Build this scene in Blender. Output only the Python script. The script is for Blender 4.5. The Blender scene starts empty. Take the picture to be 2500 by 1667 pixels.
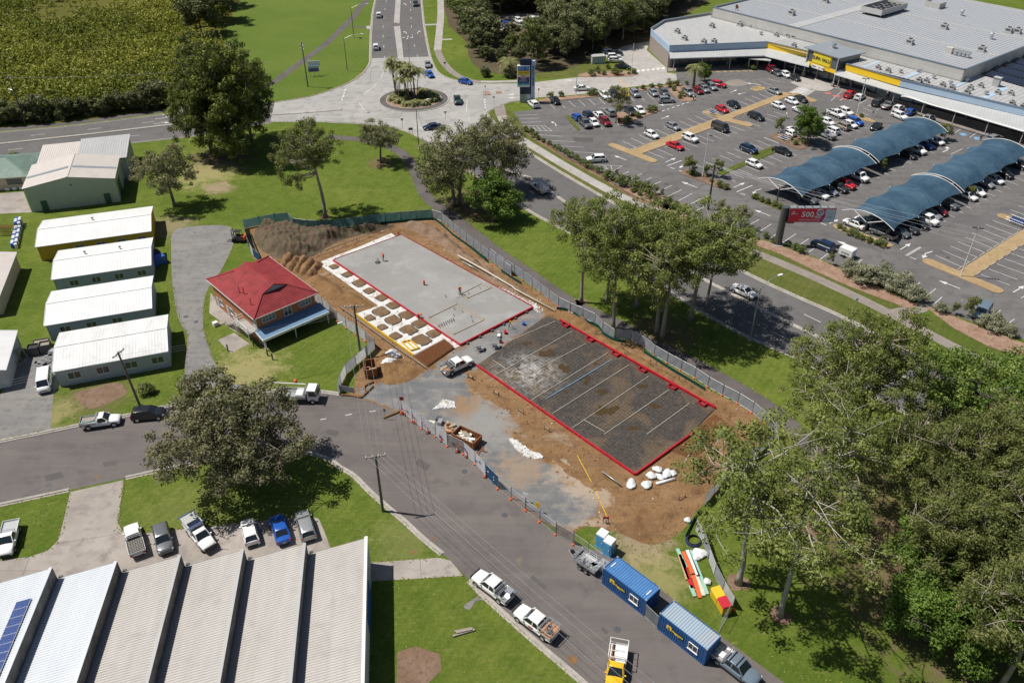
import bpy,bmesh,math,random
import numpy as np
from mathutils import Vector,Matrix
R = math.radians
random.seed(7)
rng = np.random.default_rng(7)
SC = bpy.context.scene
COL = SC.collection
# ---------------------------------------------------------------- camera, sky, sun, exposure
CAM_H,PITCH,FPX,IMW,IMH = 75.7,R(35.5),2000.0,2500.0,1667.0
cd = bpy.data.cameras.new('camera')
cd.sensor_width = 36.0
cd.lens = FPX / IMW * 36.0
cd.clip_start,cd.clip_end = 1.0,3000.0
cam = bpy.data.objects.new('camera',cd)
COL.objects.link(cam)
cam.location = (0,0,CAM_H)
cam.rotation_euler = (R(90) - PITCH,0,0)
SC.camera = cam
SUN_EL,SUN_AZ = R(60),R(171)          # direction towards the sun, azimuth from +X
w = bpy.data.worlds.new('World')
SC.world = w
w.use_nodes = True
sky = w.node_tree.nodes.new('ShaderNodeTexSky')
sky.sky_type = 'NISHITA'
sky.sun_disc = False
sky.sun_elevation = SUN_EL
sky.sun_rotation = R(90) - SUN_AZ
w.node_tree.links.new(sky.outputs[0],w.node_tree.nodes['Background'].inputs[0])
w.node_tree.nodes['Background'].inputs[1].default_value = 0.052
sd = bpy.data.lights.new('sun','SUN')
sd.energy = 4.6
sd.angle = R(0.5)
sd.color = (1.0,0.955,0.88)
sun = bpy.data.objects.new('sun',sd)
COL.objects.link(sun)
sv = Vector((math.cos(SUN_EL) * math.cos(SUN_AZ),math.cos(SUN_EL) * math.sin(SUN_AZ),math.sin(SUN_EL)))
sun.rotation_euler = sv.to_track_quat('Z','Y').to_euler()
sun.location = (0,0,120)
SC.view_settings.view_transform = 'Standard'
SC.view_settings.look = 'None'
SC.view_settings.exposure = 0.2
SC.view_settings.gamma = 1.0
SC.render.engine = 'CYCLES'
SC.cycles.max_bounces = 5
SC.cycles.diffuse_bounces = 3
SC.cycles.glossy_bounces = 2
SC.cycles.transmission_bounces = 3
SC.cycles.transparent_max_bounces = 6
# ---------------------------------------------------------------- from the photograph's pixels to the ground
REG = {11: (0,0),12: (600,0),13: (1200,0),14: (1800,0),21: (0,500),22: (550,500),23: (1150,500),24: (1800,400),
       31: (0,1107),32: (600,1000),33: (1150,1107),34: (1800,1107)}
ZS = 700 / 1960.0
def G(x,y,z=0.0):
 a = (x - IMW / 2) / FPX
 b = -(y - IMH / 2) / FPX
 s,c = math.sin(PITCH),math.cos(PITCH)
 dx,dy,dz = a,c + b * s,-s + b * c
 t = (z - CAM_H) / dz
 return Vector((t * dx,t * dy,z))
def px(r,x,y):
 o = REG[r]
 return (o[0] + x * ZS,o[1] + y * ZS)
def Q(r,x,y,z=0.0):
 return G(*px(r,x,y),z)
def PL(r,*c,z=0.0):
 return [Q(r,c[i],c[i + 1],z) for i in range(0,len(c),2)]
def PP(*c,z=0.0):
 return [G(c[i],c[i + 1],z) for i in range(0,len(c),2)]
def smooth(pts,n=6,closed=False):
 P = [Vector(p) for p in pts]
 N = len(P)
 out = []
 for i in range(N if closed else N - 1):
  if closed:
   p0,p1,p2,p3 = P[i - 1],P[i],P[(i + 1) % N],P[(i + 2) % N]
  else:
   p0,p1,p2,p3 = P[max(i - 1,0)],P[i],P[i + 1],P[min(i + 2,N - 1)]
  for k in range(n):
   t = k / n
   out.append(0.5 * ((2 * p1) + (p2 - p0) * t + (2 * p0 - 5 * p1 + 4 * p2 - p3) * t * t + (3 * p1 - p0 - 3 * p2 + p3) * t ** 3))
 if not closed:
  out.append(P[-1].copy())
 return out
def walk(pts,step,start=0.0):
 out = []
 d = start
 acc = 0.0
 for a,b in zip(pts[:-1],pts[1:]):
  L = (b - a).length
  if L < 1e-6:
   continue
  while d <= acc + L:
   out.append((a + (b - a) * ((d - acc) / L),(b - a) / L))
   d += step
  acc += L
 return out
def plen(pts):
 return sum((b - a).length for a,b in zip(pts[:-1],pts[1:]))
def offset(pts,d):
 out = []
 for i,p in enumerate(pts):
  t = (pts[min(i + 1,len(pts) - 1)] - pts[max(i - 1,0)])
  t.z = 0
  t.normalize()
  out.append(Vector((p.x - t.y * d,p.y + t.x * d,p.z)))
 return out
# ---------------------------------------------------------------- mesh helpers
class MB:
 def __init__(s):
  s.v,s.f,s.m = [],[],[]
 def add(s,verts,faces,mi=0):
  o = len(s.v)
  s.v.extend([tuple(p) for p in verts])
  for f in faces:
   s.f.append(tuple(i + o for i in f))
   s.m.append(mi)
  return s
 def quad(s,a,b,c,d,mi=0):
  return s.add([a,b,c,d],[(0,1,2,3)],mi)
 def box(s,c,size,rz=0.0,mi=0,taper=1.0):
  hx,hy,hz = size[0] / 2,size[1] / 2,size[2] / 2
  cs,sn = math.cos(rz),math.sin(rz)
  vs = []
  for dz in (-hz,hz):
   k = taper if dz > 0 else 1.0
   for dx,dy in ((-hx,-hy),(hx,-hy),(hx,hy),(-hx,hy)):
    dx,dy = dx * k,dy * k
    vs.append((c[0] + dx * cs - dy * sn,c[1] + dx * sn + dy * cs,c[2] + dz))
  return s.add(vs,[(3,2,1,0),(4,5,6,7),(0,1,5,4),(1,2,6,5),(2,3,7,6),(3,0,4,7)],mi)
 def prism(s,poly,z0,z1,mi=0,cap=True):
  n = len(poly)
  ar = sum(poly[i][0] * poly[(i + 1) % n][1] - poly[(i + 1) % n][0] * poly[i][1] for i in range(n))
  if ar < 0:
   poly = poly[::-1]
  vs = [(p[0],p[1],z0) for p in poly] + [(p[0],p[1],z1) for p in poly]
  fs = [(i,(i + 1) % n,n + (i + 1) % n,n + i) for i in range(n)]
  if cap:
   fs.append(tuple(range(n,2 * n)))
   fs.append(tuple(range(n - 1,-1,-1)))
  return s.add(vs,fs,mi)
 def beam(s,a,b,w,h=None,mi=0):
  h = h or w
  a,b = Vector(a),Vector(b)
  d = (b - a).normalized()
  u = d.cross(Vector((0,0,1)))
  if u.length < 1e-3:
   u = Vector((1,0,0))
  u.normalize()
  v = u.cross(d)
  u,v = u * w / 2,v * h / 2
  vs = [a - u - v,a + u - v,a + u + v,a - u + v,b - u - v,b + u - v,b + u + v,b - u + v]
  return s.add(vs,[(0,1,2,3),(7,6,5,4),(4,5,1,0),(5,6,2,1),(6,7,3,2),(7,4,0,3)],mi)
 def tube(s,pts,rads,n=6,mi=0,cap=True):
  pts = [Vector(p) for p in pts]
  if not hasattr(rads,'__len__'):
   rads = [rads] * len(pts)
  vs,fs = [],[]
  ref = None
  for i,p in enumerate(pts):
   d = (pts[min(i + 1,len(pts) - 1)] - pts[max(i - 1,0)]).normalized()
   if ref is None:
    ref = d.cross(Vector((0.31,0.95,0.1)))
    if ref.length < 0.1:
     ref = d.cross(Vector((1,0,0)))
   u = (ref - d * ref.dot(d)).normalized()
   ref = u
   q = d.cross(u)
   for k in range(n):
    t = 2 * math.pi * k / n
    vs.append(p + (u * math.cos(t) + q * math.sin(t)) * rads[i])
  for i in range(len(pts) - 1):
   for k in range(n):
    a,b = i * n + k,i * n + (k + 1) % n
    fs.append((a,b,b + n,a + n))
  if cap:
   fs.append(tuple(range(n - 1,-1,-1)))
   fs.append(tuple(range(len(vs) - n,len(vs))))
  return s.add(vs,fs,mi)
 def cyl(s,c,r,h,n=12,mi=0,r2=None):
  return s.tube([c,(c[0],c[1],c[2] + h)],[r,r if r2 is None else r2],n,mi)
 def ribbon(s,pts,w,z0,z1,mi=0):
  L,Rr = offset(pts,w / 2),offset(pts,-w / 2)
  vs,fs = [],[]
  for a,b in zip(L,Rr):
   vs += [(a.x,a.y,z0),(a.x,a.y,z1),(b.x,b.y,z1),(b.x,b.y,z0)]
  for i in range(len(pts) - 1):
   o = i * 4
   for k in range(3):
    fs.append((o + k,o + k + 1,o + k + 5,o + k + 4))
  fs += [(3,2,1,0),(len(vs) - 4,len(vs) - 3,len(vs) - 2,len(vs) - 1)]
  return s.add(vs,fs,mi)
 def mesh(s,name,mats,smooth=False,angle=None):
  me = bpy.data.meshes.new(name)
  me.from_pydata(s.v,[],s.f)
  if not isinstance(mats,(list,tuple)):
   mats = [mats]
  for m in mats:
   me.materials.append(m)
  if len(mats) > 1:
   me.polygons.foreach_set('material_index',s.m)
  if smooth:
   me.polygons.foreach_set('use_smooth',[True] * len(s.f))
   if angle:
    me.set_sharp_from_angle(angle=R(angle))
  me.update()
  return me
 def build(s,name,mats,parent=None,smooth=False,angle=None,loc=None,rz=None):
  return link(name,s.mesh(name,mats,smooth,angle),parent,loc,rz)
def link(name,me,parent=None,loc=None,rz=None):
 o = bpy.data.objects.new(name,me)
 COL.objects.link(o)
 if parent is not None:
  o.parent = parent
 if loc is not None:
  o.location = loc
 if rz is not None:
  o.rotation_euler = (0,0,rz)
 return o
def tag(o,label,cat,group=None):
 o['label'] = label
 o['category'] = cat
 if group:
  o['group'] = group
 return o
def thing(name,label,cat,loc=(0,0,0),rz=0.0,group=None):
 o = bpy.data.objects.new(name,None)
 o.empty_display_size = 0.3
 COL.objects.link(o)
 o.location = loc
 o.rotation_euler = (0,0,rz)
 return tag(o,label,cat,group)
def struct(o):
 o['kind'] = 'structure'
 return o
def stuff(o,label=None,cat=None):
 o['kind'] = 'stuff'
 if label:
  o['label'] = label
 if cat:
  o['category'] = cat
 return o
def sheet(name,pts,z,m,parent=None):
 b = MB()
 poly = [(p[0],p[1],z) for p in pts]
 n = len(poly)
 ar = sum(poly[i][0] * poly[(i + 1) % n][1] - poly[(i + 1) % n][0] * poly[i][1] for i in range(n))
 if ar < 0:
  poly = poly[::-1]
 b.add(poly,[tuple(range(n))])
 o = b.build(name,m,parent)
 if parent is None:
  struct(o)
 return o
def raw_mesh(name,verts,faces_quads,mats,smooth=False,mat_idx=None,uv=None,attr=None):
 me = bpy.data.meshes.new(name)
 nv,nf = len(verts),len(faces_quads)
 k = faces_quads.shape[1]
 me.vertices.add(nv)
 me.vertices.foreach_set('co',np.asarray(verts,np.float32).ravel())
 me.loops.add(nf * k)
 me.loops.foreach_set('vertex_index',np.asarray(faces_quads,np.int32).ravel())
 me.polygons.add(nf)
 me.polygons.foreach_set('loop_start',np.arange(0,nf * k,k,dtype=np.int32))
 try:
  me.polygons.foreach_set('loop_total',np.full(nf,k,dtype=np.int32))
 except Exception:
  pass
 if smooth:
  me.polygons.foreach_set('use_smooth',np.ones(nf,dtype=bool))
 for m in (mats if isinstance(mats,(list,tuple)) else [mats]):
  me.materials.append(m)
 if mat_idx is not None:
  me.polygons.foreach_set('material_index',np.asarray(mat_idx,np.int32))
 if attr is not None:
  a = me.attributes.new('tint','FLOAT','FACE')
  a.data.foreach_set('value',np.asarray(attr,np.float32))
 me.update(calc_edges=True)
 return me
# ---------------------------------------------------------------- materials
class NT:
 def __init__(s,name):
  s.m = bpy.data.materials.new(name)
  s.m.use_nodes = True
  s.t = s.m.node_tree
  s.b = s.t.nodes['Principled BSDF']
 def n(s,typ,**kw):
  nd = s.t.nodes.new(typ)
  for k,v in kw.items():
   if k.startswith('i_'):
    key = k[2:]
    nd.inputs[int(key) if key.isdigit() else key.replace('_',' ')].default_value = v
   else:
    setattr(nd,k,v)
  return nd
 def l(s,a,b):
  s.t.links.new(a,b)
 def pos(s,obj=False,scale=None):
  if obj:
   o = s.n('ShaderNodeTexCoord').outputs['Object']
  else:
   o = s.n('ShaderNodeNewGeometry').outputs['Position']
  if scale:
   mp = s.n('ShaderNodeMapping')
   mp.inputs['Scale'].default_value = scale
   s.l(o,mp.inputs['Vector'])
   o = mp.outputs[0]
  return o
 def noise(s,vec,scale,detail=5,rough=0.6,dist=0.0):
  nd = s.n('ShaderNodeTexNoise')
  nd.inputs['Scale'].default_value = scale
  nd.inputs['Detail'].default_value = detail
  nd.inputs['Roughness'].default_value = rough
  nd.inputs['Distortion'].default_value = dist
  s.l(vec,nd.inputs['Vector'])
  return nd.outputs['Fac']
 def ramp(s,fac,stops):
  r = s.n('ShaderNodeValToRGB')
  el = r.color_ramp.elements
  while len(el) < len(stops):
   el.new(0.5)
  for e,(p,c) in zip(el,stops):
   e.position = p
   e.color = (c if hasattr(c,'__len__') else (c,c,c))[:3] + ((1,) if hasattr(c,'__len__') else (1,))
  s.l(fac,r.inputs[0])
  return r.outputs[0]
 def mix(s,fac,a,b,mode='MIX'):
  m = s.n('ShaderNodeMix',data_type='RGBA',blend_type=mode)
  for sock,v in ((m.inputs[0],fac),(m.inputs[6],a),(m.inputs[7],b)):
   if hasattr(v,'links') or hasattr(v,'is_linked'):
    s.l(v,sock)
   elif hasattr(v,'__len__'):
    sock.default_value = tuple(v) + (1,)
   else:
    sock.default_value = v
  return m.outputs[2]
 def math(s,op,a,b=None):
  m = s.n('ShaderNodeMath',operation=op)
  for sock,v in ((m.inputs[0],a),(m.inputs[1],b)):
   if v is None:
    continue
   if hasattr(v,'is_linked'):
    s.l(v,sock)
   else:
    sock.default_value = v
  return m.outputs[0]
 def col(s,v):
  if hasattr(v,'is_linked'):
   s.l(v,s.b.inputs['Base Color'])
  else:
   s.b.inputs['Base Color'].default_value = tuple(v) + (1,)
  return s
 def set(s,rough=0.8,metal=0.0,spec=None,**kw):
  if hasattr(rough,'is_linked'):
   s.l(rough,s.b.inputs['Roughness'])
  else:
   s.b.inputs['Roughness'].default_value = rough
  s.b.inputs['Metallic'].default_value = metal
  if spec is not None:
   s.b.inputs['Specular IOR Level'].default_value = spec
  for k,v in kw.items():
   s.b.inputs[k.replace('_',' ')].default_value = v
  return s
 def bump(s,h,dist=0.02,strength=1.0):
  b = s.n('ShaderNodeBump')
  b.inputs['Distance'].default_value = dist
  b.inputs['Strength'].default_value = strength
  s.l(h,b.inputs['Height'])
  s.l(b.outputs[0],s.b.inputs['Normal'])
  return s
def ground_col(t,p,c1,c2,c3=None,s1=0.15,s2=2.5,s3=25,grain=0.35,lo=0.35,hi=0.65,stains=None,streak=None,**_):
 c = t.mix(t.ramp(t.noise(p,s1,6,0.62),[(lo,0.0),(hi,1.0)]),c1,c2)
 if c3:
  c = t.mix(t.ramp(t.noise(p,s2,7,0.65,0.3),[(0.5,0.0),(0.68,1.0)]),c,c3)
 if stains:
  c = t.mix(t.ramp(t.noise(p,stains[1],5,0.6,0.8),[(stains[2],0.0),(stains[2] + 0.1,1.0)]),c,stains[0])
 if streak:
  mp = t.n('ShaderNodeMapping')
  mp.inputs['Rotation'].default_value = (0,0,R(streak[0]))
  mp.inputs['Scale'].default_value = (0.07,1.0,1.0)
  t.l(p,mp.inputs['Vector'])
  c = t.mix(t.ramp(t.noise(mp.outputs[0],streak[1],6,0.7,0.25),[(0.48,0.0),(0.70,streak[3])]),c,streak[2])
 return t.mix(grain,c,t.ramp(t.noise(p,s3,4,0.7),[(0.25,0.35),(0.75,1.0)]),'MULTIPLY')
def worn_spots(t,p,col,worn):
 wn = t.noise(p,0.55,6,0.75,0.5)
 for wx,wy,wr,wc,wa in worn:
  vd = t.n('ShaderNodeVectorMath',operation='DISTANCE')
  t.l(p,vd.inputs[0])
  vd.inputs[1].default_value = (wx,wy,0)
  f = t.math('ADD',t.math('DIVIDE',vd.outputs['Value'],wr),t.math('MULTIPLY',t.math('SUBTRACT',wn,0.5),2.6))
  col = t.mix(t.ramp(f,[(0.35,wa),(1.0,0.0)]),col,wc)
 return col
GARGS = {}
def ground_mat(name,c1,c2,c3=None,rough=0.9,bump=0.03,bs=12,spec=0.25,**kw):
 t = NT(name)
 p = t.pos()
 GARGS[name] = ((c1,c2,c3),kw)
 t.col(ground_col(t,p,c1,c2,c3,**kw)).set(rough,spec=spec)
 if bump:
  t.bump(t.noise(p,bs,5,0.7),bump)
 return t.m
def plain(name,c,rough=0.5,metal=0.0,spec=None,var=0.12,vs=3.0,bump=0.0,bs=30,obj=True,**kw):
 t = NT(name)
 if var:
  p = t.pos(obj)
  f = t.ramp(t.noise(p,vs,5,0.65),[(0.3,1.0 - var),(0.7,1.0)])
  t.col(t.mix(1.0,tuple(c),f,'MULTIPLY'))
  if bump:
   t.bump(t.noise(p,bs,4,0.6),bump)
 else:
  t.col(c)
 t.set(rough,metal,spec,**kw)
 return t.m
M = {}
M['lawn'] = None
def lawn_mat(name,a,b,c,d,worn=()):
 t = NT(name)
 p = t.pos()
 n1 = t.noise(p,0.035,5,0.6)
 n2 = t.noise(p,0.35,7,0.68,0.4)
 n3 = t.noise(p,2.6,5,0.7)
 n4 = t.noise(t.pos(False,(1.0,4.5,1.0)),0.5,4,0.6)
 col = t.mix(t.ramp(n1,[(0.38,0.0),(0.62,1.0)]),a,b)
 col = t.mix(t.ramp(n2,[(0.42,0.0),(0.7,0.85)]),col,c)
 col = t.mix(t.ramp(n4,[(0.56,0.0),(0.74,0.5)]),col,d)
 col = t.mix(0.7,col,t.ramp(n3,[(0.25,0.42),(0.7,1.0)]),'MULTIPLY')
 col = t.mix(0.55,col,t.ramp(t.noise(p,14,3,0.8),[(0.3,0.35),(0.66,1.0)]),'MULTIPLY')
 sp = t.n('ShaderNodeMapping')
 sp.inputs['Rotation'].default_value = (0,0,R(33))
 t.l(p,sp.inputs['Vector'])
 wt = t.n('ShaderNodeTexWave')
 wt.inputs['Scale'].default_value = 0.28
 wt.inputs['Distortion'].default_value = 2.5
 wt.inputs['Detail'].default_value = 2.0
 t.l(sp.outputs[0],wt.inputs['Vector'])
 col = t.mix(0.16,col,t.ramp(wt.outputs['Fac'],[(0.3,0.55),(0.7,1.0)]),'MULTIPLY')
 if worn:
  col = worn_spots(t,p,col,worn)
 t.col(col).set(0.95,spec=0.1)
 t.bump(t.noise(p,9,5,0.75),0.12)
 return t.m
LITTER,DRY,SOIL = (0.17,0.115,0.075),(0.36,0.31,0.15),(0.33,0.25,0.17)
def _w(r,x,y,rad,c,a=0.85):
 q = Q(r,x,y)
 return (q.x,q.y,rad,c,a)
WORN = (_w(11,1500,1090,9,LITTER),_w(11,1400,1190,9,DRY,0.7),_w(11,1490,1285,4,SOIL,0.9),_w(12,1560,1400,10,LITTER),_w(12,925,1115,4,LITTER),_w(23,1300,880,7,LITTER,0.7),_w(22,150,1130,7,DRY,0.75),
  _w(33,1150,600,5,SOIL,0.9),_w(33,1250,860,5,DRY,0.6),_w(32,1080,890,5,DRY,0.25),_w(31,1250,430,8,DRY,0.12),_w(34,900,300,16,LITTER,0.5),_w(34,1500,900,16,LITTER,0.9),_w(21,1150,150,6,SOIL,0.6),_w(21,640,1320,6,LITTER,0.5),_w(21,330,1450,5,DRY,0.6))
M['lawn'] = lawn_mat('lawn',(0.150,0.218,0.030),(0.215,0.265,0.048),(0.104,0.170,0.022),(0.38,0.335,0.13),WORN)
M['field'] = lawn_mat('field_grass',(0.135,0.21,0.033),(0.185,0.25,0.05),(0.16,0.235,0.04),(0.24,0.27,0.075))
M['verge'] = lawn_mat('verge_grass',(0.14,0.185,0.035),(0.21,0.205,0.065),(0.10,0.150,0.025),(0.33,0.24,0.11))
M['marsh'] = ground_mat('marsh',(0.09,0.095,0.010),(0.13,0.12,0.014),(0.04,0.05,0.01),s1=0.05,s2=0.6,bump=0.1,bs=6)
M['asphalt'] = ground_mat('asphalt',(0.128,0.121,0.120),(0.150,0.143,0.140),(0.112,0.107,0.106),s1=0.06,s2=0.4,s3=40,bump=0.008,bs=60,grain=0.25)
M['street'] = ground_mat('street_asphalt',(0.135,0.118,0.113),(0.170,0.150,0.143),(0.120,0.105,0.100),s1=0.09,s2=0.35,s3=30,bump=0.008,bs=60,grain=0.3,
                         stains=((0.235,0.185,0.13),0.13,0.66),streak=(40,0.55,(0.195,0.172,0.155),0.55))
M['carpark'] = ground_mat('carpark_asphalt',(0.135,0.129,0.128),(0.175,0.167,0.164),(0.112,0.107,0.107),s1=0.08,s2=0.5,s3=35,bump=0.008,bs=60,grain=0.25,streak=(-52,0.5,(0.095,0.09,0.09),0.5))
M['path_dark'] = ground_mat('path_asphalt',(0.105,0.094,0.090),(0.14,0.125,0.12),None,s1=0.2,s3=30,grain=0.3,bump=0.01)
M['path_grey'] = ground_mat('path_old_concrete',(0.25,0.215,0.19),(0.32,0.28,0.25),(0.2,0.17,0.15),s1=0.3,s3=20,grain=0.3,bump=0.01)
M['concrete'] = ground_mat('concrete',(0.36,0.34,0.315),(0.45,0.425,0.40),(0.30,0.28,0.26),s1=0.12,s2=0.7,s3=20,grain=0.22,bump=0.006)
M['round_conc'] = ground_mat('roundabout_concrete',(0.33,0.32,0.305),(0.41,0.395,0.375),(0.27,0.26,0.25),s1=0.09,s2=0.35,s3=18,grain=0.25,bump=0.005)
M['drive_conc'] = ground_mat('driveway_concrete',(0.30,0.265,0.235),(0.41,0.365,0.33),(0.25,0.22,0.2),s1=0.16,s2=0.5,s3=18,grain=0.3,bump=0.008)
M['kerb'] = ground_mat('kerb_concrete',(0.36,0.33,0.29),(0.47,0.44,0.40),(0.27,0.24,0.20),s1=0.5,s2=2,s3=20,grain=0.3,bump=0.01)
M['new_conc'] = ground_mat('fresh_concrete',(0.255,0.246,0.232),(0.30,0.295,0.285),(0.335,0.332,0.325),s1=0.10,s2=0.22,s3=22,grain=0.10,bump=0.003,rough=0.6,stains=((0.27,0.258,0.24),0.10,0.58))
M['gravel'] = ground_mat('gravel',(0.22,0.215,0.212),(0.29,0.28,0.265),(0.175,0.17,0.165),s1=0.2,s2=0.9,s3=14,grain=0.55,bump=0.05,bs=14,streak=(100,0.8,(0.33,0.30,0.265),0.6))
M['blue_gravel'] = ground_mat('crushed_blue_rock',(0.165,0.172,0.185),(0.24,0.24,0.242),(0.30,0.285,0.265),s1=0.25,s2=0.5,s3=12,grain=0.5,bump=0.06,bs=12,
                              stains=((0.31,0.20,0.11),0.35,0.62),streak=(47,0.9,(0.34,0.29,0.235),0.75))
M['dirt'] = ground_mat('bare_earth',(0.265,0.148,0.066),(0.345,0.212,0.108),(0.195,0.105,0.048),s1=0.22,s2=0.8,s3=9,grain=0.5,bump=0.22,bs=3.2,stains=((0.40,0.31,0.225),0.14,0.61),streak=(40,0.8,(0.165,0.095,0.050),0.75))
M['clay'] = ground_mat('clay_bank',(0.235,0.130,0.055),(0.30,0.175,0.08),(0.165,0.09,0.04),s1=0.35,s2=1.1,s3=8,grain=0.5,bump=0.14,bs=4)
M['topsoil'] = ground_mat('topsoil',(0.115,0.080,0.054),(0.165,0.120,0.085),(0.075,0.09,0.028),s1=0.35,s2=0.55,s3=7,grain=0.5,bump=0.16,bs=3.5)
M['topsoil2'] = ground_mat('brown_topsoil',(0.24,0.155,0.10),(0.31,0.215,0.15),(0.19,0.125,0.08),s1=0.35,s2=0.9,s3=7,grain=0.5,bump=0.14,bs=4)
M['mulch'] = ground_mat('mulch',(0.30,0.185,0.125),(0.42,0.29,0.215),(0.20,0.115,0.075),s1=0.5,s2=2.0,s3=14,grain=0.45,bump=0.05)
M['brown_mulch'] = ground_mat('bark_mulch',(0.21,0.13,0.085),(0.29,0.195,0.14),(0.13,0.085,0.055),s1=0.5,s2=2.0,s3=10,grain=0.5,bump=0.06)
M['tan'] = ground_mat('tan_paving',(0.36,0.25,0.13),(0.43,0.315,0.175),(0.31,0.215,0.11),s1=0.25,s2=1.2,s3=18,grain=0.25,bump=0.008)
M['white_sheet'] = ground_mat('white_membrane',(0.62,0.61,0.59),(0.72,0.72,0.71),(0.44,0.37,0.29),s1=0.6,s2=0.9,s3=9,grain=0.25,bump=0.05,bs=5,rough=0.5)
M['paint'] = ground_mat('road_paint',(0.62,0.61,0.60),(0.75,0.75,0.74),(0.45,0.44,0.43),s1=0.5,s2=2.0,s3=22,grain=0.25,bump=0)
M['yellow_paint'] = ground_mat('yellow_road_paint',(0.62,0.40,0.07),(0.68,0.46,0.11),(0.40,0.30,0.14),s1=0.8,s2=3.0,s3=22,grain=0.25,bump=0)
M['red_paint'] = ground_mat('red_road_paint',(0.50,0.13,0.12),(0.56,0.2,0.18),(0.3,0.14,0.13),s1=0.8,s2=3.0,s3=22,grain=0.25,bump=0)
M['blue_paint'] = ground_mat('blue_road_paint',(0.16,0.33,0.55),(0.22,0.4,0.6),(0.15,0.2,0.3),s1=0.8,s2=3.0,s3=22,grain=0.25,bump=0)
M['white'] = plain('white_paint',(0.78,0.78,0.77),0.45)
M['steel'] = plain('galvanised_steel',(0.50,0.51,0.52),0.42,0.55,var=0.25,vs=6)
M['dark_steel'] = plain('dark_steel',(0.10,0.105,0.11),0.5,0.3)
M['black'] = plain('black_plastic',(0.02,0.02,0.022),0.55)
M['rubber'] = plain('rubber',(0.028,0.027,0.027),0.85,spec=0.2)
M['glass'] = plain('dark_glass',(0.016,0.022,0.026),0.06,0.0,spec=0.8,var=0)
M['window'] = plain('window_glass',(0.055,0.075,0.09),0.08,0.0,spec=0.8,var=0.3,vs=0.8)
M['alu'] = plain('aluminium',(0.62,0.63,0.64),0.35,0.7)
M['pole_wood'] = plain('weathered_timber_pole',(0.17,0.155,0.13),0.9,var=0.4,vs=2.5)
M['timber'] = plain('sawn_timber',(0.52,0.37,0.22),0.8,var=0.3,vs=4)
M['old_timber'] = plain('grey_timber',(0.33,0.29,0.24),0.85,var=0.3,vs=4)
M['orange'] = plain('orange_plastic',(0.70,0.13,0.03),0.55)
M['hivis'] = plain('orange_cloth',(0.80,0.12,0.025),0.8)
M['red'] = plain('red_formwork_paint',(0.55,0.015,0.035),0.5,var=0.35,vs=2.0)
M['rust'] = plain('rusty_steel',(0.32,0.13,0.05),0.85,0.2,var=0.45,vs=8)
M['bag'] = plain('white_woven_bag',(0.78,0.79,0.80),0.6,var=0.2,vs=3,bump=0.05,bs=5)
M['pvc'] = plain('pvc_pipe',(0.66,0.62,0.52),0.5,var=0.2)
M['green_cloth'] = plain('green_shade_cloth',(0.012,0.135,0.105),0.75,var=0.4,vs=0.7)
M['blue'] = plain('blue_plastic',(0.02,0.11,0.42),0.5)
M['yellow'] = plain('yellow_paint',(0.72,0.46,0.02),0.5)
M['lampglass'] = plain('lamp_lens',(0.75,0.76,0.78),0.25,var=0)
M['skin'] = plain('skin',(0.42,0.24,0.16),0.7,var=0)
M['navy'] = plain('navy_cloth',(0.03,0.04,0.07),0.85)
# ================================================================ THE SETTING: ground, roads, paths
g = MB()
g.add([(-900,-60,0),(900,-60,0),(900,1500,0),(-900,1500,0)],[(0,1,2,3)])
ground = struct(g.build('ground',M['lawn']))
def ext(a,b,d):
 return b + (b - a).normalized() * d
# ---- north of the crossing
sheet('field',PP(545,-60,880,-60,912,20,905,60,902,143,860,195,757,231,671,245,600,250,560,150),0.004,M['field'])
sheet('marsh_ground',PP(-500,360,0,316,250,290,400,268,470,255,545,200,555,60,640,-90,640,-200,-900,-200),0.006,M['marsh'])
M['litter'] = ground_mat('leaf_litter',(0.10,0.075,0.045),(0.15,0.115,0.07),(0.06,0.07,0.02),s1=0.3,s2=1.0,s3=8,grain=0.5,bump=0.1)
sheet('bush_floor',smooth(PP(1130,-90,1800,-90,1640,60,1590,95,1445,145,1400,165,1310,182,1200,178,1150,150,1135,100,1090,40),4,True),0.005,M['litter'])
sheet('verge',PP(1189,281,1218,262,1250,275,1318,345,1471,437,1560,492,1700,560,1871,600,2014,650,2100,690,2246,760,2357,795,2700,910,
                  2700,1080,2225,880,2075,790,1829,676,1600,558,1407,448,1296,380,1230,330),0.003,M['verge'])
# ---- carriageways (asphalt), the roundabout (concrete)
north_l = PP(1030,-330,948,-120,916,0,909,36,905,89,904,143)
north_r = PP(1050,139,1043,107,1034,54,1029,0,1042,-120,1075,-330)
nl2 = [ext(north_l[3],north_l[2],300),north_l[2],north_l[3],north_l[4],north_l[5]]
nr2 = [north_r[0],north_r[1],north_r[2],north_r[3],ext(north_r[2],north_r[3],300)]
north_road = sheet('road',nl2 + nr2,0.008,M['asphalt'])
west_up = PP(-700,395,0,323,143,311,279,295,393,280,475,273,671,252)
west_lo = PP(660,300,461,334,293,352,207,362,0,384,-700,470)
west_road = sheet('road',west_up + west_lo,0.009,M['asphalt'])
se_lo = PP(1000,325,1120,400,1220,470,1300,520,1364,554,1407,577,1600,692,1736,775,1829,824,1886,848,1961,882,2071,940,2300,1050,2750,1265)
se_up = PP(1189,279,1230,325,1284,361,1296,375,1407,443,1600,552,1829,670,1943,723,2075,782,2225,862,2700,1075)
se_road = sheet('road',smooth(se_lo,4) + smooth(se_up,4)[::-1],0.010,M['asphalt'])
nw_kerb = PP(904,143,902,157,886,179,857,200,814,218,757,236,671,250)
s_kerb = PP(660,298,800,299,893,303,957,311,1000,324,1032,339)
ne_kerb = PP(1261,204,1171,204,1130,200,1089,189,1064,171,1050,139)
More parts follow.
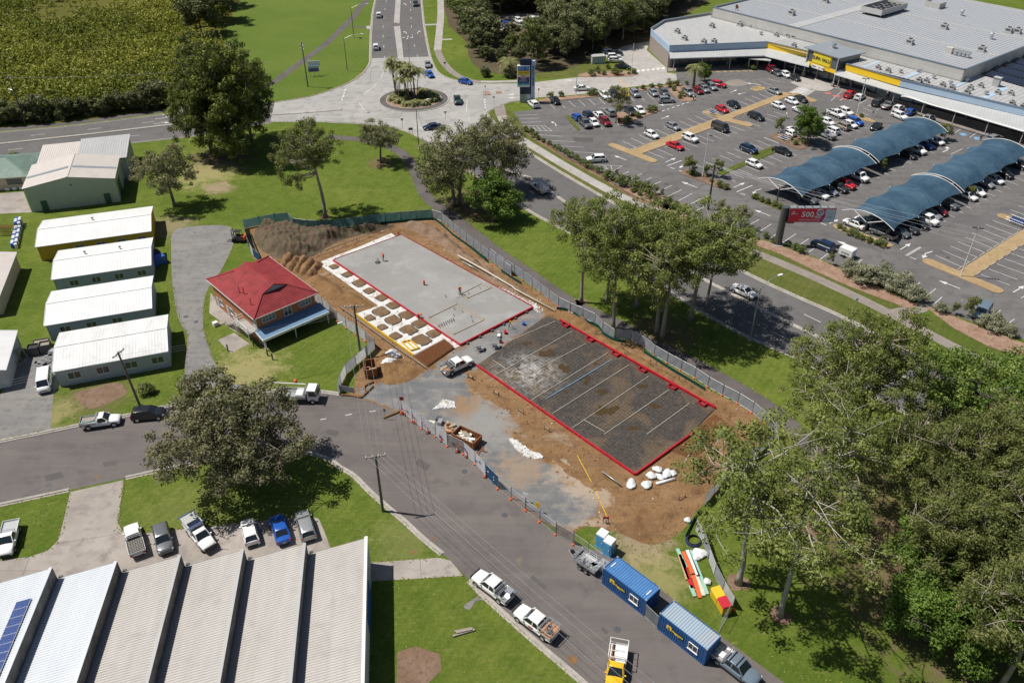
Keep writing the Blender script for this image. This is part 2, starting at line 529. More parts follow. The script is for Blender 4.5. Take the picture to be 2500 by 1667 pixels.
e_kerb = PP(1185,282,1192,272,1207,264,1243,250,1275,246)
roundabout = sheet('roundabout_road',smooth(nw_kerb,4) + smooth(s_kerb,4) + PP(1075,366,1120,345) + smooth(e_kerb,4) + smooth(ne_kerb,4),0.014,M['round_conc'])
entry_road = sheet('entry_road',PP(1261,204) + PL(13,180,575,350,558,590,530,880,526,975,518,1003,500,975,470,900,420,845,345,900,318,1085,282,1060,345,1195,465,
                   1200,500,1262,506,1270,570,1060,585,870,605,730,632,560,650,320,668) + PP(1275,246),0.016,M['concrete'])
street_up = PP(-250,1131,0,1077,84,1060,193,1037,321,1011,446,982,560,962,680,953,778,955,830,962,884,974,941,995,985,1012,1030,1045,1064,1064,1093,1089,1132,1107,
               1161,1132,1186,1162,1216,1193,1248,1218,1284,1245,1318,1273,1355,1300,1430,1338,1500,1353,1614,1439,1743,1539,1850,1618,2040,1760)
street_lo = PP(-250,1286,0,1232,168,1196,307,1166,414,1143,520,1121,640,1105,740,1104,800,1120,828,1139,864,1161,896,1193,939,1232,986,1271,1029,1311,1079,1352,
               1100,1368,1146,1416,1189,1461,1300,1560,1425,1667,1560,1790)
street = sheet('street',smooth(street_up,4) + smooth(street_lo,4)[::-1],0.008,M['street'])
carpark = sheet('car_park',PP(1254,273,1277,311,1318,339,1379,380,1429,407,1471,429,1514,461,1557,482,1611,500,1700,540,1871,586,1907,598,2014,636,2086,671,2246,739,
                                2357,779,2443,811,2500,829,2750,925,2900,420,2500,250,1900,120,1690,120,1660,160) +
    PL(13,1258,506,1270,575,1060,600,870,630,740,655,480,688,330,705,275,755),0.006,M['carpark'])
# ---- kerbs
def kerb(pts,w=0.32,h=0.13,n=4,name='kerb',m='kerb'):
 b = MB()
 q = smooth(pts,n) if n else pts
 if name == 'kerb':
  b.ribbon(q,w * 0.55,0.0,h)
  g_ = MB(); g_.ribbon(q,w + 0.45,0.0,0.028); struct(g_.build('gutter_strip',M[m]))
 else:
  b.ribbon(q,w,0.0,h)
 return struct(b.build(name,M[m]))
kerb(nl2,n=0); kerb(nr2,n=0); kerb(nw_kerb); kerb(ne_kerb); kerb(e_kerb); kerb(s_kerb[1:])
kerb(west_up[:-1] + [west_up[-1]],n=0); kerb(west_lo[:-1],n=0)
kerb(se_lo[1:],w=0.4); kerb(se_up,w=0.5)
kerb(street_up[:10]); kerb(street_lo[:3]); kerb(street_lo[3:16]); kerb(street_lo[17:])
kerb(PP(-600,412,0,352,250,325,461,300,640,279),w=0.8,h=0.14,n=0,name='median')
kerb(PP(1080,372,1160,400,1289,429 + 4,1343,468,1407,511,1600,620,1807,729,2000,825,2196,914,2700,1150),w=0.8,h=0.14,name='median')
def raised(name,pts,h,m,parent=None):
 b = MB(); b.prism([(p.x,p.y) for p in pts],0.0,h)
 o = b.build(name,M[m],parent)
 return o if parent else struct(o)
mn = PL(12,1013,185,1055,181,1080,400,1108,480,1050,480,1040,400)
raised('median',mn,0.14,'concrete')
mtop = PL(12,1053,165,1060,0)
raised('median',PL(12,1013,160,1025,0) [::1] + [ext(Q(12,1013,160),Q(12,1025,0),120),ext(mtop[0],mtop[1],120)] + mtop[::-1],0.14,'concrete')
raised('median',PL(12,130,782,480,752,645,728,660,742,655,756,400,776,150,792),0.14,'concrete')
raised('median',PL(12,1630,628,1662,628,1672,650,1632,655),0.14,'mulch')
raised('median',PL(12,1710,628,1745,626,1752,640,1712,642),0.14,'mulch')
rc = Vector((-26.6,219.0,0)); rr = 9.55
b = MB(); n = 72
ring = lambda r: [(rc.x + r * math.cos(2 * math.pi * i / n),rc.y + r * math.sin(2 * math.pi * i / n)) for i in range(n)]
b.prism(ring(rr),0.0,0.13)
struct(b.build('island_kerb',M['concrete']))
b = MB(); b.prism(ring(rr - 0.35),0.0,0.134); struct(b.build('island_apron',M['path_dark']))
b = MB(); b.prism(ring(rr - 2.0),0.0,0.22); struct(b.build('island_bed_kerb',M['kerb']))
b = MB(); b.prism(ring(rr - 2.25),0.0,0.26); struct(b.build('island_bed',M['mulch']))
# ---- footpaths
def path(pts,w,m,z=0.012,n=5):
 p = smooth(pts,n)
 return sheet('footpath',offset(p,w / 2) + offset(p,-w / 2)[::-1],z,M[m])
path([ext(Q(12,1330,100),Q(12,1328,0),120)] + PL(12,1331,0,1333,100,1325,200,1311,345),2.4,'concrete')
path(PL(12,1311,345,1345,420,1420,500,1520,548,1600,560),2.2,'path_grey')
path(PL(12,1600,558,1700,560,1860,555),1.6,'concrete')
path(PL(12,1215,172,1320,168),1.8,'concrete',0.013)
path(PL(12,1335,272,1410,270),1.5,'concrete',0.013)
path([ext(Q(12,745,100),Q(12,830,0),120)] + PL(12,828,0,745,105,560,290,400,410,280,500,170,575) + PP(600,232,540,255,480,262),2.4,'path_dark')
path(PL(12,700,186,825,188),1.6,'path_dark',0.013)
sheet('footpath',PL(12,820,182,850,176,850,202,830,200),0.016,M['concrete'])
sheet('footpath',PL(11,1105,782,1260,755,1265,772,1110,792),0.016,M['concrete'])
path(PP(-300,338,0,316,143,304,279,288,393,272,475,262),2.2,'path_dark',0.011)
park_path = PP(800,334,893,343,957,361,993,386,1018,429,1043,482,1100,525,1136,554,1161,573,1211,613,1275,656,1350,709,1400,741,1454,766,1521,798,1579,834,1680,880,1757,921,1900,1010,1993,1107,2029,1143,2100,1230)
path(park_path,2.6,'path_dark')
path(PP(1215,250,1219,262,1224,283),2.8,'path_grey',0.012)
path(PP(1224,283,1238,307,1265,334,1307,361,1414,425,1521,482,1611,516),2.5,'concrete',0.012)
path(PP(1611,516,1720,563,1836,613,1925,650,2014,689,2114,736,2230,795,2320,842,2420,890,2700,1000),2.2,'path_grey',0.012)
path(PP(2180,766,2235,755,2262,742),2.6,'path_grey',0.016)
# ---- drives, pads, aprons
drive = sheet('driveway',PL(31,480,262,845,180,826,330,806,470,835,528,1000,543,1230,517,1480,491,1700,470) + PL(32,250,740,470,735,500,745,545,850,585,960,600,1100) +
              PL(31,1800,900,0,1200,0,725,200,706,330,660,398,590,440,430),0.012,M['drive_conc'])
sheet('driveway',PL(32,800,1048,1320,1010,1400,1030,1485,1133,870,1172,800,1172),0.012,M['drive_conc'])
sheet('driveway',smooth(PL(21,1190,180,1350,145,1570,150,1600,250,1510,450,1410,600,1388,800,1420,950,1480,1100,1540,1170,1480,1240,1290,1290,1262,1150,1280,900,1220,780,1180,560,1170,300),4,True),0.010,M['gravel'])
sheet('driveway',PL(21,0,1300,190,1010,360,1000,400,1250,365,1300,345,1535,0,1625,-500,1730,-500,1400),0.010,M['gravel'])
sheet('concrete_pad',PL(21,1490,925,1600,875,1705,950,1580,1015),0.012,M['drive_conc'])
sheet('concrete_pad',PL(21,1440,600,1470,640,1610,800,1650,880,1600,862,1500,790,1430,740),0.012,M['drive_conc'])
sheet('concrete_pad',PL(11,-300,1350,160,1310,215,1452,0,1462,-300,1480),0.012,M['drive_conc'])
sheet('garden_bed',smooth(PL(21,510,1290,640,1250,800,1215,870,1270,800,1330,640,1390,560,1370),4,True),0.008,M['brown_mulch'])
sheet('gravel_patch',smooth(PL(32,1490,1340,1560,1290,1610,1262,1640,1290,1570,1310,1530,1365),3,True),0.008,M['gravel'])
sheet('garden_bed',PP(968,1680,970,1590,1015,1577,1075,1596,1077,1636,1033,1680),0.008,M['brown_mulch'])
sheet('far_parking',PL(13,-60,110,330,90,375,160,200,195,-60,215),0.012,M['drive_conc'])
# ---- the building site's ground
site = smooth(PL(22,135,140,260,140,450,130,700,165,900,145,1200,105,1410,90,1560,185,1745,335,1950,495) + PL(23,240,450,470,605,760,780,900,880,975,930,1090,935,1265,1050,1450,1150,1640,1270,1840,1370),3) + \
 smooth(PP(1860,1020,1880,1070,1800,1160,1735,1215,1700,1250,1660,1300,1590,1330,1510,1300,1440,1285),3) + PL(33,740,510,700,560) + \
 PP(1318,1273,1284,1245,1248,1218,1216,1193,1186,1162,1161,1132,1132,1107,1093,1089,1064,1064,1030,1045,985,1012,941,995,884,974,850,962) + PL(22,880,1270,890,1170,960,1060,1030,980,940,930,800,810,600,620,240,390,185,360,160,250)
dirt = sheet('bare_earth',site,0.010,M['dirt'])
blue = PL(22,925,1322,885,1290,1000,1232,1250,1205,1440,1095,1600,1000) + PL(23,0,955,415,712,505,735,520,765,230,945,110,1065,30,1120) + \
 PL(22,1640,1140,1640,1250,1760,1360,1850,1480) + PL(32,1700,60,1800,200,1960,330) + PL(33,520,60,620,170,720,250,860,330,870,400,740,510) + \
 PP(1360,1292,1318,1271,1284,1243,1248,1216,1216,1191,1186,1160,1161,1130,1132,1105,1093,1087,1064,1062,1030,1043,985,1010,941,993)
RUB = (PL(32,1795,195,1850,215,1960,290,1985,330,1930,330,1850,270),PL(22,1480,1330,1560,1345,1575,1390,1500,1390,1420,1400,1470,1365),PL(33,380,-10,470,0,490,30,440,45),PL(23,130,555,210,570,320,620,440,680,500,720,470,745,400,700,280,640,150,590))
# ---- painted markings
UQ = MB().add([(-.5,-.5,0),(.5,-.5,0),(.5,.5,0),(-.5,.5,0)],[(0,1,2,3)])
UM = {k: UQ.mesh('painted_line',M[k]) for k in ('paint','yellow_paint','red_paint','blue_paint')}
def mark(a,b,w,parent,z,m='paint',name='painted_line'):
 d = b - a
 o = link(name,UM[m],parent,((a.x + b.x) / 2,(a.y + b.y) / 2,z),math.atan2(d.y,d.x))
 o.scale = (math.hypot(d.x,d.y),w,1)
 return o
def lines(rows,parent,z,w=0.12,m='paint'):
 for r in rows:
  p = PL(*r)
  mark(p[0],p[1],w,parent,z,m)
def dashes(pts,L,gap,parent,z,w=0.12,start=0.0):
 for p,d in walk(pts,L + gap,start):
  mark(p,p + d * L,w,parent,z)
ARW = MB().add([(-1.9,-.09,0),(.6,-.09,0),(.6,.09,0),(-1.9,.09,0),(.5,-.45,0),(1.9,0,0),(.5,.45,0)],[(0,1,2,3),(4,5,6)]).mesh('painted_arrow',M['paint'])
TRN = MB().add([(-1.9,-.1,0),(-.2,-.1,0),(-.2,.1,0),(-1.9,.1,0),(.5,.35,0),(.4,.52,0),(.75,.1,0),(1.5,.95,0),(.2,.85,0)],[(0,1,2,3),(1,4,5,2),(6,7,8)]).mesh('painted_turn_arrow',M['paint'])
def arrow(r,x,y,dx,dy,parent,z,kind='s',s=1.0,flip=1):
 a,b2 = Q(r,x,y),Q(r,x + dx,y + dy)
 o = link('painted_arrow',ARW if kind == 's' else TRN,parent,(a.x,a.y,z),math.atan2(b2.y - a.y,b2.x - a.x))
 o.scale = (s,s * flip,1)
zr = 0.013
dashes([Q(12,952,405),Q(12,943,310),Q(12,937,235),Q(12,940,160),Q(12,946,95),Q(12,957,30),ext(Q(12,946,95),Q(12,957,30),60)],3.0,9.0,north_road,zr)
dashes([Q(12,1176,395),Q(12,1150,300),Q(12,1135,230),Q(12,1131,155),Q(12,1128,90),Q(12,1126,20)],3.0,8.5,north_road,zr)
for x,y,f in ((1098,218,-1),(1175,215,1),(1096,25,-1)):
 arrow(12,x,y + 6,0,-14,north_road,zr,'t',1.0,-f)
for c in ((210,928,310,918),(597,887,692,876),(970,841,1055,831),(55,1026,158,1015),(463,979,565,968),(852,936,952,926),(1230,893,1290,886),(1100,833,1170,828)):
 a,b2 = PL(11,*c); mark(a,b2,0.13,west_road,zr)
arrow(11,1120,808,60,-6,west_road,zr,'t',1.1); arrow(11,1110,842,60,-5,west_road,zr,'s',1.1)
for c in ((1293,467,1304,474),(1963,767,2004,787),(1889,811,1912,823),(1737,742 - 90,1760,664)):
 a,b2 = PP(*c); mark(a,b2,0.13,se_road,zr + 0.003)
z2 = 0.019
rl = [(925,535,957,450),(800,655,897,572),(775,700,800,745),(800,745,818,762),(940,812,1055,818),(1240,815,1360,795),(1508,765,1514,690),(1190,870,1240,905),(440,798,720,797),(1520,800,1530,830)]
for c in rl:
 a,b2 = PL(12,*c); mark(a,b2,0.14,roundabout,z2)
for c in ((1305,524,1312,525),(1325,527,1333,528),(1343,529,1352,531),(1085,880,1100,882),(1118,880,1133,880),(1150,878,1165,878),(1186,876,1200,876),(683,610,678,622),(676,632,670,644),(668,654,663,666),(660,676,656,688),
          (1632,680,1633,690),(1634,697,1635,707),(1636,714,1637,724),(1637,732,1638,742)):
 a,b2 = PL(12,*c); mark(a,b2,0.35,roundabout,z2)
for c in ((820,1438,865,1430),(985,1413,1030,1407),(650,1467,690,1461)):
 a,b2 = PL(22,*c); mark(a,b2,0.12,street,zr)
for i in range(6):
 mark(Q(13,1000 + 34 * i,493 - i * 3.5),Q(13,1006 + 34 * i,480 - 3.5 * i),0.9,entry_road,0.021)
arrow(13,560,551,-90,-2,entry_road,0.021,'s',1.5); arrow(13,165,645,-90,8,entry_road,0.021,'s',1.2); arrow(13,165,668,-90,10,entry_road,0.021,'s',1.2)
for i in range(8):
 mark(Q(13,868 + i * 9,545 + i * 9),Q(13,880 + i * 9,542 + i * 9),0.35,entry_road,0.021,'yellow_paint')
mark(Q(13,866,540),Q(13,935,605),0.15,entry_road,0.022,'yellow_paint')
zc = 0.011
def stalls(r,a,b2,n,skip=(),w=0.1):
 A0,A1,B0,B1 = Q(r,a[0],a[1]),Q(r,a[2],a[3]),Q(r,b2[0],b2[1]),Q(r,b2[2],b2[3])
 for i in range(n + 1):
  if i not in skip:
   t = i / n
   mark(A0.lerp(B0,t),A1.lerp(B1,t),w,carpark,zc)
stalls(13,(390,705,435,745),(1065,640,1110,683),10)
stalls(13,(893,965,985,1008),(1870,625,1962,664),19)
stalls(13,(1070,1038,1180,1083),(1930,765,2030,798),16)
stalls(13,(1395,1125,1490,1165),(1862,942,1960,982),9)
stalls(13,(1560,1200,1670,1242),(1975,1020,2085,1064),8)
stalls(14,(185,940,285,980),(560,800,650,836),8)
stalls(14,(490,957,590,990),(800,850,895,880),5)
lines([(13,185,790,315,785),(13,195,813,325,810),(13,205,838,340,835),(13,215,862,360,858),(13,310,922,490,933),(13,400,962,570,970),(13,465,1000,630,1007),(13,545,1038,725,1048),
       (13,360,858,415,898),(13,415,898,240,890),(13,250,870,270,888),(13,280,868,305,890),(13,310,865,340,893),(13,340,862,375,895),
       (13,705,1128,895,1135),(13,705,1128,830,1170),(13,830,1170,895,1135),(13,770,1130,790,1155),(13,815,1132,826,1168),(13,727,743,790,740),(13,880,762,915,800),(13,725,850,762,885),(13,855,840,880,868),
       (13,950,1022,1000,1003)],carpark,zc,0.1)
lines([(13,870,1205,940,1173),(13,950,1225,1028,1188),(13,1030,1245,1095,1213),(13,1085,1272,1160,1240),(13,1128,1318,1232,1268),(13,1190,1350,1300,1297),(13,1265,1380,1373,1322),(13,1335,1410,1447,1350),
       (13,1405,1438,1520,1380),(13,1490,1480,1595,1420),(13,1580,1510,1672,1440),(13,1650,1530,1750,1470),(24,45,440,150,380),(24,135,473,232,413),(24,215,515,318,447),(24,300,545,403,478),(24,420,558,488,513),(24,470,617,550,560),(24,565,655,640,598),
       (24,800,690,855,655),(24,900,730,940,700),(24,1190,860,1250,810),(24,1258,933,1357,853),(24,1337,965,1400,910),(24,1540,935,1532,930),(24,1620,1075,1700,1010),(24,1740,1045,1800,1000),(24,1860,1085,1895,1060)],carpark,zc,0.12)
stalls(24,(1355,625,1535,705),(1745,387,1940,458),8)
stalls(24,(1665,755,1860,828),(2260,365,2455,425),12)
stalls(24,(1870,315,2060,385),(2110,165,2290,230),5)
stalls(14,(385,1400,480,1440),(1290,990,1400,1025),16)
stalls(14,(170,1315,300,1372),(1000,940,1100,975),16,skip=(0,))
stalls(24,(1085,480,1180,520),(1920,60,2020,95),15)
for c in ((14,905,730,950,705),(14,640,690,720,620),(14,700,690,745,660),(14,765,690,800,670),(14,830,715,905,668),(14,890,728,925,708),(14,950,755,985,730),(14,1480,915,1530,880),(14,1590,940,1650,900),(14,860,740,950,770),(14,850,770,900,792),(14,210,540,290,560),(14,160,560,235,582)):
 p = PL(*c); mark(p[0],p[1],0.12,carpark,zc)
for r,x,y,dx,dy,k,s in ((13,437,845,-10,-40,'t',1.0),(13,880,1080,-80,-30,'s',1.0),(13,1225,1095,60,-25,'s',1.0),(13,1300,1130,-60,18,'t',1.0),(13,1350,1262,-90,-35,'s',1.1),(13,1188,803,60,-22,'s',0.9),(13,1190,718,-60,3,'s',1.1),
                              (13,1655,625,60,-25,'s',0.9),(13,1710,640,-60,15,'s',0.9),(13,1790,572,-60,-14,'t',1.2),(13,1695,1265,60,-25,'s',1.0),(13,1800,1305,-60,18,'t',1.0),(13,1850,1455,-90,-35,'s',1.0),
                              (14,1440,1025,60,-25,'t',1.2),(24,1150,565,60,-35,'s',1.0),(24,1280,615,-60,18,'t',1.1),(24,750,552,-100,-35,'s',1.1),(24,1450,825,-100,-38,'s',1.0),(24,1925,855,60,-35,'s',1.0),(24,660,395,60,-25,'s',0.8)):
 arrow(r,x,y,dx,dy,carpark,zc,k,s)
for c in ((1200,1135,1300,1098),(1675,1313,1783,1268)):
 p = PL(13,*c); mark(p[0],p[1],0.2,carpark,zc)
for c in ((24,1148,627,1250,567),(24,1160,630,1258,571),(14,1460,1055,1540,1018),(24,1940,918,1990,890)):
 p = PL(*c); mark(p[0],p[1],0.12,carpark,zc)
dashes(PL(13,1165,762,1360,695),1.0,1.0,carpark,zc,0.3)
dashes(PL(13,1220,1145,1300,1172),1.2,1.2,carpark,zc,0.2); dashes(PL(13,1700,1322,1770,1345),1.2,1.2,carpark,zc,0.2); dashes(PL(24,1180,638,1250,662),1.2,1.2,carpark,zc,0.2); dashes(PL(24,570,405,640,430),1.2,1.2,carpark,zc,0.2)
zb = PL(14,350,632,430,590,535,620,455,668)
sheet('crossing_pad',zb,zc,M['concrete'],carpark)
for i in range(6):
 a = Q(14,372 + 17 * i,632 - 8 * i); mark(a,Q(14,425 + 17 * i,646 - 8 * i),0.6,carpark,zc + 0.004)
for i in range(5):
 mark(Q(14,88 + 20 * i,605 - 2 * i),Q(14,130 + 14 * i,622 - 5 * i),0.35,carpark,zc,'yellow_paint')
for c in ((95,598,165,588),(120,622,190,608),(140,592,190,606),(300,628,365,640)):
 p = PL(14,*c); mark(p[0],p[1],0.25,carpark,zc + 0.002,'yellow_paint')
for i in range(7):
 mark(Q(13,1490 + 45 * i,490 - i),Q(13,1520 + 45 * i,495 - i),0.4,carpark,zc,'yellow_paint')
for c in ((600,637,640,639),(655,657,700,658),(720,672,750,680)):
 p = PL(14,*c); mark(p[0],p[1],1.6,carpark,zc,'red_paint')
for c in ((1525,919,1565,920),(1620,945,1655,948)):
 p = PL(14,*c); mark(p[0],p[1],1.8,carpark,zc,'blue_paint')
WS = MB().box((0,0,0.06),(1.75,0.2,0.12),taper=0.9).mesh('wheel_stop',M['kerb'])
def stops(r,a,b2,n):
 A,B = Q(r,*a),Q(r,*b2)
 d = B - A
 for i in range(n):
  p = A.lerp(B,(i + 0.5) / n)
  link('wheel_stop',WS,carpark,(p.x,p.y,0.006),math.atan2(d.y,d.x))
stops(13,(975,1015),(1955,663),20); stops(13,(1045,1035),(1900,722),17)
stops(24,(1500,728),(1930,462),9); stops(24,(1620,768),(2200,395),12)
raised('strip_island',PL(13,950,1030,1400,862,1850,692) + PL(14,320,632,372,652,0,795) + PL(13,1500,880,1015,1058),0.12,'tan')
def capsule(a,b2,w):
 d = (b2 - a).normalized(); out = []
 t0 = math.atan2(d.y,d.x)
 for c,s in ((b2,-90),(a,90)):
  for k in range(9):
   t = t0 + R(s + 180 * k / 8); out.append(c + Vector((math.cos(t),math.sin(t),0)) * w / 2)
 return out
def island(r,x0,y0,x1,y1,w,m='tan',h=0.125):
 return raised('strip_island',capsule(Q(r,x0,y0),Q(r,x1,y1),w),h,m)
island(13,830,995,1100,1100,2.2); island(13,1590,815,1750,855,2.6); island(13,1470,770,1545,795,2.2)
island(14,400,650,510,690,2.6)
island(24,1310,672,1770,862,2.3,h=0.13)
raised('strip_island',PL(24,1495,745,1950,455,2300,240,2380,275,2000,520,1605,778),0.12,'tan')
island(24,1815,360,1960,405,2.2)
def bed(pts,m='mulch',h=0.12,n=3):
 return raised('garden_bed',smooth(pts,n,True) if n else pts,h,m)
bed(PL(13,500,795,530,790,605,885,590,897),'verge',n=0)
bed(PL(13,845,800,860,770,1000,780,1040,760,1100,745,1150,760,1060,795,960,830,880,850))
bed(PL(13,1215,612,1330,592,1395,680,1300,695,1250,660))
bed(PL(13,320,690,380,672,730,645,1060,600,1300,575,1290,592,1060,618,740,662,470,688,340,700),n=0)
bed(PL(13,590,512,700,490,900,488,985,492,1000,505,960,525,740,528,600,530),n=0)
raised('service_verge',PL(13,300,505,480,485,690,430,760,440,860,470,700,490,560,525,310,535),0.05,'verge')
bed(PL(13,1300,1190,1340,1160,1480,1210,1640,1290,1560,1290,1400,1230),'brown_mulch')
raised('strip_island',PL(13,1540,1185,1900,1030,1960,1010,1975,1030,1580,1200),0.12,'verge')
raised('strip_island',PL(14,100,1060,240,1000,260,1012,110,1075),0.122,'verge')
bed(PL(14,220,935,300,910,380,935,480,950,500,985,430,1025,300,975),'brown_mulch')
bed(PL(14,760,770,870,800,950,835,900,835,800,800),'tan')
bed(PL(24,655,430,690,415,800,455,1050,550,1050,565,980,572,750,480),'tan')
bed(PL(24,98,235,120,225,200,262,310,290,330,320,270,310),'verge')
bed(PL(14,370,570,385,560,460,530,640,575,665,600,600,630,460,605),'concrete',0.14)
bed(PL(13,1610,555,1680,545,1740,560,1735,585,1650,590,1600,575),'path_grey',0.02)
raised('garden_strip',PL(13,205,870,330,945,500,1060,640,1135,760,1195,880,1285,1000,1350,1160,1405,1160,1430,990,1372,760,1225,500,1085,300,960,195,880),0.02,'brown_mulch')
raised('garden_strip',PL(13,870,1270,1000,1260,1150,1330,1280,1400,1330,1420,1300,1450,1160,1432,1000,1372),0.10,'mulch')
raised('garden_strip',PP(1611,505,1640,500,1700,545,1871,590,1907,602,2014,640,2090,676,2240,745,2225,757,2085,705,2010,672,1907,622,1840,598,1690,565),0.10,'mulch')
raised('garden_strip',PP(2262,752,2290,755,2357,785,2443,817,2600,878,2580,905,2410,845,2330,803),0.10,'mulch')
b = MB(); b.ribbon(smooth(PL(13,205,872,330,952,500,1073,640,1143,760,1205,880,1293,1000,1358,1160,1415),4),0.3,0,0.3)
struct(b.build('timber_edging',M['brown_mulch']))
# ================================================================ BUILDINGS
def ribbed(mb,p00,p10,p01,p11,n,amp,mi=0,prof=((0.0,0),(0.62,0),(0.72,1),(0.9,1))):
 p00,p10,p01,p11 = map(Vector,(p00,p10,p01,p11))
 nrm = (p10 - p00).cross(p01 - p00).normalized()
 vs,ts = [],[]
 for i in range(n):
  for f,h in prof:
   ts.append(((i + f) / n,h))
 ts.append((1.0,0))
 for t,h in ts:
  vs += [p00.lerp(p10,t) + nrm * amp * h,p01.lerp(p11,t) + nrm * amp * h]
 mb.add(vs,[(2 * i,2 * i + 2,2 * i + 3,2 * i + 1) for i in range(len(ts) - 1)],mi)
def frame(A,B):
 d = B - A
 return math.atan2(d.y,d.x),math.hypot(d.x,d.y)
def loc2(parent_rz,A,P):
 d = P - A
 c,s = math.cos(-parent_rz),math.sin(-parent_rz)
 return Vector((d.x * c - d.y * s,d.x * s + d.y * c,P.z))
FONT_CACHE = {}
def text(s,size,m,parent,loc,rot=(R(90),0,0),name='lettering',bold=0.0,align='CENTER',ext=0.01,xs=1.0):
 key = (s,size,m,bold,align,ext)
 if s[0] == '~' and key not in FONT_CACHE:      # lettering too small to read in the photograph: strokes only
  x = -len(s) * size * .27
  b = MB()
  for k,ch in enumerate(s[1:]):
   if ch != ' ':
    b.box((x + size * .27,0,0),(size * .42,size * (.62 if k % 3 else .5),ext * 2))
   x += size * .54
  FONT_CACHE[key] = b.mesh('lettering',M[m])
 if key not in FONT_CACHE:
  cu = bpy.data.curves.new('lettering','FONT')
  cu.body = s
  cu.size = size
  cu.align_x = align
  cu.align_y = 'CENTER'
  cu.offset = bold
  cu.extrude = ext
  cu.resolution_u = 3
  t = bpy.data.objects.new('lettering',cu)
  COL.objects.link(t)
  me = bpy.data.meshes.new_from_object(t.evaluated_get(bpy.context.evaluated_depsgraph_get()))
  bpy.data.objects.remove(t)
  bpy.data.curves.remove(cu)
  me.materials.clear()
  me.materials.append(M[m])
  FONT_CACHE[key] = me
 o = link(name,FONT_CACHE[key],parent,loc)
 o.rotation_euler = rot
 o.scale = (xs,1,1)
 return o
def sheet_roof(name,c,streak=0.12,rough=0.45,metal=0.0,dirt=(0.4,0.36,0.31),amt=0.4):
 t = NT(name)
 p = t.pos(True)
 f = t.ramp(t.noise(t.pos(True,(0.5,0.08,0.3)),1.6,6,0.65),[(0.35,0.0),(0.75,1.0)])
 c2 = t.mix(f,c,tuple(x * (1 - streak) for x in c))
 d = t.ramp(t.noise(p,0.35,6,0.7,0.4),[(0.52,0.0),(0.74,amt)])
 t.col(t.mix(d,c2,dirt)).set(rough,metal,0.4)
 return t.m
M['roof_white'] = sheet_roof('white_roof_sheet',(0.72,0.72,0.71),0.12,0.45,amt=0.45,dirt=(0.55,0.54,0.52))
M['roof_grimy'] = sheet_roof('grimy_white_roof_sheet',(0.70,0.70,0.69),0.2,0.5,amt=0.75,dirt=(0.47,0.46,0.45))
M['roof_beige'] = sheet_roof('weathered_beige_roof_sheet',(0.435,0.412,0.388),0.16,0.55,amt=0.7,dirt=(0.31,0.288,0.265))
M['roof_zinc'] = sheet_roof('zinc_roof_sheet',(0.58,0.61,0.645),0.10,0.42,0.05,amt=0.3,dirt=(0.48,0.50,0.54))
M['roof_cream'] = sheet_roof('cream_roof_sheet',(0.58,0.53,0.49),0.10,0.55,amt=0.5,dirt=(0.45,0.40,0.36))
M['roof_green'] = sheet_roof('faded_green_roof_sheet',(0.15,0.22,0.18),0.3,0.6,amt=0.5,dirt=(0.33,0.36,0.33))
M['roof_grey'] = sheet_roof('pale_grey_roof_sheet',(0.37,0.385,0.405),0.07,0.5,amt=0.45,dirt=(0.31,0.32,0.335))
M['roof_grey2'] = sheet_roof('white_grey_roof_sheet',(0.43,0.43,0.425),0.12,0.5,amt=0.6,dirt=(0.33,0.33,0.325))
M['roof_slate'] = sheet_roof('slate_grey_roof_sheet',(0.25,0.28,0.31),0.1,0.5,amt=0.3,dirt=(0.33,0.35,0.37))
M['awning_blue'] = sheet_roof('steel_blue_awning_sheet',(0.16,0.27,0.40),0.1,0.4,amt=0.3,dirt=(0.24,0.34,0.45))
M['wall_blue'] = plain('pale_blue_cladding',(0.40,0.46,0.50),0.7,vs=0.8)
M['wall_grey'] = plain('grey_cladding',(0.50,0.515,0.50),0.7,vs=0.8)
M['wall_yellow'] = plain('ochre_yellow_cladding',(0.62,0.38,0.03),0.7,vs=0.8)
M['wall_green'] = plain('pale_green_cladding',(0.46,0.52,0.46),0.65,vs=0.5)
M['wall_cream'] = plain('cream_render',(0.62,0.50,0.36),0.8,vs=0.8)
M['wall_block'] = plain('grey_block_wall',(0.33,0.315,0.29),0.85,vs=0.8)
M['dark_green'] = plain('dark_green_door',(0.03,0.10,0.08),0.5)
M['gutter'] = plain('gutter',(0.45,0.47,0.48),0.5)
def window(parent,w,h,c,rz,bars=2,fm='white',pm='window',depth=0.06,name='window'):
 b = MB()
 t = 0.06
 b.box((0,0,h / 2 - t / 2),(w,depth,t)); b.box((0,0,-h / 2 + t / 2),(w,depth,t))
 for i in range(bars + 1):
  x = -w / 2 + t / 2 + (w - t) * i / bars
  b.box((x,0,0),(t,depth * 0.96,h - 2 * t))
 b.box((0,-depth * 0.3,-h / 2 - 0.03),(w + 0.12,depth * 1.8,0.05))
 f = b.build(name,M[fm],parent,loc=c,rz=rz)
 p = MB()
 for i in range(bars):
  x0 = -w / 2 + t + (w - t) * i / bars
  x1 = x0 + (w - t) / bars - t
  q = MB().quad((x0,-0.004,-h / 2 + t),(x1,-0.004,-h / 2 + t),(x1,-0.004,h / 2 - t),(x0,-0.004,h / 2 - t))
  q.build('pane',M[pm],f)
 return f
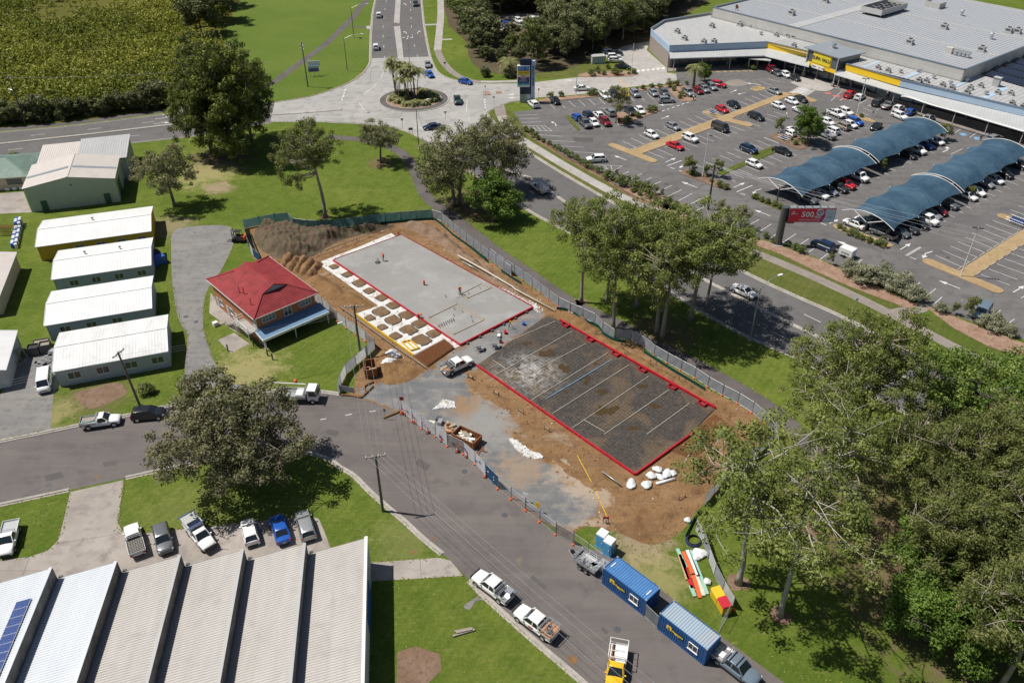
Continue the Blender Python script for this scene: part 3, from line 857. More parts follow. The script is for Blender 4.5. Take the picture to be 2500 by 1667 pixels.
def gable_shed(name,label,fl,fr,br,he,rise,wall,roof,wins=(),over=0.35,pitch=0.45,cat='shed',end_wins=(),group=None,doors=()):
 A,B,C = fl,fr,br
 rz,L = frame(A,B)
 D = loc2(rz,A,C).y
 t = thing(name,label,cat,(A.x,A.y,0),rz,group)
 o = over
 x0,x1,y0,y1 = o * 0.6,L - o * 0.6,o,D - o
 zr = he + rise - 0.1
 ym = D / 2
 zl = he + rise * o / ym - 0.1
 vs = []
 for x in (x0,x1):
  vs += [(x,y0,0),(x,y1,0),(x,y1,zl),(x,ym,zr),(x,y0,zl)]
 b = MB().add(vs,[(0,1,2,3,4),(9,8,7,6,5),(0,4,9,5),(1,6,7,2),(4,3,8,9),(3,2,7,8)])
 b.build('wall',M[wall],t)
 r = MB()
 n = max(8,int(L / pitch))
 ribbed(r,(0,0,he),(L,0,he),(0,ym,he + rise),(L,ym,he + rise),n,0.016)
 ribbed(r,(L,D,he),(0,D,he),(L,ym,he + rise),(0,ym,he + rise),n,0.016)
 ro = r.build('roof',M[roof],t)
 k = MB(); k.box((L / 2,ym,he + rise + 0.03),(L,0.35,0.05)); k.build('ridge_cap',M[roof],ro)
 for y in (0.0,D):
  gt = MB(); gt.box((L / 2,y,he - 0.06),(L,0.13,0.12)); gt.build('gutter',M['gutter'],ro)
 for x in (0.02,L - 0.02):
  bb = MB(); bb.beam((x,0,he - 0.02),(x,ym,he + rise - 0.02),0.06,0.16); bb.beam((x,ym,he + rise - 0.02),(x,D,he - 0.02),0.06,0.16); bb.build('barge_board',M['white'],ro)
 for tx,w,zc,h in wins:
  window(t,w,h,(tx * L,y0 - 0.02,zc),0,2)
 for ty,w,zc,h in end_wins:
  window(t,w,h,(x1 + 0.02,ty * D,zc),R(90),2)
 for tx,w,h,m in doors:
  d = MB(); d.box((tx * L,y0 - 0.02,h / 2),(w,0.08,h)); dd = d.build('door',M[m],t)
  MB().box((tx * L + w * 0.35,y0 - 0.08,1.0),(0.06,0.05,0.12)).build('handle',M['steel'],dd)
 for x in (0.3,L - 0.3):
  MB().tube([(x,0.02,he - 0.1),(x,y0 - 0.05,he - 0.45),(x,y0 - 0.05,0)],0.045,6).build('downpipe',M['wall_grey'],t)
 return t,L,D,rz
hE = 3.1
shed_px = dict(A=((238,290),(1035,180),(1040,10)),B=((348,513),(1035,412),(1037,225)),C=((297,828),(1040,706),(1043,485)),D=((355,1143),(1150,1000),(1145,750)))
SP = {k: [Q(21,*p,hE) for p in v] for k,v in shed_px.items()}
GRP = 'long sheds beside the gravel drive'
tA,LA,DA,_ = gable_shed('storage_shed','white roofed long shed with ochre yellow walls, last of the row',*SP['A'],hE,0.85,'wall_yellow','roof_white',((0.36,1.6,1.7,1.0),(0.54,1.6,1.7,1.0),(0.72,1.6,1.7,1.0),(0.9,1.6,1.7,1.0)),group=GRP)
tB,LB,DB,_ = gable_shed('storage_shed','white roofed shed with two roof vents and pale blue walls',*SP['B'],hE,0.85,'wall_blue','roof_white',((0.2,1.5,1.7,1.1),(0.42,1.5,1.7,1.1),(0.65,1.5,1.7,1.1),(0.88,1.5,1.7,1.1)),group=GRP)
tC,LC,DC,_ = gable_shed('storage_shed','plain white roofed shed without vents, second from the street',*SP['C'],hE,0.85,'wall_blue','roof_white',((0.17,1.6,1.7,1.1),(0.41,1.6,1.7,1.1),(0.65,1.6,1.7,1.1)),group=GRP)
tD,LD,DD,_ = gable_shed('storage_shed','grimy white roofed pale blue shed nearest the street, behind the power pole',*SP['D'],hE,0.85,'wall_blue','roof_grimy',((0.16,1.8,1.65,1.2),(0.405,1.8,1.65,1.2),(0.65,1.8,1.65,1.2),(0.885,1.8,1.65,1.2)),group=GRP)
for t_,L_,D_,spots in ((tA,LA,DA,((0.47,0.62),)),(tB,LB,DB,((0.31,0.62),(0.67,0.62)))):
 for sx,sy in spots:
  b = MB(); b.cyl((sx * L_,sy * D_,hE + 0.55),0.14,0.55,10); b.cyl((sx * L_,sy * D_,hE + 1.05),0.26,0.22,10,0,0.12)
  b.build('roof_vent',M['alu'],t_)
# ---- the pale green hall with the low roofs behind it, far left
A,B,C = Q(11,158,1285,5.4),Q(11,775,1215,5.4),Q(11,800,1133,5.4)
rz,L = frame(A,B); Dp = 12.0
t = thing('metal_hall','pale green metal hall with two dark green doors and cream roof','hall',(A.x,A.y,0),rz)
vs = []
for y in (0.0,Dp):
 vs += [(0,y,0),(L,y,0),(L,y,5.3),(L / 2,y,6.7),(0,y,5.3)]
MB().add(vs,[(4,3,2,1,0),(5,6,7,8,9),(0,5,9,4),(1,2,7,6)]).build('wall',M['wall_green'],t)
b = MB()
for i in range(int(L / 0.55)):
 x = 0.25 + i * 0.55
 zt = 5.3 + 1.4 * (1 - abs(x - L / 2) / (L / 2))
 b.box((x,-0.015,zt / 2),(0.09,0.03,zt - 0.1))
stuff(b.build('cladding_rib',M['wall_green'],t))
b = MB(); n = 28
ribbed(b,(-0.3,-0.25,5.28),(-0.3,Dp + 0.2,5.28),(L / 2,-0.25,6.75),(L / 2,Dp + 0.2,6.75),n,-0.04)
ribbed(b,(L + 0.3,Dp + 0.2,5.28),(L + 0.3,-0.25,5.28),(L / 2,Dp + 0.2,6.75),(L / 2,-0.25,6.75),n,-0.04)
ro = b.build('roof',M['roof_cream'],t)
MB().box((L / 2,Dp / 2,6.8),(0.4,Dp + 0.4,0.06)).build('ridge_cap',M['roof_cream'],ro)
for s in (-1,1):
 MB().beam((L / 2 + s * (L / 2 + 0.1),5.2,5.36),(L / 2 + s * 0.4,5.2,6.75),0.9,0.06).build('skylight_strip',M['roof_slate'],ro)
for x in (0.16,0.87):
 d = MB(); d.box((x * L,-0.05,1.1),(1.2,0.1,2.2)); d.build('door',M['dark_green'],t)
MB().box((L + 0.03,4.0,1.7),(0.08,3.6,3.4)).build('roller_door',M['dark_green'],t)
MB().box((L / 2 + 0.2,-0.1,4.9),(0.35,0.2,0.2)).build('wall_lamp',M['dark_steel'],t)
A2,B2 = Q(11,262,1052,4.4),Q(11,828,1008,4.4)
t = thing('metal_workshop','low cream roofed workshop joined behind the pale green hall','workshop',(A.x,A.y,0),rz)
y0,y1 = Dp + 0.4,Dp + 12.5
MB().prism([(0.4,y0),(L + 1.2,y0),(L + 1.2,y1),(0.4,y1)],0,4.3).build('wall',M['wall_grey'],t)
b = MB(); ribbed(b,(0.0,y0 - 0.2,4.35),(L * 0.47,y0 - 0.2,4.35),(0.0,y1,4.9),(L * 0.47,y1,4.9),18,0.04); b.build('roof',M['roof_cream'],t)
b = MB(); ribbed(b,(L * 0.47,y0 - 0.2,4.7),(L + 1.5,y0 - 0.2,4.7),(L * 0.47,y1 + 0.6,5.2),(L + 1.5,y1 + 0.6,5.2),20,0.04); b.build('roof',M['roof_grey2'],t)
b = MB(); b.cyl((L * 0.5,y0 + 3,4.5),0.12,0.9,8); b.cyl((L * 0.5,y0 + 3,5.3),0.2,0.15,8); b.build('flue',M['dark_steel'],t)
c = Q(11,868,1195)
t = thing('water_tank','round cream rainwater tank beside the pale green hall','water tank',c)
b = MB(); b.cyl((0,0,0),1.15,2.0,24); b.build('shell',M['wall_cream'],t,True,40)
b = MB(); b.cyl((0,0,2.0),1.2,0.25,24,0,0.5); b.build('lid',M['roof_cream'],t,True,40)
c = Q(11,880,1238)
t = thing('timber_heap','heap of scrap timber below the rainwater tank','timber heap',c)
random.seed(3)
for i in range(9):
 a = random.uniform(0,math.pi)
 b = MB(); b.box((random.uniform(-.7,.7),random.uniform(-.9,.9),0.08 + 0.05 * i),(random.uniform(1.2,2.2),0.15,0.06),a); b.build('plank',M['old_timber'],t)
A = Q(11,-330,1240,3.0); B = Q(11,190,1205,3.0)
rz,L = frame(A,B)
t = thing('green_roof_house','cream house with a faded green hip roof at the left edge','house',(A.x,A.y,0),rz)
MB().prism([(0.5,0.5),(L - 0.3,0.5),(L - 0.3,13),(0.5,13)],0,2.95).build('wall',M['wall_cream'],t)
b = MB(); mid = 6.8
b.add([(0,0,2.9),(L + .3,0,2.9),(L + .3,13.5,2.9),(0,13.5,2.9),(-3,mid,5.0),(L - 6,mid,5.0)],[(0,1,5,4),(1,2,5),(2,3,4,5)]); ro = b.build('roof',M['roof_green'],t)
b = MB(); b.beam((L + .3,0,2.92),(L - 6,mid,5.02),0.25,0.08); b.beam((-3,mid,5.02),(L - 6,mid,5.02),0.3,0.08); b.build('ridge_cap',M['roof_green'],ro)
for x in (L - 3.2,L - 8.5):
 window(t,3.0,1.2,(x,0.47,1.8),0,3,'dark_steel')
for x,nm in ((L - 2.2,'a'),(L - 3.6,'b'),(L - 5.0,'c')):
 b = MB(); b.box((x,0.2,0.35),(0.8,0.35,0.65)); o = b.build('air_conditioner',M['white'],t); MB().cyl((x,0.0,0.35),0.01,0.01,8)
# ---- sheds cut by the left edge
def part_shed(label,Apx,Bpx,he,D,rise,wall,roof):
 A,B = Apx,Bpx
 return gable_shed('work_shed',label,A,B,B + (Matrix.Rotation(frame(A,B)[0],3,'Z') @ Vector((0,D,0))),he,rise,wall,roof)
A,B = Q(21,108,395,3.4),Q(21,50,255,3.4)
def end_shed(label,near,far,he,width,rise,wall,roof):
 rz,L = frame(near,far)
 C = far + (Matrix.Rotation(rz,3,'Z') @ Vector((0,width,0)))
 return gable_shed('work_shed',label,near,far,C,he,rise,wall,roof)
def left_ext(p,q,d):
 return p + (p - q).normalized() * d
nearp,farp = Q(21,-10,640,3.2),Q(21,100,360,3.2)
end_shed('cream walled long shed cut by the left edge, beside the pallet yard',nearp,left_ext(farp,nearp,2.0),3.2,9,0.8,'wall_cream','roof_cream')
nearp,farp = Q(21,55,1180,2.9),Q(21,118,870,3.4)
nearp.z = farp.z = 3.2
t,L,D,rz = end_shed('grey walled shed with a white roof cut by the left edge',Q(21,40,1130,3.2),Q(21,120,858,3.2),3.2,9,1.0,'wall_grey','roof_white')
MB().box((-0.0,4.6,1.5),(0.5,3.6,3.0)).build('doorway',M['black'],t)
# ---- the sawtooth works in front
M['tooth'] = plain('stained_fibre_cement',(0.20,0.19,0.175),0.9,var=0.6,vs=0.7)
ZH,ZL = 4.4,2.65
u6,u1 = Q(32,830,872,ZH),Q(31,358,780,ZH)
du = (u6 - u1) / 5.0
du.z = 0
W_ = du.length
rz = math.atan2(du.y,du.x)
org = u1 - du * 3
t = thing('sawtooth_works','workshop with a ribbed sawtooth roof and a white end wall','works',(org.x,org.y,0),rz)
LEN = 27.0
for k in range(9):
 x0,x1 = k * W_,(k + 1) * W_
 zinc = k < 5
 m = 'roof_zinc' if zinc else 'roof_beige'
 x1 = x1 if k < 7 else x1 + 0.0
 b = MB()
 if k - 3 >= -1:
  ribbed(b,(x0 - W_ + 0.02,-LEN,ZL),(x0 - W_ + 0.02,0,ZL),(x0,-LEN,ZH),(x0,0,ZH),90,0.05,0,((0.0,0),(0.55,0),(0.66,1),(0.88,1)))
 ro = b.build('roof',M[m],t)
 b = MB(); b.box((x0 - 0.18,-LEN / 2,ZH + 0.05),(0.34,LEN + 0.1,0.06)); b.build('ridge_flashing',M['roof_zinc' if zinc else 'roof_grey2'],ro)
 b = MB()
 if k < 8:
  ribbed(b,(x0 + 0.0,-LEN,ZL - 0.2),(x0 + 0.0,0,ZL - 0.2),(x0 + 0.0,-LEN,ZH),(x0 + 0.0,0,ZH),60,-0.03)
  b.build('tooth_wall',M['tooth'],t)
  MB().box((x0 + 0.25,-LEN / 2,ZL - 0.03),(0.5,LEN,0.05)).build('box_gutter',M['roof_slate'],t)
  MB().box((x0 + 0.32,0.12,ZL + 0.05),(0.4,0.24,0.3)).build('rain_head',M['dark_steel'],t)
b = MB()
pts = []
for k in range(9):
 x0 = k * W_
 pts += [(x0 - W_ + 0.04,ZL - 0.05),(x0 - 0.04,ZH - 0.08)]
for i in range(0,len(pts),2):
 (xa,za),(xb,zb) = pts[i],pts[i + 1]
 b.add([(xa,-0.05,0),(xb,-0.05,0),(xb,-0.05,zb),(xa,-0.05,za)],[(3,2,1,0)])
 b.add([(xa,-0.05,za),(xb,-0.05,zb),(xb,-0.05,zb + 0.03),(xa,-0.05,za + 0.03)],[(0,1,2,3)])
b.build('wall',M['wall_grey'],t)
xe = 8 * W_
b = MB(); b.quad((xe - 0.02,-LEN,0),(xe - 0.02,0,0),(xe - 0.02,0,ZH),(xe - 0.02,-LEN,ZH))
for i in range(54):
 b.box((xe,-0.3 - i * 0.5,ZH / 2),(0.05,0.06,ZH - 0.1))
b.build('end_wall',M['white'],t)
for y,h,z0 in ((-4.3,2.4,1.2),):
 b = MB(); b.box((xe + 0.06,-7.2,1.6),(0.06,5.0,2.6)); o = b.build('blue_shutter',M['blue'],t)
 b = MB(); b.box((xe + 0.05,-3.0,1.2),(0.06,1.0,2.4)); b.build('door',M['wall_grey'],t)
b = MB(); b.box((xe - 0.1,-LEN / 2,ZH + 0.11),(0.32,LEN + 0.15,0.07)); b.build('end_flashing',M['white'],t)
t1 = math.atan2(ZH - ZL,W_)
M['pv'] = None
nt = NT('solar_cells'); p = nt.pos(True)
br = nt.n('ShaderNodeTexBrick',offset=0.0); br.inputs['Scale'].default_value = 1.0
for k_,v_ in (('Color1',(0.012,0.035,0.16,1)),('Color2',(0.016,0.045,0.2,1)),('Mortar',(0.16,0.2,0.32,1)),('Mortar Size',0.012),('Brick Width',0.16),('Row Height',0.16)):
 br.inputs[k_].default_value = v_
nt.l(p,br.inputs['Vector']); nt.col(br.outputs['Color']).set(0.12,spec=0.7); M['pv'] = nt.m
nt = NT('dark_solar_cells'); nt.col((0.02,0.026,0.045)).set(0.15,spec=0.6); M['pv2'] = nt.m
PVM = MB().box((0,0,0),(1.62,0.98,0.035)).mesh('panel_glass',M['pv'])
PVF = MB()
for s in (-1,1):
 PVF.box((0.82 * s,0,0),(0.03,1.0,0.05)); PVF.box((0,0.5 * s,0),(1.67,0.025,0.05))
PVF = PVF.mesh('frame',M['alu'])
arr = thing('solar_array','blue solar panels in a row on the zinc sawtooth pitch','solar array',(org.x,org.y,0),rz)
slope = Matrix.Rotation(-t1,3,'Y')
px0 = loc2(rz,org,Q(31,180,1025,4.1))
for i in range(14):
 cx = 3 * W_ - 1.75
 cz = ZH - (1.75) * math.tan(t1) + 0.16
 o = link('panel',PVM,arr,(cx,px0.y - i * 1.04,cz)); o.rotation_euler = (0,-t1,0)
 f = link('frame',PVF,o)
# ---- the red tiled brick house
M['brick'] = None
nt = NT('orange_brick'); p = nt.pos(True)
br = nt.n('ShaderNodeTexBrick'); br.inputs['Scale'].default_value = 1.0
for k_,v_ in (('Color1',(0.40,0.135,0.05,1)),('Color2',(0.46,0.17,0.065,1)),('Mortar',(0.42,0.30,0.2,1)),('Mortar Size',0.008),('Brick Width',0.24),('Row Height',0.086)):
 br.inputs[k_].default_value = v_
sx = nt.n('ShaderNodeSeparateXYZ'); cx_ = nt.n('ShaderNodeCombineXYZ'); nt.l(p,sx.inputs[0]); nt.l(nt.math('ADD',sx.outputs[0],sx.outputs[1]),cx_.inputs[0]); nt.l(sx.outputs[2],cx_.inputs[1]); nt.l(cx_.outputs[0],br.inputs['Vector'])
nt.col(br.outputs['Color']).set(0.85,spec=0.2); M['brick'] = nt.m
nt = NT('red_roof_tile'); p = nt.pos(True)
c_ = nt.mix(nt.ramp(nt.noise(p,0.35,6,0.7,0.3),[(0.35,0.0),(0.7,1.0)]),(0.235,0.028,0.032),(0.32,0.05,0.052))
c_ = nt.mix(nt.ramp(nt.noise(p,0.9,6,0.72,0.2),[(0.47,0.0),(0.70,0.8)]),c_,(0.13,0.028,0.030))
nt.col(c_).set(0.75,spec=0.25); M['tile'] = nt.m
F_,R_,L_ = Q(22,195,785,4.95),Q(22,635,602,4.95),Q(21,1400,515,4.95)
rz,L = frame(F_,R_)
Dp = loc2(rz,F_,L_).y
t = thing('brick_house','two storey orange brick house with a red tiled hip roof','house',(F_.x,F_.y,0),rz)
ov = 0.5
b = MB(); b.prism([(ov,ov),(L - ov,ov),(L - ov,Dp - ov),(ov,Dp - ov)],0,4.9); b.build('wall',M['brick'],t)
he,hr = 4.95,7.45
xm = L / 2; yf = xm * 0.92; yb = Dp - xm * 0.92
gab = 0.62        # height share where the front hip turns into a small gable
def roof_face(mb,e0,e1,r0,r1,n,stp=0.055,cols=None):
 e0,e1,r0,r1 = map(Vector,(e0,e1,r0,r1))
 nr = (e1 - e0).cross(r0 - e0).normalized()
 for i in range(n):
  a,c = i / n,(i + 1) / n
  p0,p1,q0,q1 = e0.lerp(r0,a),e1.lerp(r1,a),e0.lerp(r0,c),e1.lerp(r1,c)
  wdt = (p1 - p0).length
  k = max(1,int(wdt / 0.33))
  vs = []
  for j in range(2 * k + 1):
   f = j / (2 * k)
   hh = nr * (0.035 if j % 2 else 0.0)
   vs += [p0.lerp(p1,f) + nr * stp + hh,q0.lerp(q1,f) + hh,p0.lerp(p1,f)]
  fs = []
  for j in range(2 * k):
   o = 3 * j
   fs += [(o,o + 3,o + 4,o + 1),(o + 2,o + 5,o + 3,o)]
  mb.add(vs,fs)
zg = he + (hr - he) * gab
g0 = (xm - xm * (1 - gab),yf * gab,zg); g1 = (xm + xm * (1 - gab),yf * gab,zg)
yr0 = yf * gab + 0.3
b = MB()
roof_face(b,(0,0,he),(L,0,he),g0,g1,11)
ro = stuff(b.build('roof_tiles',M['tile'],t)); del ro['kind']
ro.name = 'roof'
b = MB()
roof_face(b,(0,Dp,he),(0,0,he),(g0[0],Dp - yf * gab,zg),g0,11)
roof_face(b,(g0[0],Dp - yf * gab - 0.0,zg),g0,(xm,Dp - yf * gab,hr),(xm,yr0 - 0.25,hr),7)
roof_face(b,(L,0,he),(L,Dp,he),g1,(g1[0],Dp - yf * gab,zg),11)
roof_face(b,g1,(g1[0],Dp - yf * gab,zg),(xm,yr0 - 0.25,hr),(xm,Dp - yf * gab,hr),7)
roof_face(b,(L,Dp,he),(0,Dp,he),(g1[0],Dp - yf * gab,zg),(g0[0],Dp - yf * gab,zg),11)
b.build('tiles',M['tile'],ro)
for gy in (yf * gab + 0.02,Dp - yf * gab - 0.02):
 b = MB(); b.add([(g0[0] + .1,gy,zg),(g1[0] - .1,gy,zg),(xm,gy,hr - 0.08)],[(0,1,2)] if gy < Dp / 2 else [(2,1,0)]); b.build('gablet',M['wall_blue'],ro)
b = MB()
rd = lambda a,c: b.tube([Vector(a) + Vector((0,0,.06)),Vector(c) + Vector((0,0,.06))],0.13,6)
rd((0,0,he),g0); rd(g0,(xm,yr0 - 0.25,hr)); rd((L,0,he),g1); rd(g1,(xm,yr0 - 0.25,hr)); rd((xm,yr0 - 0.25,hr),(xm,Dp - yf * gab,hr))
rd((0,Dp,he),(g0[0],Dp - yf * gab,zg)); rd((L,Dp,he),(g1[0],Dp - yf * gab,zg))
b.build('ridge_tiles',M['tile'],ro)
b = MB()
for a,c in (((0,-.05),(L,-.05)),((L + .05,0),(L + .05,Dp)),((-.05,0),(-.05,Dp))):
 b.beam((a[0],a[1],he - 0.03),(c[0],c[1],he - 0.03),0.12,0.14)
b.build('gutter',M['wall_grey'],ro)
for x,y,h in ((1.6,7.4,0.9),(1.9,6.3,1.1),(1.3,3.0,0.8)):
 b = MB(); b.cyl((x,y,he + 0.5),0.06,h + 0.6,8); b.build('vent_pipe',M['tile'],ro)
window(t,2.3,1.0,(2.6,ov - 0.02,3.9),0,4); window(t,1.35,1.5,(L * 0.52,ov - 0.02,3.65),0,2); window(t,2.2,1.0,(L - 2.3,ov - 0.02,3.9),0,4)
for y,w,h,z,d in ((Dp - 1.6,0.9,2.0,1.0,1),(Dp - 3.0,1.0,1.1,1.6,0),(Dp - 5.2,0.9,2.0,1.0,1),(Dp - 6.6,1.0,1.1,1.6,0),(Dp - 8.2,0.9,2.0,1.0,1),(1.3,0.9,2.0,3.7,1)):
 if d:
  MB().box((ov - 0.02,y,z),(0.08,w,h)).build('door',M['wall_blue'],t)
 else:
  window(t,w,h,(ov - 0.02,y,z),R(-90),1,'white')
b = MB(); b.box((-0.4,2.6,2.55),(1.7,4.6,0.14)); b.build('landing',M['concrete'],t)
b = MB()
for z in (3.05,3.55):
 b.beam((-1.2,0.4,z),(-1.2,4.9,z),0.06); b.beam((-1.2,0.4,z),(0.4,0.4,z),0.06); b.beam((-1.2,4.9,z),(0.4,4.9,z),0.06)
for y in (0.4,1.9,3.4,4.9):
 b.beam((-1.2,y,2.6),(-1.2,y,3.6),0.06)
b.build('railing',M['white'],t)
b = MB()
for i in range(14):
 b.box((-0.75,5.1 + i * 0.27,2.4 - i * 0.175),(0.85,0.28,0.05))
b.beam((-1.15,4.9,2.4),(-1.15,8.9,0.0),0.06,0.25)
b.build('stair',M['concrete'],t)
b = MB(); b.tube([(-1.2,0.45,0),(-1.2,0.45,2.5)],0.06,8); b.tube([(-1.2,4.8,0),(-1.2,4.8,2.5)],0.06,8); b.build('landing_post',M['white'],t)
b = MB(); b.tube([(ov - .1,ov - .1,0),(ov - .1,ov - .1,he)],0.05,6); b.build('downpipe',M['white'],t)
b = MB(); ribbed(b,(-0.1,ov - 2.6,2.15),(L + 0.3,ov - 2.6,2.15),(-0.1,ov - 0.02,2.75),(L + 0.3,ov - 0.02,2.75),42,0.05); aw = b.build('awning',M['awning_blue'],t)
b = MB(); b.box((L / 2 + 0.1,ov - 2.65,2.05),(L + 0.5,0.08,0.42)); b.beam((-0.12,ov - 2.6,2.05),(-0.12,ov,2.65),0.08,0.3); b.build('awning_fascia',M['white'],aw)
for x in (0.1,L * 0.48,L):
 b = MB(); b.beam((x,ov - 2.45,0),(x,ov - 2.45,2.0),0.12); b.build('awning_post',M['white'],aw)
b = MB(); b.box((L / 2,ov - 0.05,1.1),(L - 1.4,0.06,2.0)); b.build('shopfront',M['window'],t)
b = MB(); b.box((0.6,ov - 0.9,0.55),(0.1,1.8,1.1)); b.build('side_wall',M['wall_blue'],t)
# ---- the shopping centre
def world_part(mb,name,mats,parent,**kw):
 lo = parent.location
 mb.v = [(x - lo.x,y - lo.y,z - lo.z) for x,y,z in mb.v]
 return mb.build(name,mats,parent,**kw)
P0,P1,P2,P3,P4 = Q(13,1218,315,6.5),Q(14,205,288,6.5),Q(14,510,358,6.5),Q(14,745,438,6.5),Q(14,1120,545,6.5)
P5 = Q(14,1960,742,6.5); P6 = ext(P4,P5,30); PW = Q(13,1090,200,6.5)
um = (P5 - P1).normalized(); vm = Vector((-um.y,um.x,0))      # along the front, into the building
M['parapet'] = plain('parapet_cladding',(0.50,0.49,0.46),0.7,vs=0.3)
M['capping'] = plain('blue_grey_capping',(0.16,0.20,0.255),0.45)
M['fascia_blue'] = plain('pale_blue_fascia',(0.40,0.52,0.66),0.5,vs=0.4)
M['fascia_yellow'] = plain('yellow_fascia',(0.86,0.56,0.02),0.45,var=0.05,vs=0.4)
M['brick_grey'] = plain('grey_brick_base',(0.30,0.255,0.225),0.85,vs=1.0)
M['soffit'] = plain('pale_canopy_sheet',(0.46,0.47,0.465),0.45,vs=0.4)
mall = thing('shopping_centre','large grey roofed shopping centre with a yellow fascia and long front canopy','shopping centre',(P1.x,P1.y,0))
back = 70.0
lowpoly = [P0,P1,P6,P6 + vm * back,P1 + vm * (back + 30) - um * 40,Q(13,1512,86,6.5),Q(13,1180,140,6.5),PW]
def wallstrip(pts,z0,z1,th=0.3):
 b = MB()
 for a,c in zip(pts[:-1],pts[1:]):
  d = (c - a); d.z = 0; d.normalize()
  nrm = Vector((-d.y,d.x,0)) * th
  b.prism([(a.x,a.y),(c.x,c.y),(c.x + nrm.x,c.y + nrm.y),(a.x + nrm.x,a.y + nrm.y)],z0,z1)
 return b
b = MB(); b.add([(p.x,p.y,6.0) for p in lowpoly],[tuple(range(len(lowpoly)))]); low = world_part(b,'low_roof',M['roof_grey2'],mall)
b = MB(); b.prism([(p.x,p.y) for p in [PW,P0,P0 + (P1 - P0).normalized() * 1.2,PW + (P1 - P0).normalized() * 1.2]],0,4.6)
world_part(b,'side_wall',M['brick_grey'],mall)
b = wallstrip([PW,P0],4.6,6.5); world_part(b,'side_fascia',M['fascia_blue'],mall)
b = wallstrip([Q(13,1512,86,6.5),Q(13,1180,140,6.5),PW],0,6.7); world_part(b,'back_wall',M['parapet'],mall)
ins = 0.25
sf = [P0 + vm * ins + (P1 - P0).normalized() * .3,P1 + vm * ins,P6 + vm * ins]
b = wallstrip(sf,0,4.7); world_part(b,'shopfront',M['window'],mall)
k = 0
for a,c,step in ((sf[0],sf[1],3.0),(sf[1],sf[2],3.6)):
 for p,d in walk([a,c],step):
  b = MB(); q = p - Vector((-d.y,d.x,0)) * 0.1
  b.box((q.x,q.y,2.3),(0.5,0.5,4.6) if k % 3 == 0 else (0.12,0.2,4.6),math.atan2(d.y,d.x)); k += 1
  world_part(b,'shop_pier' if (k - 1) % 3 == 0 else 'mullion',M['brick_grey' if (k - 1) % 3 == 0 else 'dark_steel'],mall)
for a,c,m in ((P0,P1,'fascia_blue'),(P1,P2,'fascia_yellow'),(P3,P4,'fascia_yellow'),(P4,P6,'fascia_blue')):
 b = wallstrip([a,c],4.7,6.5); f = world_part(b,'fascia',M[m],mall)
 d = (c - a).normalized(); b = MB(); b.ribbon([a + Vector((-d.y,d.x,0)) * .1,c + Vector((-d.y,d.x,0)) * .1],0.5,6.5,6.62); world_part(b,'fascia_capping',M['capping'],mall)
b = MB(); b.ribbon([Q(13,1512,86,6.7),Q(13,1180,140,6.7),PW],0.5,6.7,6.8); world_part(b,'parapet_capping',M['capping'],mall)
C0,C1,C2,C3,C5 = Q(13,1220,400,3.9),Q(14,190,380,3.9),Q(14,490,455,3.9),Q(14,665,505,3.9),Q(14,1960,890,3.9)
C6 = ext(C3,C5,30)
for (a,c,e,f) in ((C0,C1,P0,P1),(C1,C2,P1,P2),(C3,C6,P3 - um * 3,P6)):
 e2,f2 = Vector((e.x,e.y,4.72)),Vector((f.x,f.y,4.72))
 b = MB(); ribbed(b,a,c,e2,f2,int((c - a).length / 0.8),0.02); cn = world_part(b,'canopy',M['soffit'],mall)
 b = MB(); b.beam(a - Vector((0,0,.12)),c - Vector((0,0,.12)),0.14,0.32); world_part(b,'canopy_edge',M['white'],mall)
 d = (c - a).normalized(); nv = Vector((-d.y,d.x,0))
 for p,_d in walk([a + nv * 0.5,c + nv * 0.5],8.5,1.5):
  b = MB(); b.cyl((p.x,p.y,0),0.11,3.85,8); world_part(b,'canopy_post',M['soffit'],mall)
b = MB(); b.prism([(p.x,p.y) for p in (C0,C1,C2,C3,C6,P6,P1,P0)],0,0.13); world_part(b,'pavement',M['path_grey'],mall)
h0 = Q(13,1512,50,9.3); uh = (Q(14,1600,488,9.3) - h0).normalized(); vh = Vector((-uh.y,uh.x,0))
LH = (Q(14,1560,478,9.3) - h0).length
hall = [h0,h0 + uh * LH,h0 + uh * LH + vh * 75,h0 + vh * 75]
b = wallstrip(hall + [hall[0]],6.0,9.3,0.3); hw = world_part(b,'hall_wall',M['parapet'],mall)
b = MB(); b.add([(p.x,p.y,8.9) for p in hall],[(0,1,2,3)]); hr_ = world_part(b,'hall_roof',M['roof_grey'],mall)
b = MB(); b.ribbon([h + vh * .15 for h in hall[:2]],0.55,9.3,9.42); b.ribbon([hall[1] - uh * .15,hall[2] - uh * .15],0.55,9.3,9.42); b.ribbon([hall[0] + uh * .15,hall[3] + uh * .15],0.55,9.3,9.42)
world_part(b,'hall_capping',M['capping'],mall)
b = MB()
for i in range(int(LH / 1.1)):
 a = h0 + uh * (0.8 + i * 1.1); b.beam((a.x + vh.x * .6,a.y + vh.y * .6,8.93),(a.x + vh.x * 74,a.y + vh.y * 74,8.93),0.07,0.06)
stuff(world_part(b,'roof_seam',M['roof_grey'],mall))
for f,m in ((20,'parapet'),(42,'parapet')):
 b = MB(); a = h0 + vh * f; c = h0 + uh * LH + vh * f
 b.beam((a.x,a.y,8.98),(c.x,c.y,8.98),0.45,0.1); world_part(b,'roof_step',M[m],mall)
b = MB(); a = h0 + uh * 30 + vh * 1; c = h0 + uh * 30 + vh * 70
b.beam((a.x,a.y,8.96),(c.x,c.y,8.96),3.6,0.12); world_part(b,'translucent_strip',M['roof_grey2'],mall)
b = MB()
for i in range(60):
 a = P1 + um * (1 + i * 1.3) + vm * 0.6; b.beam((a.x,a.y,6.03),(a.x + vm.x * 16,a.y + vm.y * 16,6.03),0.06,0.06)
stuff(world_part(b,'low_roof_seam',M['roof_grey2'],mall))
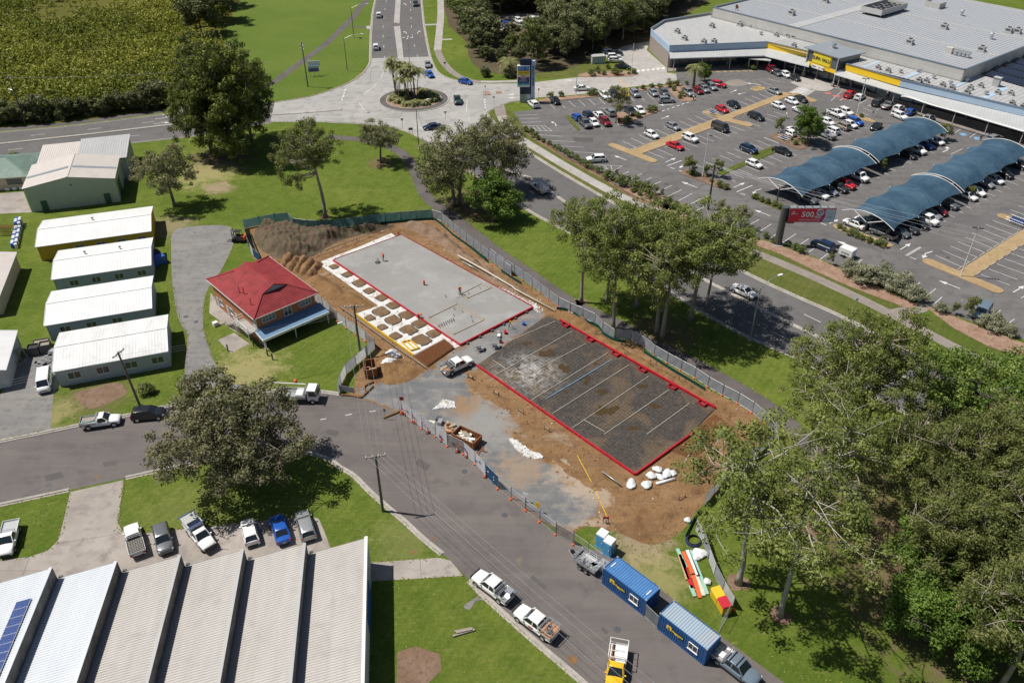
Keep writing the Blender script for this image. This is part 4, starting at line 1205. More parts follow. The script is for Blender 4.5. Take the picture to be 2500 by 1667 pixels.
for s0,wd in ((14,1.0),(22,1.2),(31,0.8),(43,1.2),(55,1.0),(64,1.4)):
 b = MB(); a = P1 + um * s0 + vm * 1.5; b.beam((a.x,a.y,6.03),(a.x + vm.x * 12,a.y + vm.y * 12,6.03),wd,0.08); world_part(b,'skylight_strip',M['fascia_blue'],mall)
b = MB(); b.tube([Vector((p.x,p.y,7.6)) for p in (h0 - vh * .5,h0 + uh * LH - vh * .5)],0.035,5)
for p,d in walk([h0 - vh * .5,h0 + uh * LH - vh * .5],6.0):
 b.beam((p.x,p.y,6.0),(p.x,p.y,7.6),0.06)
world_part(b,'safety_rail',M['parapet'],mall)
e0,e1,e2 = Q(14,455,325,8.0),Q(14,700,403,8.0),Q(14,895,368,8.0)
dt = (e1 - e0).normalized(); nt_ = Vector((-dt.y,dt.x,0)); LT = (e1 - e0).length; DT = abs((e2 - e1).dot(nt_))
tower = MB(); q = [e0,e1,e1 + nt_ * DT,e0 + nt_ * DT]
tower.prism([(p.x,p.y) for p in q],7.85,8.1); world_part(tower,'tower_roof',M['roof_slate'],mall)
w0,w1 = e0 + dt * 1.6 + nt_ * 0.45,e1 - dt * 0.6 + nt_ * 0.45
rzt = math.atan2(dt.y,dt.x); LW = (w1 - w0).length
def on_tower(x0,x1,z0,z1,th,name,m,off=0.0):
 a = w0 + dt * (x0 * LW) - nt_ * off; c = w0 + dt * (x1 * LW) - nt_ * off
 b = wallstrip([a,c],z0,z1,th); return world_part(b,name,M[m],mall)
M['tower_glass'] = plain('tower_glass',(0.10,0.12,0.14),0.15,spec=0.7,var=0.2)
on_tower(0,1,3.6,7.85,0.3,'tower_front','tower_glass')
on_tower(0.0,0.98,3.55,4.6,0.2,'tower_band','fascia_yellow',0.06)
on_tower(0.18,0.80,4.3,7.75,0.2,'tower_panel','fascia_yellow',0.1)
M['sign_olive'] = plain('sign_yellow',(0.74,0.60,0.04),0.5,var=0.05)
sg = on_tower(0.20,0.78,4.8,7.4,0.12,'shop_sign','sign_olive',0.22)
M['ink'] = plain('dark_ink',(0.05,0.035,0.03),0.6,var=0)
M['ink_blue'] = plain('blue_ink',(0.03,0.06,0.22),0.6,var=0)
M['ink_red'] = plain('red_ink',(0.45,0.03,0.05),0.6,var=0)
M['ink_white'] = plain('white_ink',(0.85,0.85,0.85),0.5,var=0)
M['ink_yellow'] = plain('yellow_ink',(0.85,0.62,0.03),0.5,var=0)
tc = w0 + dt * (0.48 * LW) - nt_ * 0.3
lo = mall.location
text('SUPA VALU',1.25,'ink',mall,(tc.x - lo.x,tc.y - lo.y,6.2),(R(90),0,rzt),bold=0.02)
on_tower(0.22,0.62,3.35,4.35,0.15,'shop_sign','white',0.35)
tc = w0 + dt * (0.42 * LW) - nt_ * 0.4
text('~ooooooo',0.36,'ink_blue',mall,(tc.x - lo.x - dt.x * 1.2,tc.y - lo.y - dt.y * 1.2,3.9),(R(90),0,rzt),bold=0.015)
text('~oo',0.45,'ink_red',mall,(tc.x - lo.x + dt.x * 0.75,tc.y - lo.y + dt.y * 0.75,3.9),(R(90),0,rzt),bold=0.02)
text('~oooooo',0.34,'ink_blue',mall,(tc.x - lo.x + dt.x * 2.1,tc.y - lo.y + dt.y * 2.1,3.9),(R(90),0,rzt),bold=0.01)
b = MB();
for s in (w1,):
 b.prism([(p.x,p.y) for p in (w1,w1 + nt_ * (DT - 1.5),w1 + nt_ * (DT - 1.5) - dt * .2,w1 - dt * .2)],4.6,7.85)
world_part(b,'tower_side',M['tower_glass'],mall)
for p in (w0 - nt_ * .3,w1 - nt_ * .3 + dt * 0.2):
 b = MB(); b.cyl((p.x,p.y,0.9),0.16,6.95,10); world_part(b,'tower_post',M['soffit'],mall)
 b = MB(); b.box((p.x,p.y,0.65),(0.7,0.7,1.3),rzt); world_part(b,'tower_plinth',M['brick_grey'],mall)
a,c = Q(14,85,385,3.0),Q(14,235,400,3.0)
b = MB(); d = (c - a).normalized(); nn = Vector((-d.y,d.x,0)); b.prism([(p.x,p.y) for p in (a - nn * 3,c - nn * 3,c + nn * 1,a + nn * 1)],2.9,3.05); world_part(b,'porch_roof',M['soffit'],mall)
for p in (a - nn * 2.8 + d * .3,c - nn * 2.8 - d * .3):
 b = MB(); b.beam((p.x,p.y,0),(p.x,p.y,2.9),0.2); world_part(b,'porch_post',M['soffit'],mall)
b = MB()
pts = [Q(14,1120,660,4.0),Q(14,1180,668,4.1),Q(14,1330,718,4.3),Q(14,1500,765,4.3),Q(14,1960,900,4.2)]
b.tube(smooth(pts,4),0.22,8); world_part(b,'arch_edge',M['white'],mall)
c = Q(14,1000,70,9.6)
pl = thing('roof_plant_deck','louvred plant enclosure full of fans on the shopping centre roof','plant deck',(c.x,c.y,8.9),math.atan2(uh.y,uh.x) + R(90))
for sx,sy,w_,l_ in ((0,-3.6,15,0.12),(0,3.6,15,0.12),(-7.5,0,0.12,7.3),(7.5,0,0.12,7.3)):
 b = MB(); b.box((sx,sy,1.6),(w_,l_,1.6)); b.build('louvre_screen',M['parapet'],pl)
b = MB(); b.box((0,0,0.75),(15,7.2,0.12)); b.build('deck',M['dark_steel'],pl)
for x in (-6.5,-2.2,2.2,6.5):
 for y in (-3,3):
  MB().beam((x,y,0),(x,y,0.75),0.15).build('leg',M['steel'],pl)
for i in range(6):
 for j in range(3):
  b = MB(); b.box((-5.8 + i * 2.3,-2.1 + j * 2.1,1.25),(1.9,1.7,0.9)); o = b.build('condenser',M['dark_steel' if (i + j) % 2 else 'steel'],pl)
  b = MB(); b.cyl((-5.8 + i * 2.3,-2.1 + j * 2.1,1.7),0.6,0.2,12); b.build('fan_cowl',M['black'],o)
b = MB()
for i in range(10):
 b.box((7.9,-2.5,0.1 + i * 0.16),(0.8,0.3,0.03))
b.beam((8.3,-2.5,0),(7.6,-2.5,1.8),0.06); b.build('ladder',M['alu'],pl)
c = Q(14,1330,45,9.4)
b = MB(); b.box((0,0,0.9),(5,0.12,1.8)); b.box((-2.5,2,0.9),(0.12,4,1.8)); b.box((2.5,2,0.9),(0.12,4,1.8)); tag(b.build('roof_screen',M['parapet'],None,loc=(c.x,c.y,8.9),rz=math.atan2(uh.y,uh.x)),'three sided grey screen on the hall roof behind the plant deck','screen')
def unit_meshes():
 b = MB(); b.box((0,0,0.75),(1.5,1.1,0.95)); cab = b.mesh('cabinet',M['roof_grey2'])
 b = MB(); b.box((0,0,0.14),(1.9,1.4,0.28)); base = b.mesh('curb',M['roof_grey2'])
 b = MB(); b.cyl((0,0,1.22),0.42,0.18,14); b.box((0,-0.56,0.75),(1.0,0.03,0.4)); fan = b.mesh('fan',M['dark_steel'])
 return cab,base,fan
UM_ = unit_meshes()
b = MB(); b.cyl((0,0,0),0.3,0.6,12); b.cyl((0,0,0.6),0.62,0.4,12,0,0.5); cowl = b.mesh('cowl',M['alu'])
b = MB(); b.box((0,0,0.06),(1.1,1.1,0.12)); flash = b.mesh('flashing',M['roof_grey2'])
def roof_unit(r,x,y,z,s=1.0,kind=0,label='boxy air conditioning unit on the shopping centre roof',grp='air conditioning boxes on the shopping centre roof'):
 p = Q(r,x,y,z)
 t = thing('air_conditioner' if kind == 0 else 'roof_ventilator',label,'air conditioner' if kind == 0 else 'ventilator',(p.x,p.y,z),math.atan2(um.y,um.x),grp)
 for nm,me in (zip(('cabinet','curb','fan'),UM_) if kind == 0 else (('cowl',cowl),('flashing',flash))):
  link(nm,me,t)
 t.scale = (s,s,s)
for x,y in ((368,105),(600,20),(1175,305),(1410,200),(1850,225),(1910,230),(1665,355)):
 roof_unit(14,x,y,8.9,1.25,0,'grey evaporative cooler box on the upper hall roof','coolers on the upper hall roof')
for x,y in ((265,250),(345,255),(385,265),(385,322),(960,475),(1028,495),(1290,565),(1400,593),(1465,612),(1568,640),(1660,598),(1590,612),(1775,645),(1865,650),(1875,718),(1950,740),(1240,560)):
 roof_unit(14,x,y,6.0,0.85,0,'small air conditioning box on the low front roof','air conditioners on the low front roof')
for x,y in ((1113,500),(1233,495),(1340,538),(1455,580),(1565,560),(1697,650),(1325,480),(160,240),(95,190),(15,180)):
 roof_unit(14,x,y,6.0,1.0,1,'round silver ventilator on the low front roof','ventilators on the low front roof')
for x,y in ((1268,228),(1318,275),(1505,190),(1450,300),(1520,298),(1695,180)):
 roof_unit(13,x,y,6.0,1.0,0,'air conditioning box on the western wing roof','air conditioners on the western wing roof')
p = Q(14,655,325,8.1)
roof_unit(14,655,330,8.1,1.4,1,'big round ventilator on the slate entrance roof',None)
c = Q(14,1765,590,6.0); b = MB(); b.box((0,0,1.1),(1.6,1.3,2.2)); b.box((0,0,2.25),(1.9,1.6,0.12)); tag(b.build('duct_housing',M['roof_grey2'],None,loc=(c.x,c.y,6.0),rz=math.atan2(um.y,um.x)),'tall beige duct housing on the low front roof','duct housing')
c = Q(14,1520,385,8.9)
dk = thing('roof_duct','long silver ductwork with a beige box on the hall roof','ductwork',(c.x,c.y,8.9),math.atan2(um.y,um.x))
for i in range(4):
 b = MB(); b.cyl((-1.2 + i * 1.1,0,0.2),0.55,1.1,12); b.box((-1.2 + i * 1.1,0,1.3),(1.05,1.2,0.5)); b.build('duct',M['alu'],dk)
MB().box((-3.2,0.4,0.8),(1.7,1.4,1.6)).build('box',M['roof_cream'],dk)
for x,y in ((1732,270),(1530,110)):
 p = Q(14,x,y,8.9); b = MB(); b.cyl((0,0,0),0.5,1.6,12); b.cyl((0,0,1.6),0.7,0.3,12,0,0.3); tag(b.build('exhaust_stack',M['alu'],None,loc=(p.x,p.y,8.9)),'silver exhaust stack on the hall roof %s' % ('near its far corner' if x < 1600 else 'beside the end parapet'),'exhaust')
c = Q(13,1668,72,8.9); b = MB(); b.cyl((0,0,0),0.08,0.9,6); b.tube([(0,0,0.9),(0.25,-0.3,1.15)],[0.1,0.75],14); tag(b.build('satellite_dish',M['rust'],None,loc=(c.x,c.y,8.9)),'rust coloured satellite dish on the hall roof corner','satellite dish')
arr = thing('solar_array','five rows of dark solar panels on the shopping centre roof','solar array',(P1.x,P1.y,0))
PV2 = MB().box((0,0,0),(1.95,0.98,0.04)).mesh('panel',M['pv2'])
for r_,(xa,ya,xb,yb) in enumerate(((1690,500,1960,578),(1745,468,1960,525),(1805,440,1960,478),(1862,408,1960,435),(1925,372,1960,382))):
 a,c = Q(14,xa,ya,6.6),Q(14,xb,yb,6.6); d = (c - a).normalized(); c = c + d * 8
 nn = Vector((-d.y,d.x,0))
 for p,_d in walk([a,c],1.02):
  for k in range(2):
   q = p + nn * (1.0 * k + 0.4)
   o = link('panel',PV2,arr,(q.x - P1.x + nn.x * k,q.y - P1.y + nn.y * k,6.5 + 0.1 * k),math.atan2(nn.y,nn.x))
   o.rotation_euler = (0,R(-6),math.atan2(nn.y,nn.x))
# ================================================================ VEGETATION
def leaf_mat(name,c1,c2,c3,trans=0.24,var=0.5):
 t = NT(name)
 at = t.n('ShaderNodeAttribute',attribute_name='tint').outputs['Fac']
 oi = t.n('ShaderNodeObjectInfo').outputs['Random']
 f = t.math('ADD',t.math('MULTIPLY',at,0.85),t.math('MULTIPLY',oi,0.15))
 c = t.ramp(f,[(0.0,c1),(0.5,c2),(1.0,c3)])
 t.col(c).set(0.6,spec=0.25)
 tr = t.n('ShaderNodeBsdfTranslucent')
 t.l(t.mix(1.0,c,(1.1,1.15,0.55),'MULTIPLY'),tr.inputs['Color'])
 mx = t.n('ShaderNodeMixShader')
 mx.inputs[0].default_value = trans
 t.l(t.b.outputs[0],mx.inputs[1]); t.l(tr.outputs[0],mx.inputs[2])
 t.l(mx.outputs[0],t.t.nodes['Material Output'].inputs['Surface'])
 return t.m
M['leaf_euc'] = leaf_mat('gum_leaves',(0.109,0.140,0.037),(0.181,0.218,0.054),(0.296,0.317,0.093))
M['leaf_grey'] = leaf_mat('paperbark_leaves',(0.140,0.151,0.074),(0.218,0.218,0.110),(0.348,0.314,0.180))
M['leaf_dark'] = leaf_mat('fig_leaves',(0.066,0.117,0.022),(0.123,0.198,0.034),(0.302,0.359,0.094))
M['leaf_bright'] = leaf_mat('bright_leaves',(0.069,0.116,0.022),(0.112,0.181,0.029),(0.185,0.268,0.048))
M['leaf_olive'] = leaf_mat('olive_leaves',(0.082,0.108,0.031),(0.140,0.166,0.045),(0.237,0.236,0.082))
M['leaf_bush'] = leaf_mat('bush_leaves',(0.071,0.088,0.038),(0.130,0.142,0.061),(0.230,0.236,0.112))
M['leaf_marsh'] = leaf_mat('mangrove_leaves',(0.105,0.130,0.025),(0.231,0.255,0.040),(0.403,0.389,0.080))
M['leaf_palm'] = leaf_mat('palm_leaves',(0.113,0.151,0.047),(0.227,0.236,0.085),(0.378,0.340,0.151))
M['leaf_shrub'] = leaf_mat('shrub_leaves',(0.085,0.123,0.038),(0.151,0.189,0.057),(0.245,0.264,0.094))
M['leaf_silver'] = leaf_mat('grey_shrub_leaves',(0.170,0.189,0.123),(0.283,0.293,0.198),(0.434,0.425,0.302))
M['bark_pale'] = plain('pale_bark',(0.40,0.345,0.285),0.85,var=0.4,vs=1.3)
M['bark_white'] = plain('white_bark',(0.47,0.43,0.375),0.85,var=0.4,vs=1.3)
M['bark_grey'] = plain('grey_bark',(0.23,0.195,0.16),0.9,var=0.4,vs=2)
M['bark_dark'] = plain('dark_bark',(0.10,0.08,0.065),0.9,var=0.4,vs=2)
def leaf_cloud(rs,centers,radii,counts,size,flat=0.75,elong=1.9,up=0.35,bias=None):
 C = np.repeat(centers,counts,axis=0)
 Rr = np.repeat(radii,counts)
 ct = np.repeat(rs.random(len(centers)) if bias is None else bias,counts)
 n = len(C)
 d = rs.normal(size=(n,3))
 d /= np.linalg.norm(d,axis=1)[:,None]
 rad = rs.random(n) ** 0.42
 off = d * (rad * Rr)[:,None]
 off[:,2] *= flat
 P = C + off
 nr = d + rs.normal(size=(n,3)) * 0.75
 nr[:,2] += up
 nr /= np.linalg.norm(nr,axis=1)[:,None]
 a = np.cross(nr,rs.normal(size=(n,3)))
 a /= np.linalg.norm(a,axis=1)[:,None] + 1e-9
 b = np.cross(nr,a)
 s = size * (0.45 + 1.1 * rs.random(n) ** 1.6)
 a = a * (s * elong * 0.5)[:,None]
 b = b * (s * 0.5)[:,None]
 k = 0.25 * (rs.random(n) - 0.5)
 V = np.empty((n,4,3))
 V[:,0] = P - a
 V[:,1] = P + b * 1.0 + a * k[:,None]
 V[:,2] = P + a
 V[:,3] = P - b * 1.0 + a * k[:,None]
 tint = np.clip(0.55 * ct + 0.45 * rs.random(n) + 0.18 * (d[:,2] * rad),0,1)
 return V.reshape(-1,3),np.arange(n * 4).reshape(n,4),tint
def tree_template(name,seed,H,base,Rc,n_clump,clump_r,per,leaf,lm,bm,trunk_r,open_=0.35,top=0.5,lean=0.06,flat=0.75,elong=1.9,limbs=7,droop=0.0,lop=(0,0),trunks=1):
 rs = np.random.default_rng(seed)
 rd = random.Random(seed)
 T = MB()
 zc = base + (H - base) * top
 lobes = []
 for i in range(6):
  a = 2 * math.pi * (i + rd.random() * 0.7) / 6
  lobes.append((math.cos(a) * Rc * 0.5 + lop[0],math.sin(a) * Rc * 0.5 + lop[1],base + (H - base) * rd.uniform(0.25,0.68),Rc * rd.uniform(0.42,0.62),(H - base) * rd.uniform(0.26,0.40)))
 lobes.append((lop[0] * .5,lop[1] * .5,H - (H - base) * 0.33,Rc * 0.55,(H - base) * 0.33))
 cs = []
 tries = 0
 while len(cs) < n_clump and tries < n_clump * 60:
  tries += 1
  lx,ly,lz,lr,lh = rd.choice(lobes)
  v = rs.normal(size=3); v /= np.linalg.norm(v)
  f = (0.45 + 0.55 * rd.random()) if rd.random() > open_ else (0.88 + 0.14 * rd.random())
  p = np.array((lx + v[0] * lr * f,ly + v[1] * lr * f,lz + v[2] * lh * f))
  if p[2] < base * 0.92:
   continue
  if cs and min(np.sum((np.array(cs) - p) ** 2,axis=1)) < (clump_r * (0.62 if open_ > 0.3 else 0.5)) ** 2:
   continue
  cs.append(p)
 cs = np.array(cs)
 if droop:
  cs[:,2] -= droop * (np.hypot(cs[:,0],cs[:,1]) / Rc) ** 2
 nodes = []
 for tr in range(trunks):
  ang = 2 * math.pi * tr / trunks + rd.random()
  ox,oy = (0,0) if trunks == 1 else (math.cos(ang) * trunk_r * 1.6,math.sin(ang) * trunk_r * 1.6)
  lx,ly = rd.uniform(-1,1) * lean * H + lop[0] * .4,rd.uniform(-1,1) * lean * H + lop[1] * .4
  if trunks > 1:
   lx += math.cos(ang) * Rc * 0.3; ly += math.sin(ang) * Rc * 0.3
  tp = []
  for i in range(7):
   f = i / 6
   tp.append(Vector((ox + lx * f * f + rd.uniform(-.12,.12) * H * 0.03 * (0 < i),oy + ly * f * f + rd.uniform(-.12,.12) * H * 0.03 * (0 < i),f * (zc + (H - zc) * 0.35))))
  tp = smooth(tp,2)
  T.tube(tp,[trunk_r * ((1.35 if i == 0 else 1.0) - 0.72 * i / (len(tp) - 1)) for i in range(len(tp))],9)
  nodes += [(p,trunk_r * (1 - 0.72 * i / (len(tp) - 1))) for i,p in enumerate(tp) if p.z > base * 0.72]
 main = list(nodes)
 order = sorted(range(len(cs)),key=lambda i: -(math.hypot(cs[i][0],cs[i][1])))
 step = max(1,len(cs) // max(1,limbs))
 for i in order[:limbs * 2:2]:
  e = Vector(cs[i])
  s,sr = min(main,key=lambda nd: (nd[0] - e).length + (3.0 if nd[0].z > e.z - 0.4 else 0))
  jv = lambda k_: Vector((rd.uniform(-1,1),rd.uniform(-1,1),rd.uniform(-.4,1))) * Rc * k_
  pts = smooth([s,s.lerp(e,0.33) + jv(.10),s.lerp(e,0.66) + jv(.07),e.lerp(s,0.1)],4)
  r0 = min(sr * 0.7,trunk_r * 0.38)
  T.tube(pts,[r0 * (1 - 0.75 * k / (len(pts) - 1)) for k in range(len(pts))],6)
  nodes += [(p,r0 * (1 - 0.75 * k / (len(pts) - 1))) for k,p in enumerate(pts)]
 for c in cs:
  e = Vector(c)
  s,sr = min(nodes,key=lambda nd: (nd[0] - e).length + (1.5 if nd[0].z > e.z else 0))
  if (s - e).length > 0.4:
   m1 = s.lerp(e,0.5) + Vector((rd.uniform(-.3,.3),rd.uniform(-.3,.3),rd.uniform(-.1,.35)))
   T.tube([s,m1,e],[min(sr * 0.6,0.10),0.05,0.025],4,0,False)
 tm = T.mesh('trunk',M[bm],True)
 rad = clump_r * (0.65 + 0.7 * rs.random(len(cs)))
 cnt = np.maximum(10,(per * (rad / clump_r) ** 2).astype(int))
 v,f,ti = leaf_cloud(rs,cs,rad,cnt,leaf,flat,elong)
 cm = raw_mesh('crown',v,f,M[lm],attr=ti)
 return (tm,cm,H)
TT = {}
M['leaf_brown'] = leaf_mat('brownish_leaves',(0.100,0.104,0.052),(0.165,0.165,0.082),(0.275,0.250,0.145))
TT['gum1'] = tree_template('g',11,22,9.5,7.4,175,0.88,130,0.155,'leaf_euc','bark_pale',0.36,0.6,0.5,0.07,limbs=9)
TT['gum2'] = tree_template('g',23,22,8.5,7.2,180,0.86,130,0.155,'leaf_euc','bark_pale',0.34,0.6,0.5,0.09,limbs=9)
TT['gum3'] = tree_template('g',37,20,7.5,7.4,165,0.88,130,0.155,'leaf_euc','bark_pale',0.32,0.65,0.5,0.10,limbs=10,lop=(1.2,0.6))
TT['sparse'] = tree_template('g',51,20,7.5,7.2,92,0.85,125,0.145,'leaf_euc','bark_white',0.27,0.7,0.55,0.08,limbs=13)
TT['lopsided'] = tree_template('g',61,22,8.5,7.5,165,0.9,135,0.17,'leaf_olive','bark_pale',0.42,0.6,0.5,0.03,limbs=10,lop=(-2.6,0.5))
TT['paper1'] = tree_template('p',71,14,3.2,9.5,370,1.0,130,0.19,'leaf_brown','bark_grey',0.5,0.4,0.4,0.03,limbs=12,trunks=2)
TT['paper2'] = tree_template('p',83,17,3.0,7.5,250,1.0,100,0.19,'leaf_grey','bark_grey',0.4,0.5,0.45,0.04,limbs=10,trunks=2)
TT['small_grey'] = tree_template('p',97,13,3.6,6.0,160,0.85,95,0.18,'leaf_grey','bark_grey',0.35,0.5,0.45,0.05)
TT['fig1'] = tree_template('f',101,18,2.5,10.0,300,1.15,120,0.23,'leaf_dark','bark_grey',0.55,0.5,0.4,0.02,elong=1.5)
M['leaf_big'] = leaf_mat('tall_tree_leaves',(0.059,0.078,0.021),(0.124,0.151,0.033),(0.277,0.295,0.065))
TT['dense1'] = tree_template('d',113,26,1.6,8.0,330,1.15,110,0.26,'leaf_big','bark_grey',0.5,0.45,0.45,0.02)
TT['dense2'] = tree_template('d',127,10,1.8,5.2,95,1.1,170,0.23,'leaf_bright','bark_grey',0.26,0.45,0.45,0.02,elong=1.5)
TT['olive1'] = tree_template('o',139,20,6.5,7.8,210,0.95,150,0.155,'leaf_olive','bark_pale',0.36,0.5,0.5,0.08,limbs=11)
TT['olive2'] = tree_template('o',149,18,5.5,7.8,210,0.95,150,0.155,'leaf_olive','bark_pale',0.34,0.5,0.5,0.08,limbs=11)
TT['bush1'] = tree_template('b',151,13,2.0,4.6,60,1.25,120,0.32,'leaf_bush','bark_dark',0.22,0.5,0.5,0.03,limbs=4,flat=1.0)
TT['bush2'] = tree_template('b',163,12,1.5,5.0,60,1.25,120,0.32,'leaf_bush','bark_dark',0.22,0.5,0.45,0.03,limbs=4)
TT['bush3'] = tree_template('b',173,13,3.0,5.0,60,1.25,120,0.30,'leaf_shrub','bark_grey',0.22,0.5,0.5,0.05,limbs=5)
TT['bush4'] = tree_template('b',177,14,4.0,4.6,60,1.2,110,0.30,'leaf_olive','bark_pale',0.22,0.55,0.5,0.06,limbs=6)
TT['young'] = tree_template('y',181,4.0,1.4,1.5,16,0.5,90,0.14,'leaf_olive','bark_grey',0.07,0.4,0.5,0.05,limbs=3)
TT['slim'] = tree_template('y',191,9.0,3.0,2.8,30,0.75,110,0.18,'leaf_grey','bark_grey',0.14,0.6,0.5,0.05,limbs=5)
TT['shrub1'] = tree_template('s',201,1.6,0.2,0.95,16,0.42,70,0.11,'leaf_shrub','bark_dark',0.04,0.5,0.5,0.02,limbs=3)
TT['shrub2'] = tree_template('s',211,1.3,0.15,1.0,14,0.42,70,0.11,'leaf_shrub','bark_dark',0.04,0.5,0.5,0.02,limbs=3)
TT['grey_shrub'] = tree_template('s',221,2.8,0.4,1.7,26,0.55,90,0.13,'leaf_silver','bark_dark',0.07,0.5,0.5,0.03,limbs=5)
TT['hedge'] = tree_template('s',231,5.0,0.3,2.8,40,0.9,110,0.26,'leaf_bush','bark_dark',0.1,0.5,0.45,0.02,limbs=4)
def plant(kind,pos,H,rz,label,name='gum_tree',cat='tree',group=None,wide=1.0,lean=(0,0)):
 tm,cm,h0 = TT[kind]
 t = thing(name,label,cat,(pos.x,pos.y,pos.z),rz,group)
 s = H / h0
 t.scale = (s * wide,s * wide,s)
 t.rotation_euler = (lean[0],lean[1],rz)
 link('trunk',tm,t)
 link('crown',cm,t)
 return t
GUM = 'gum trees along the park path'
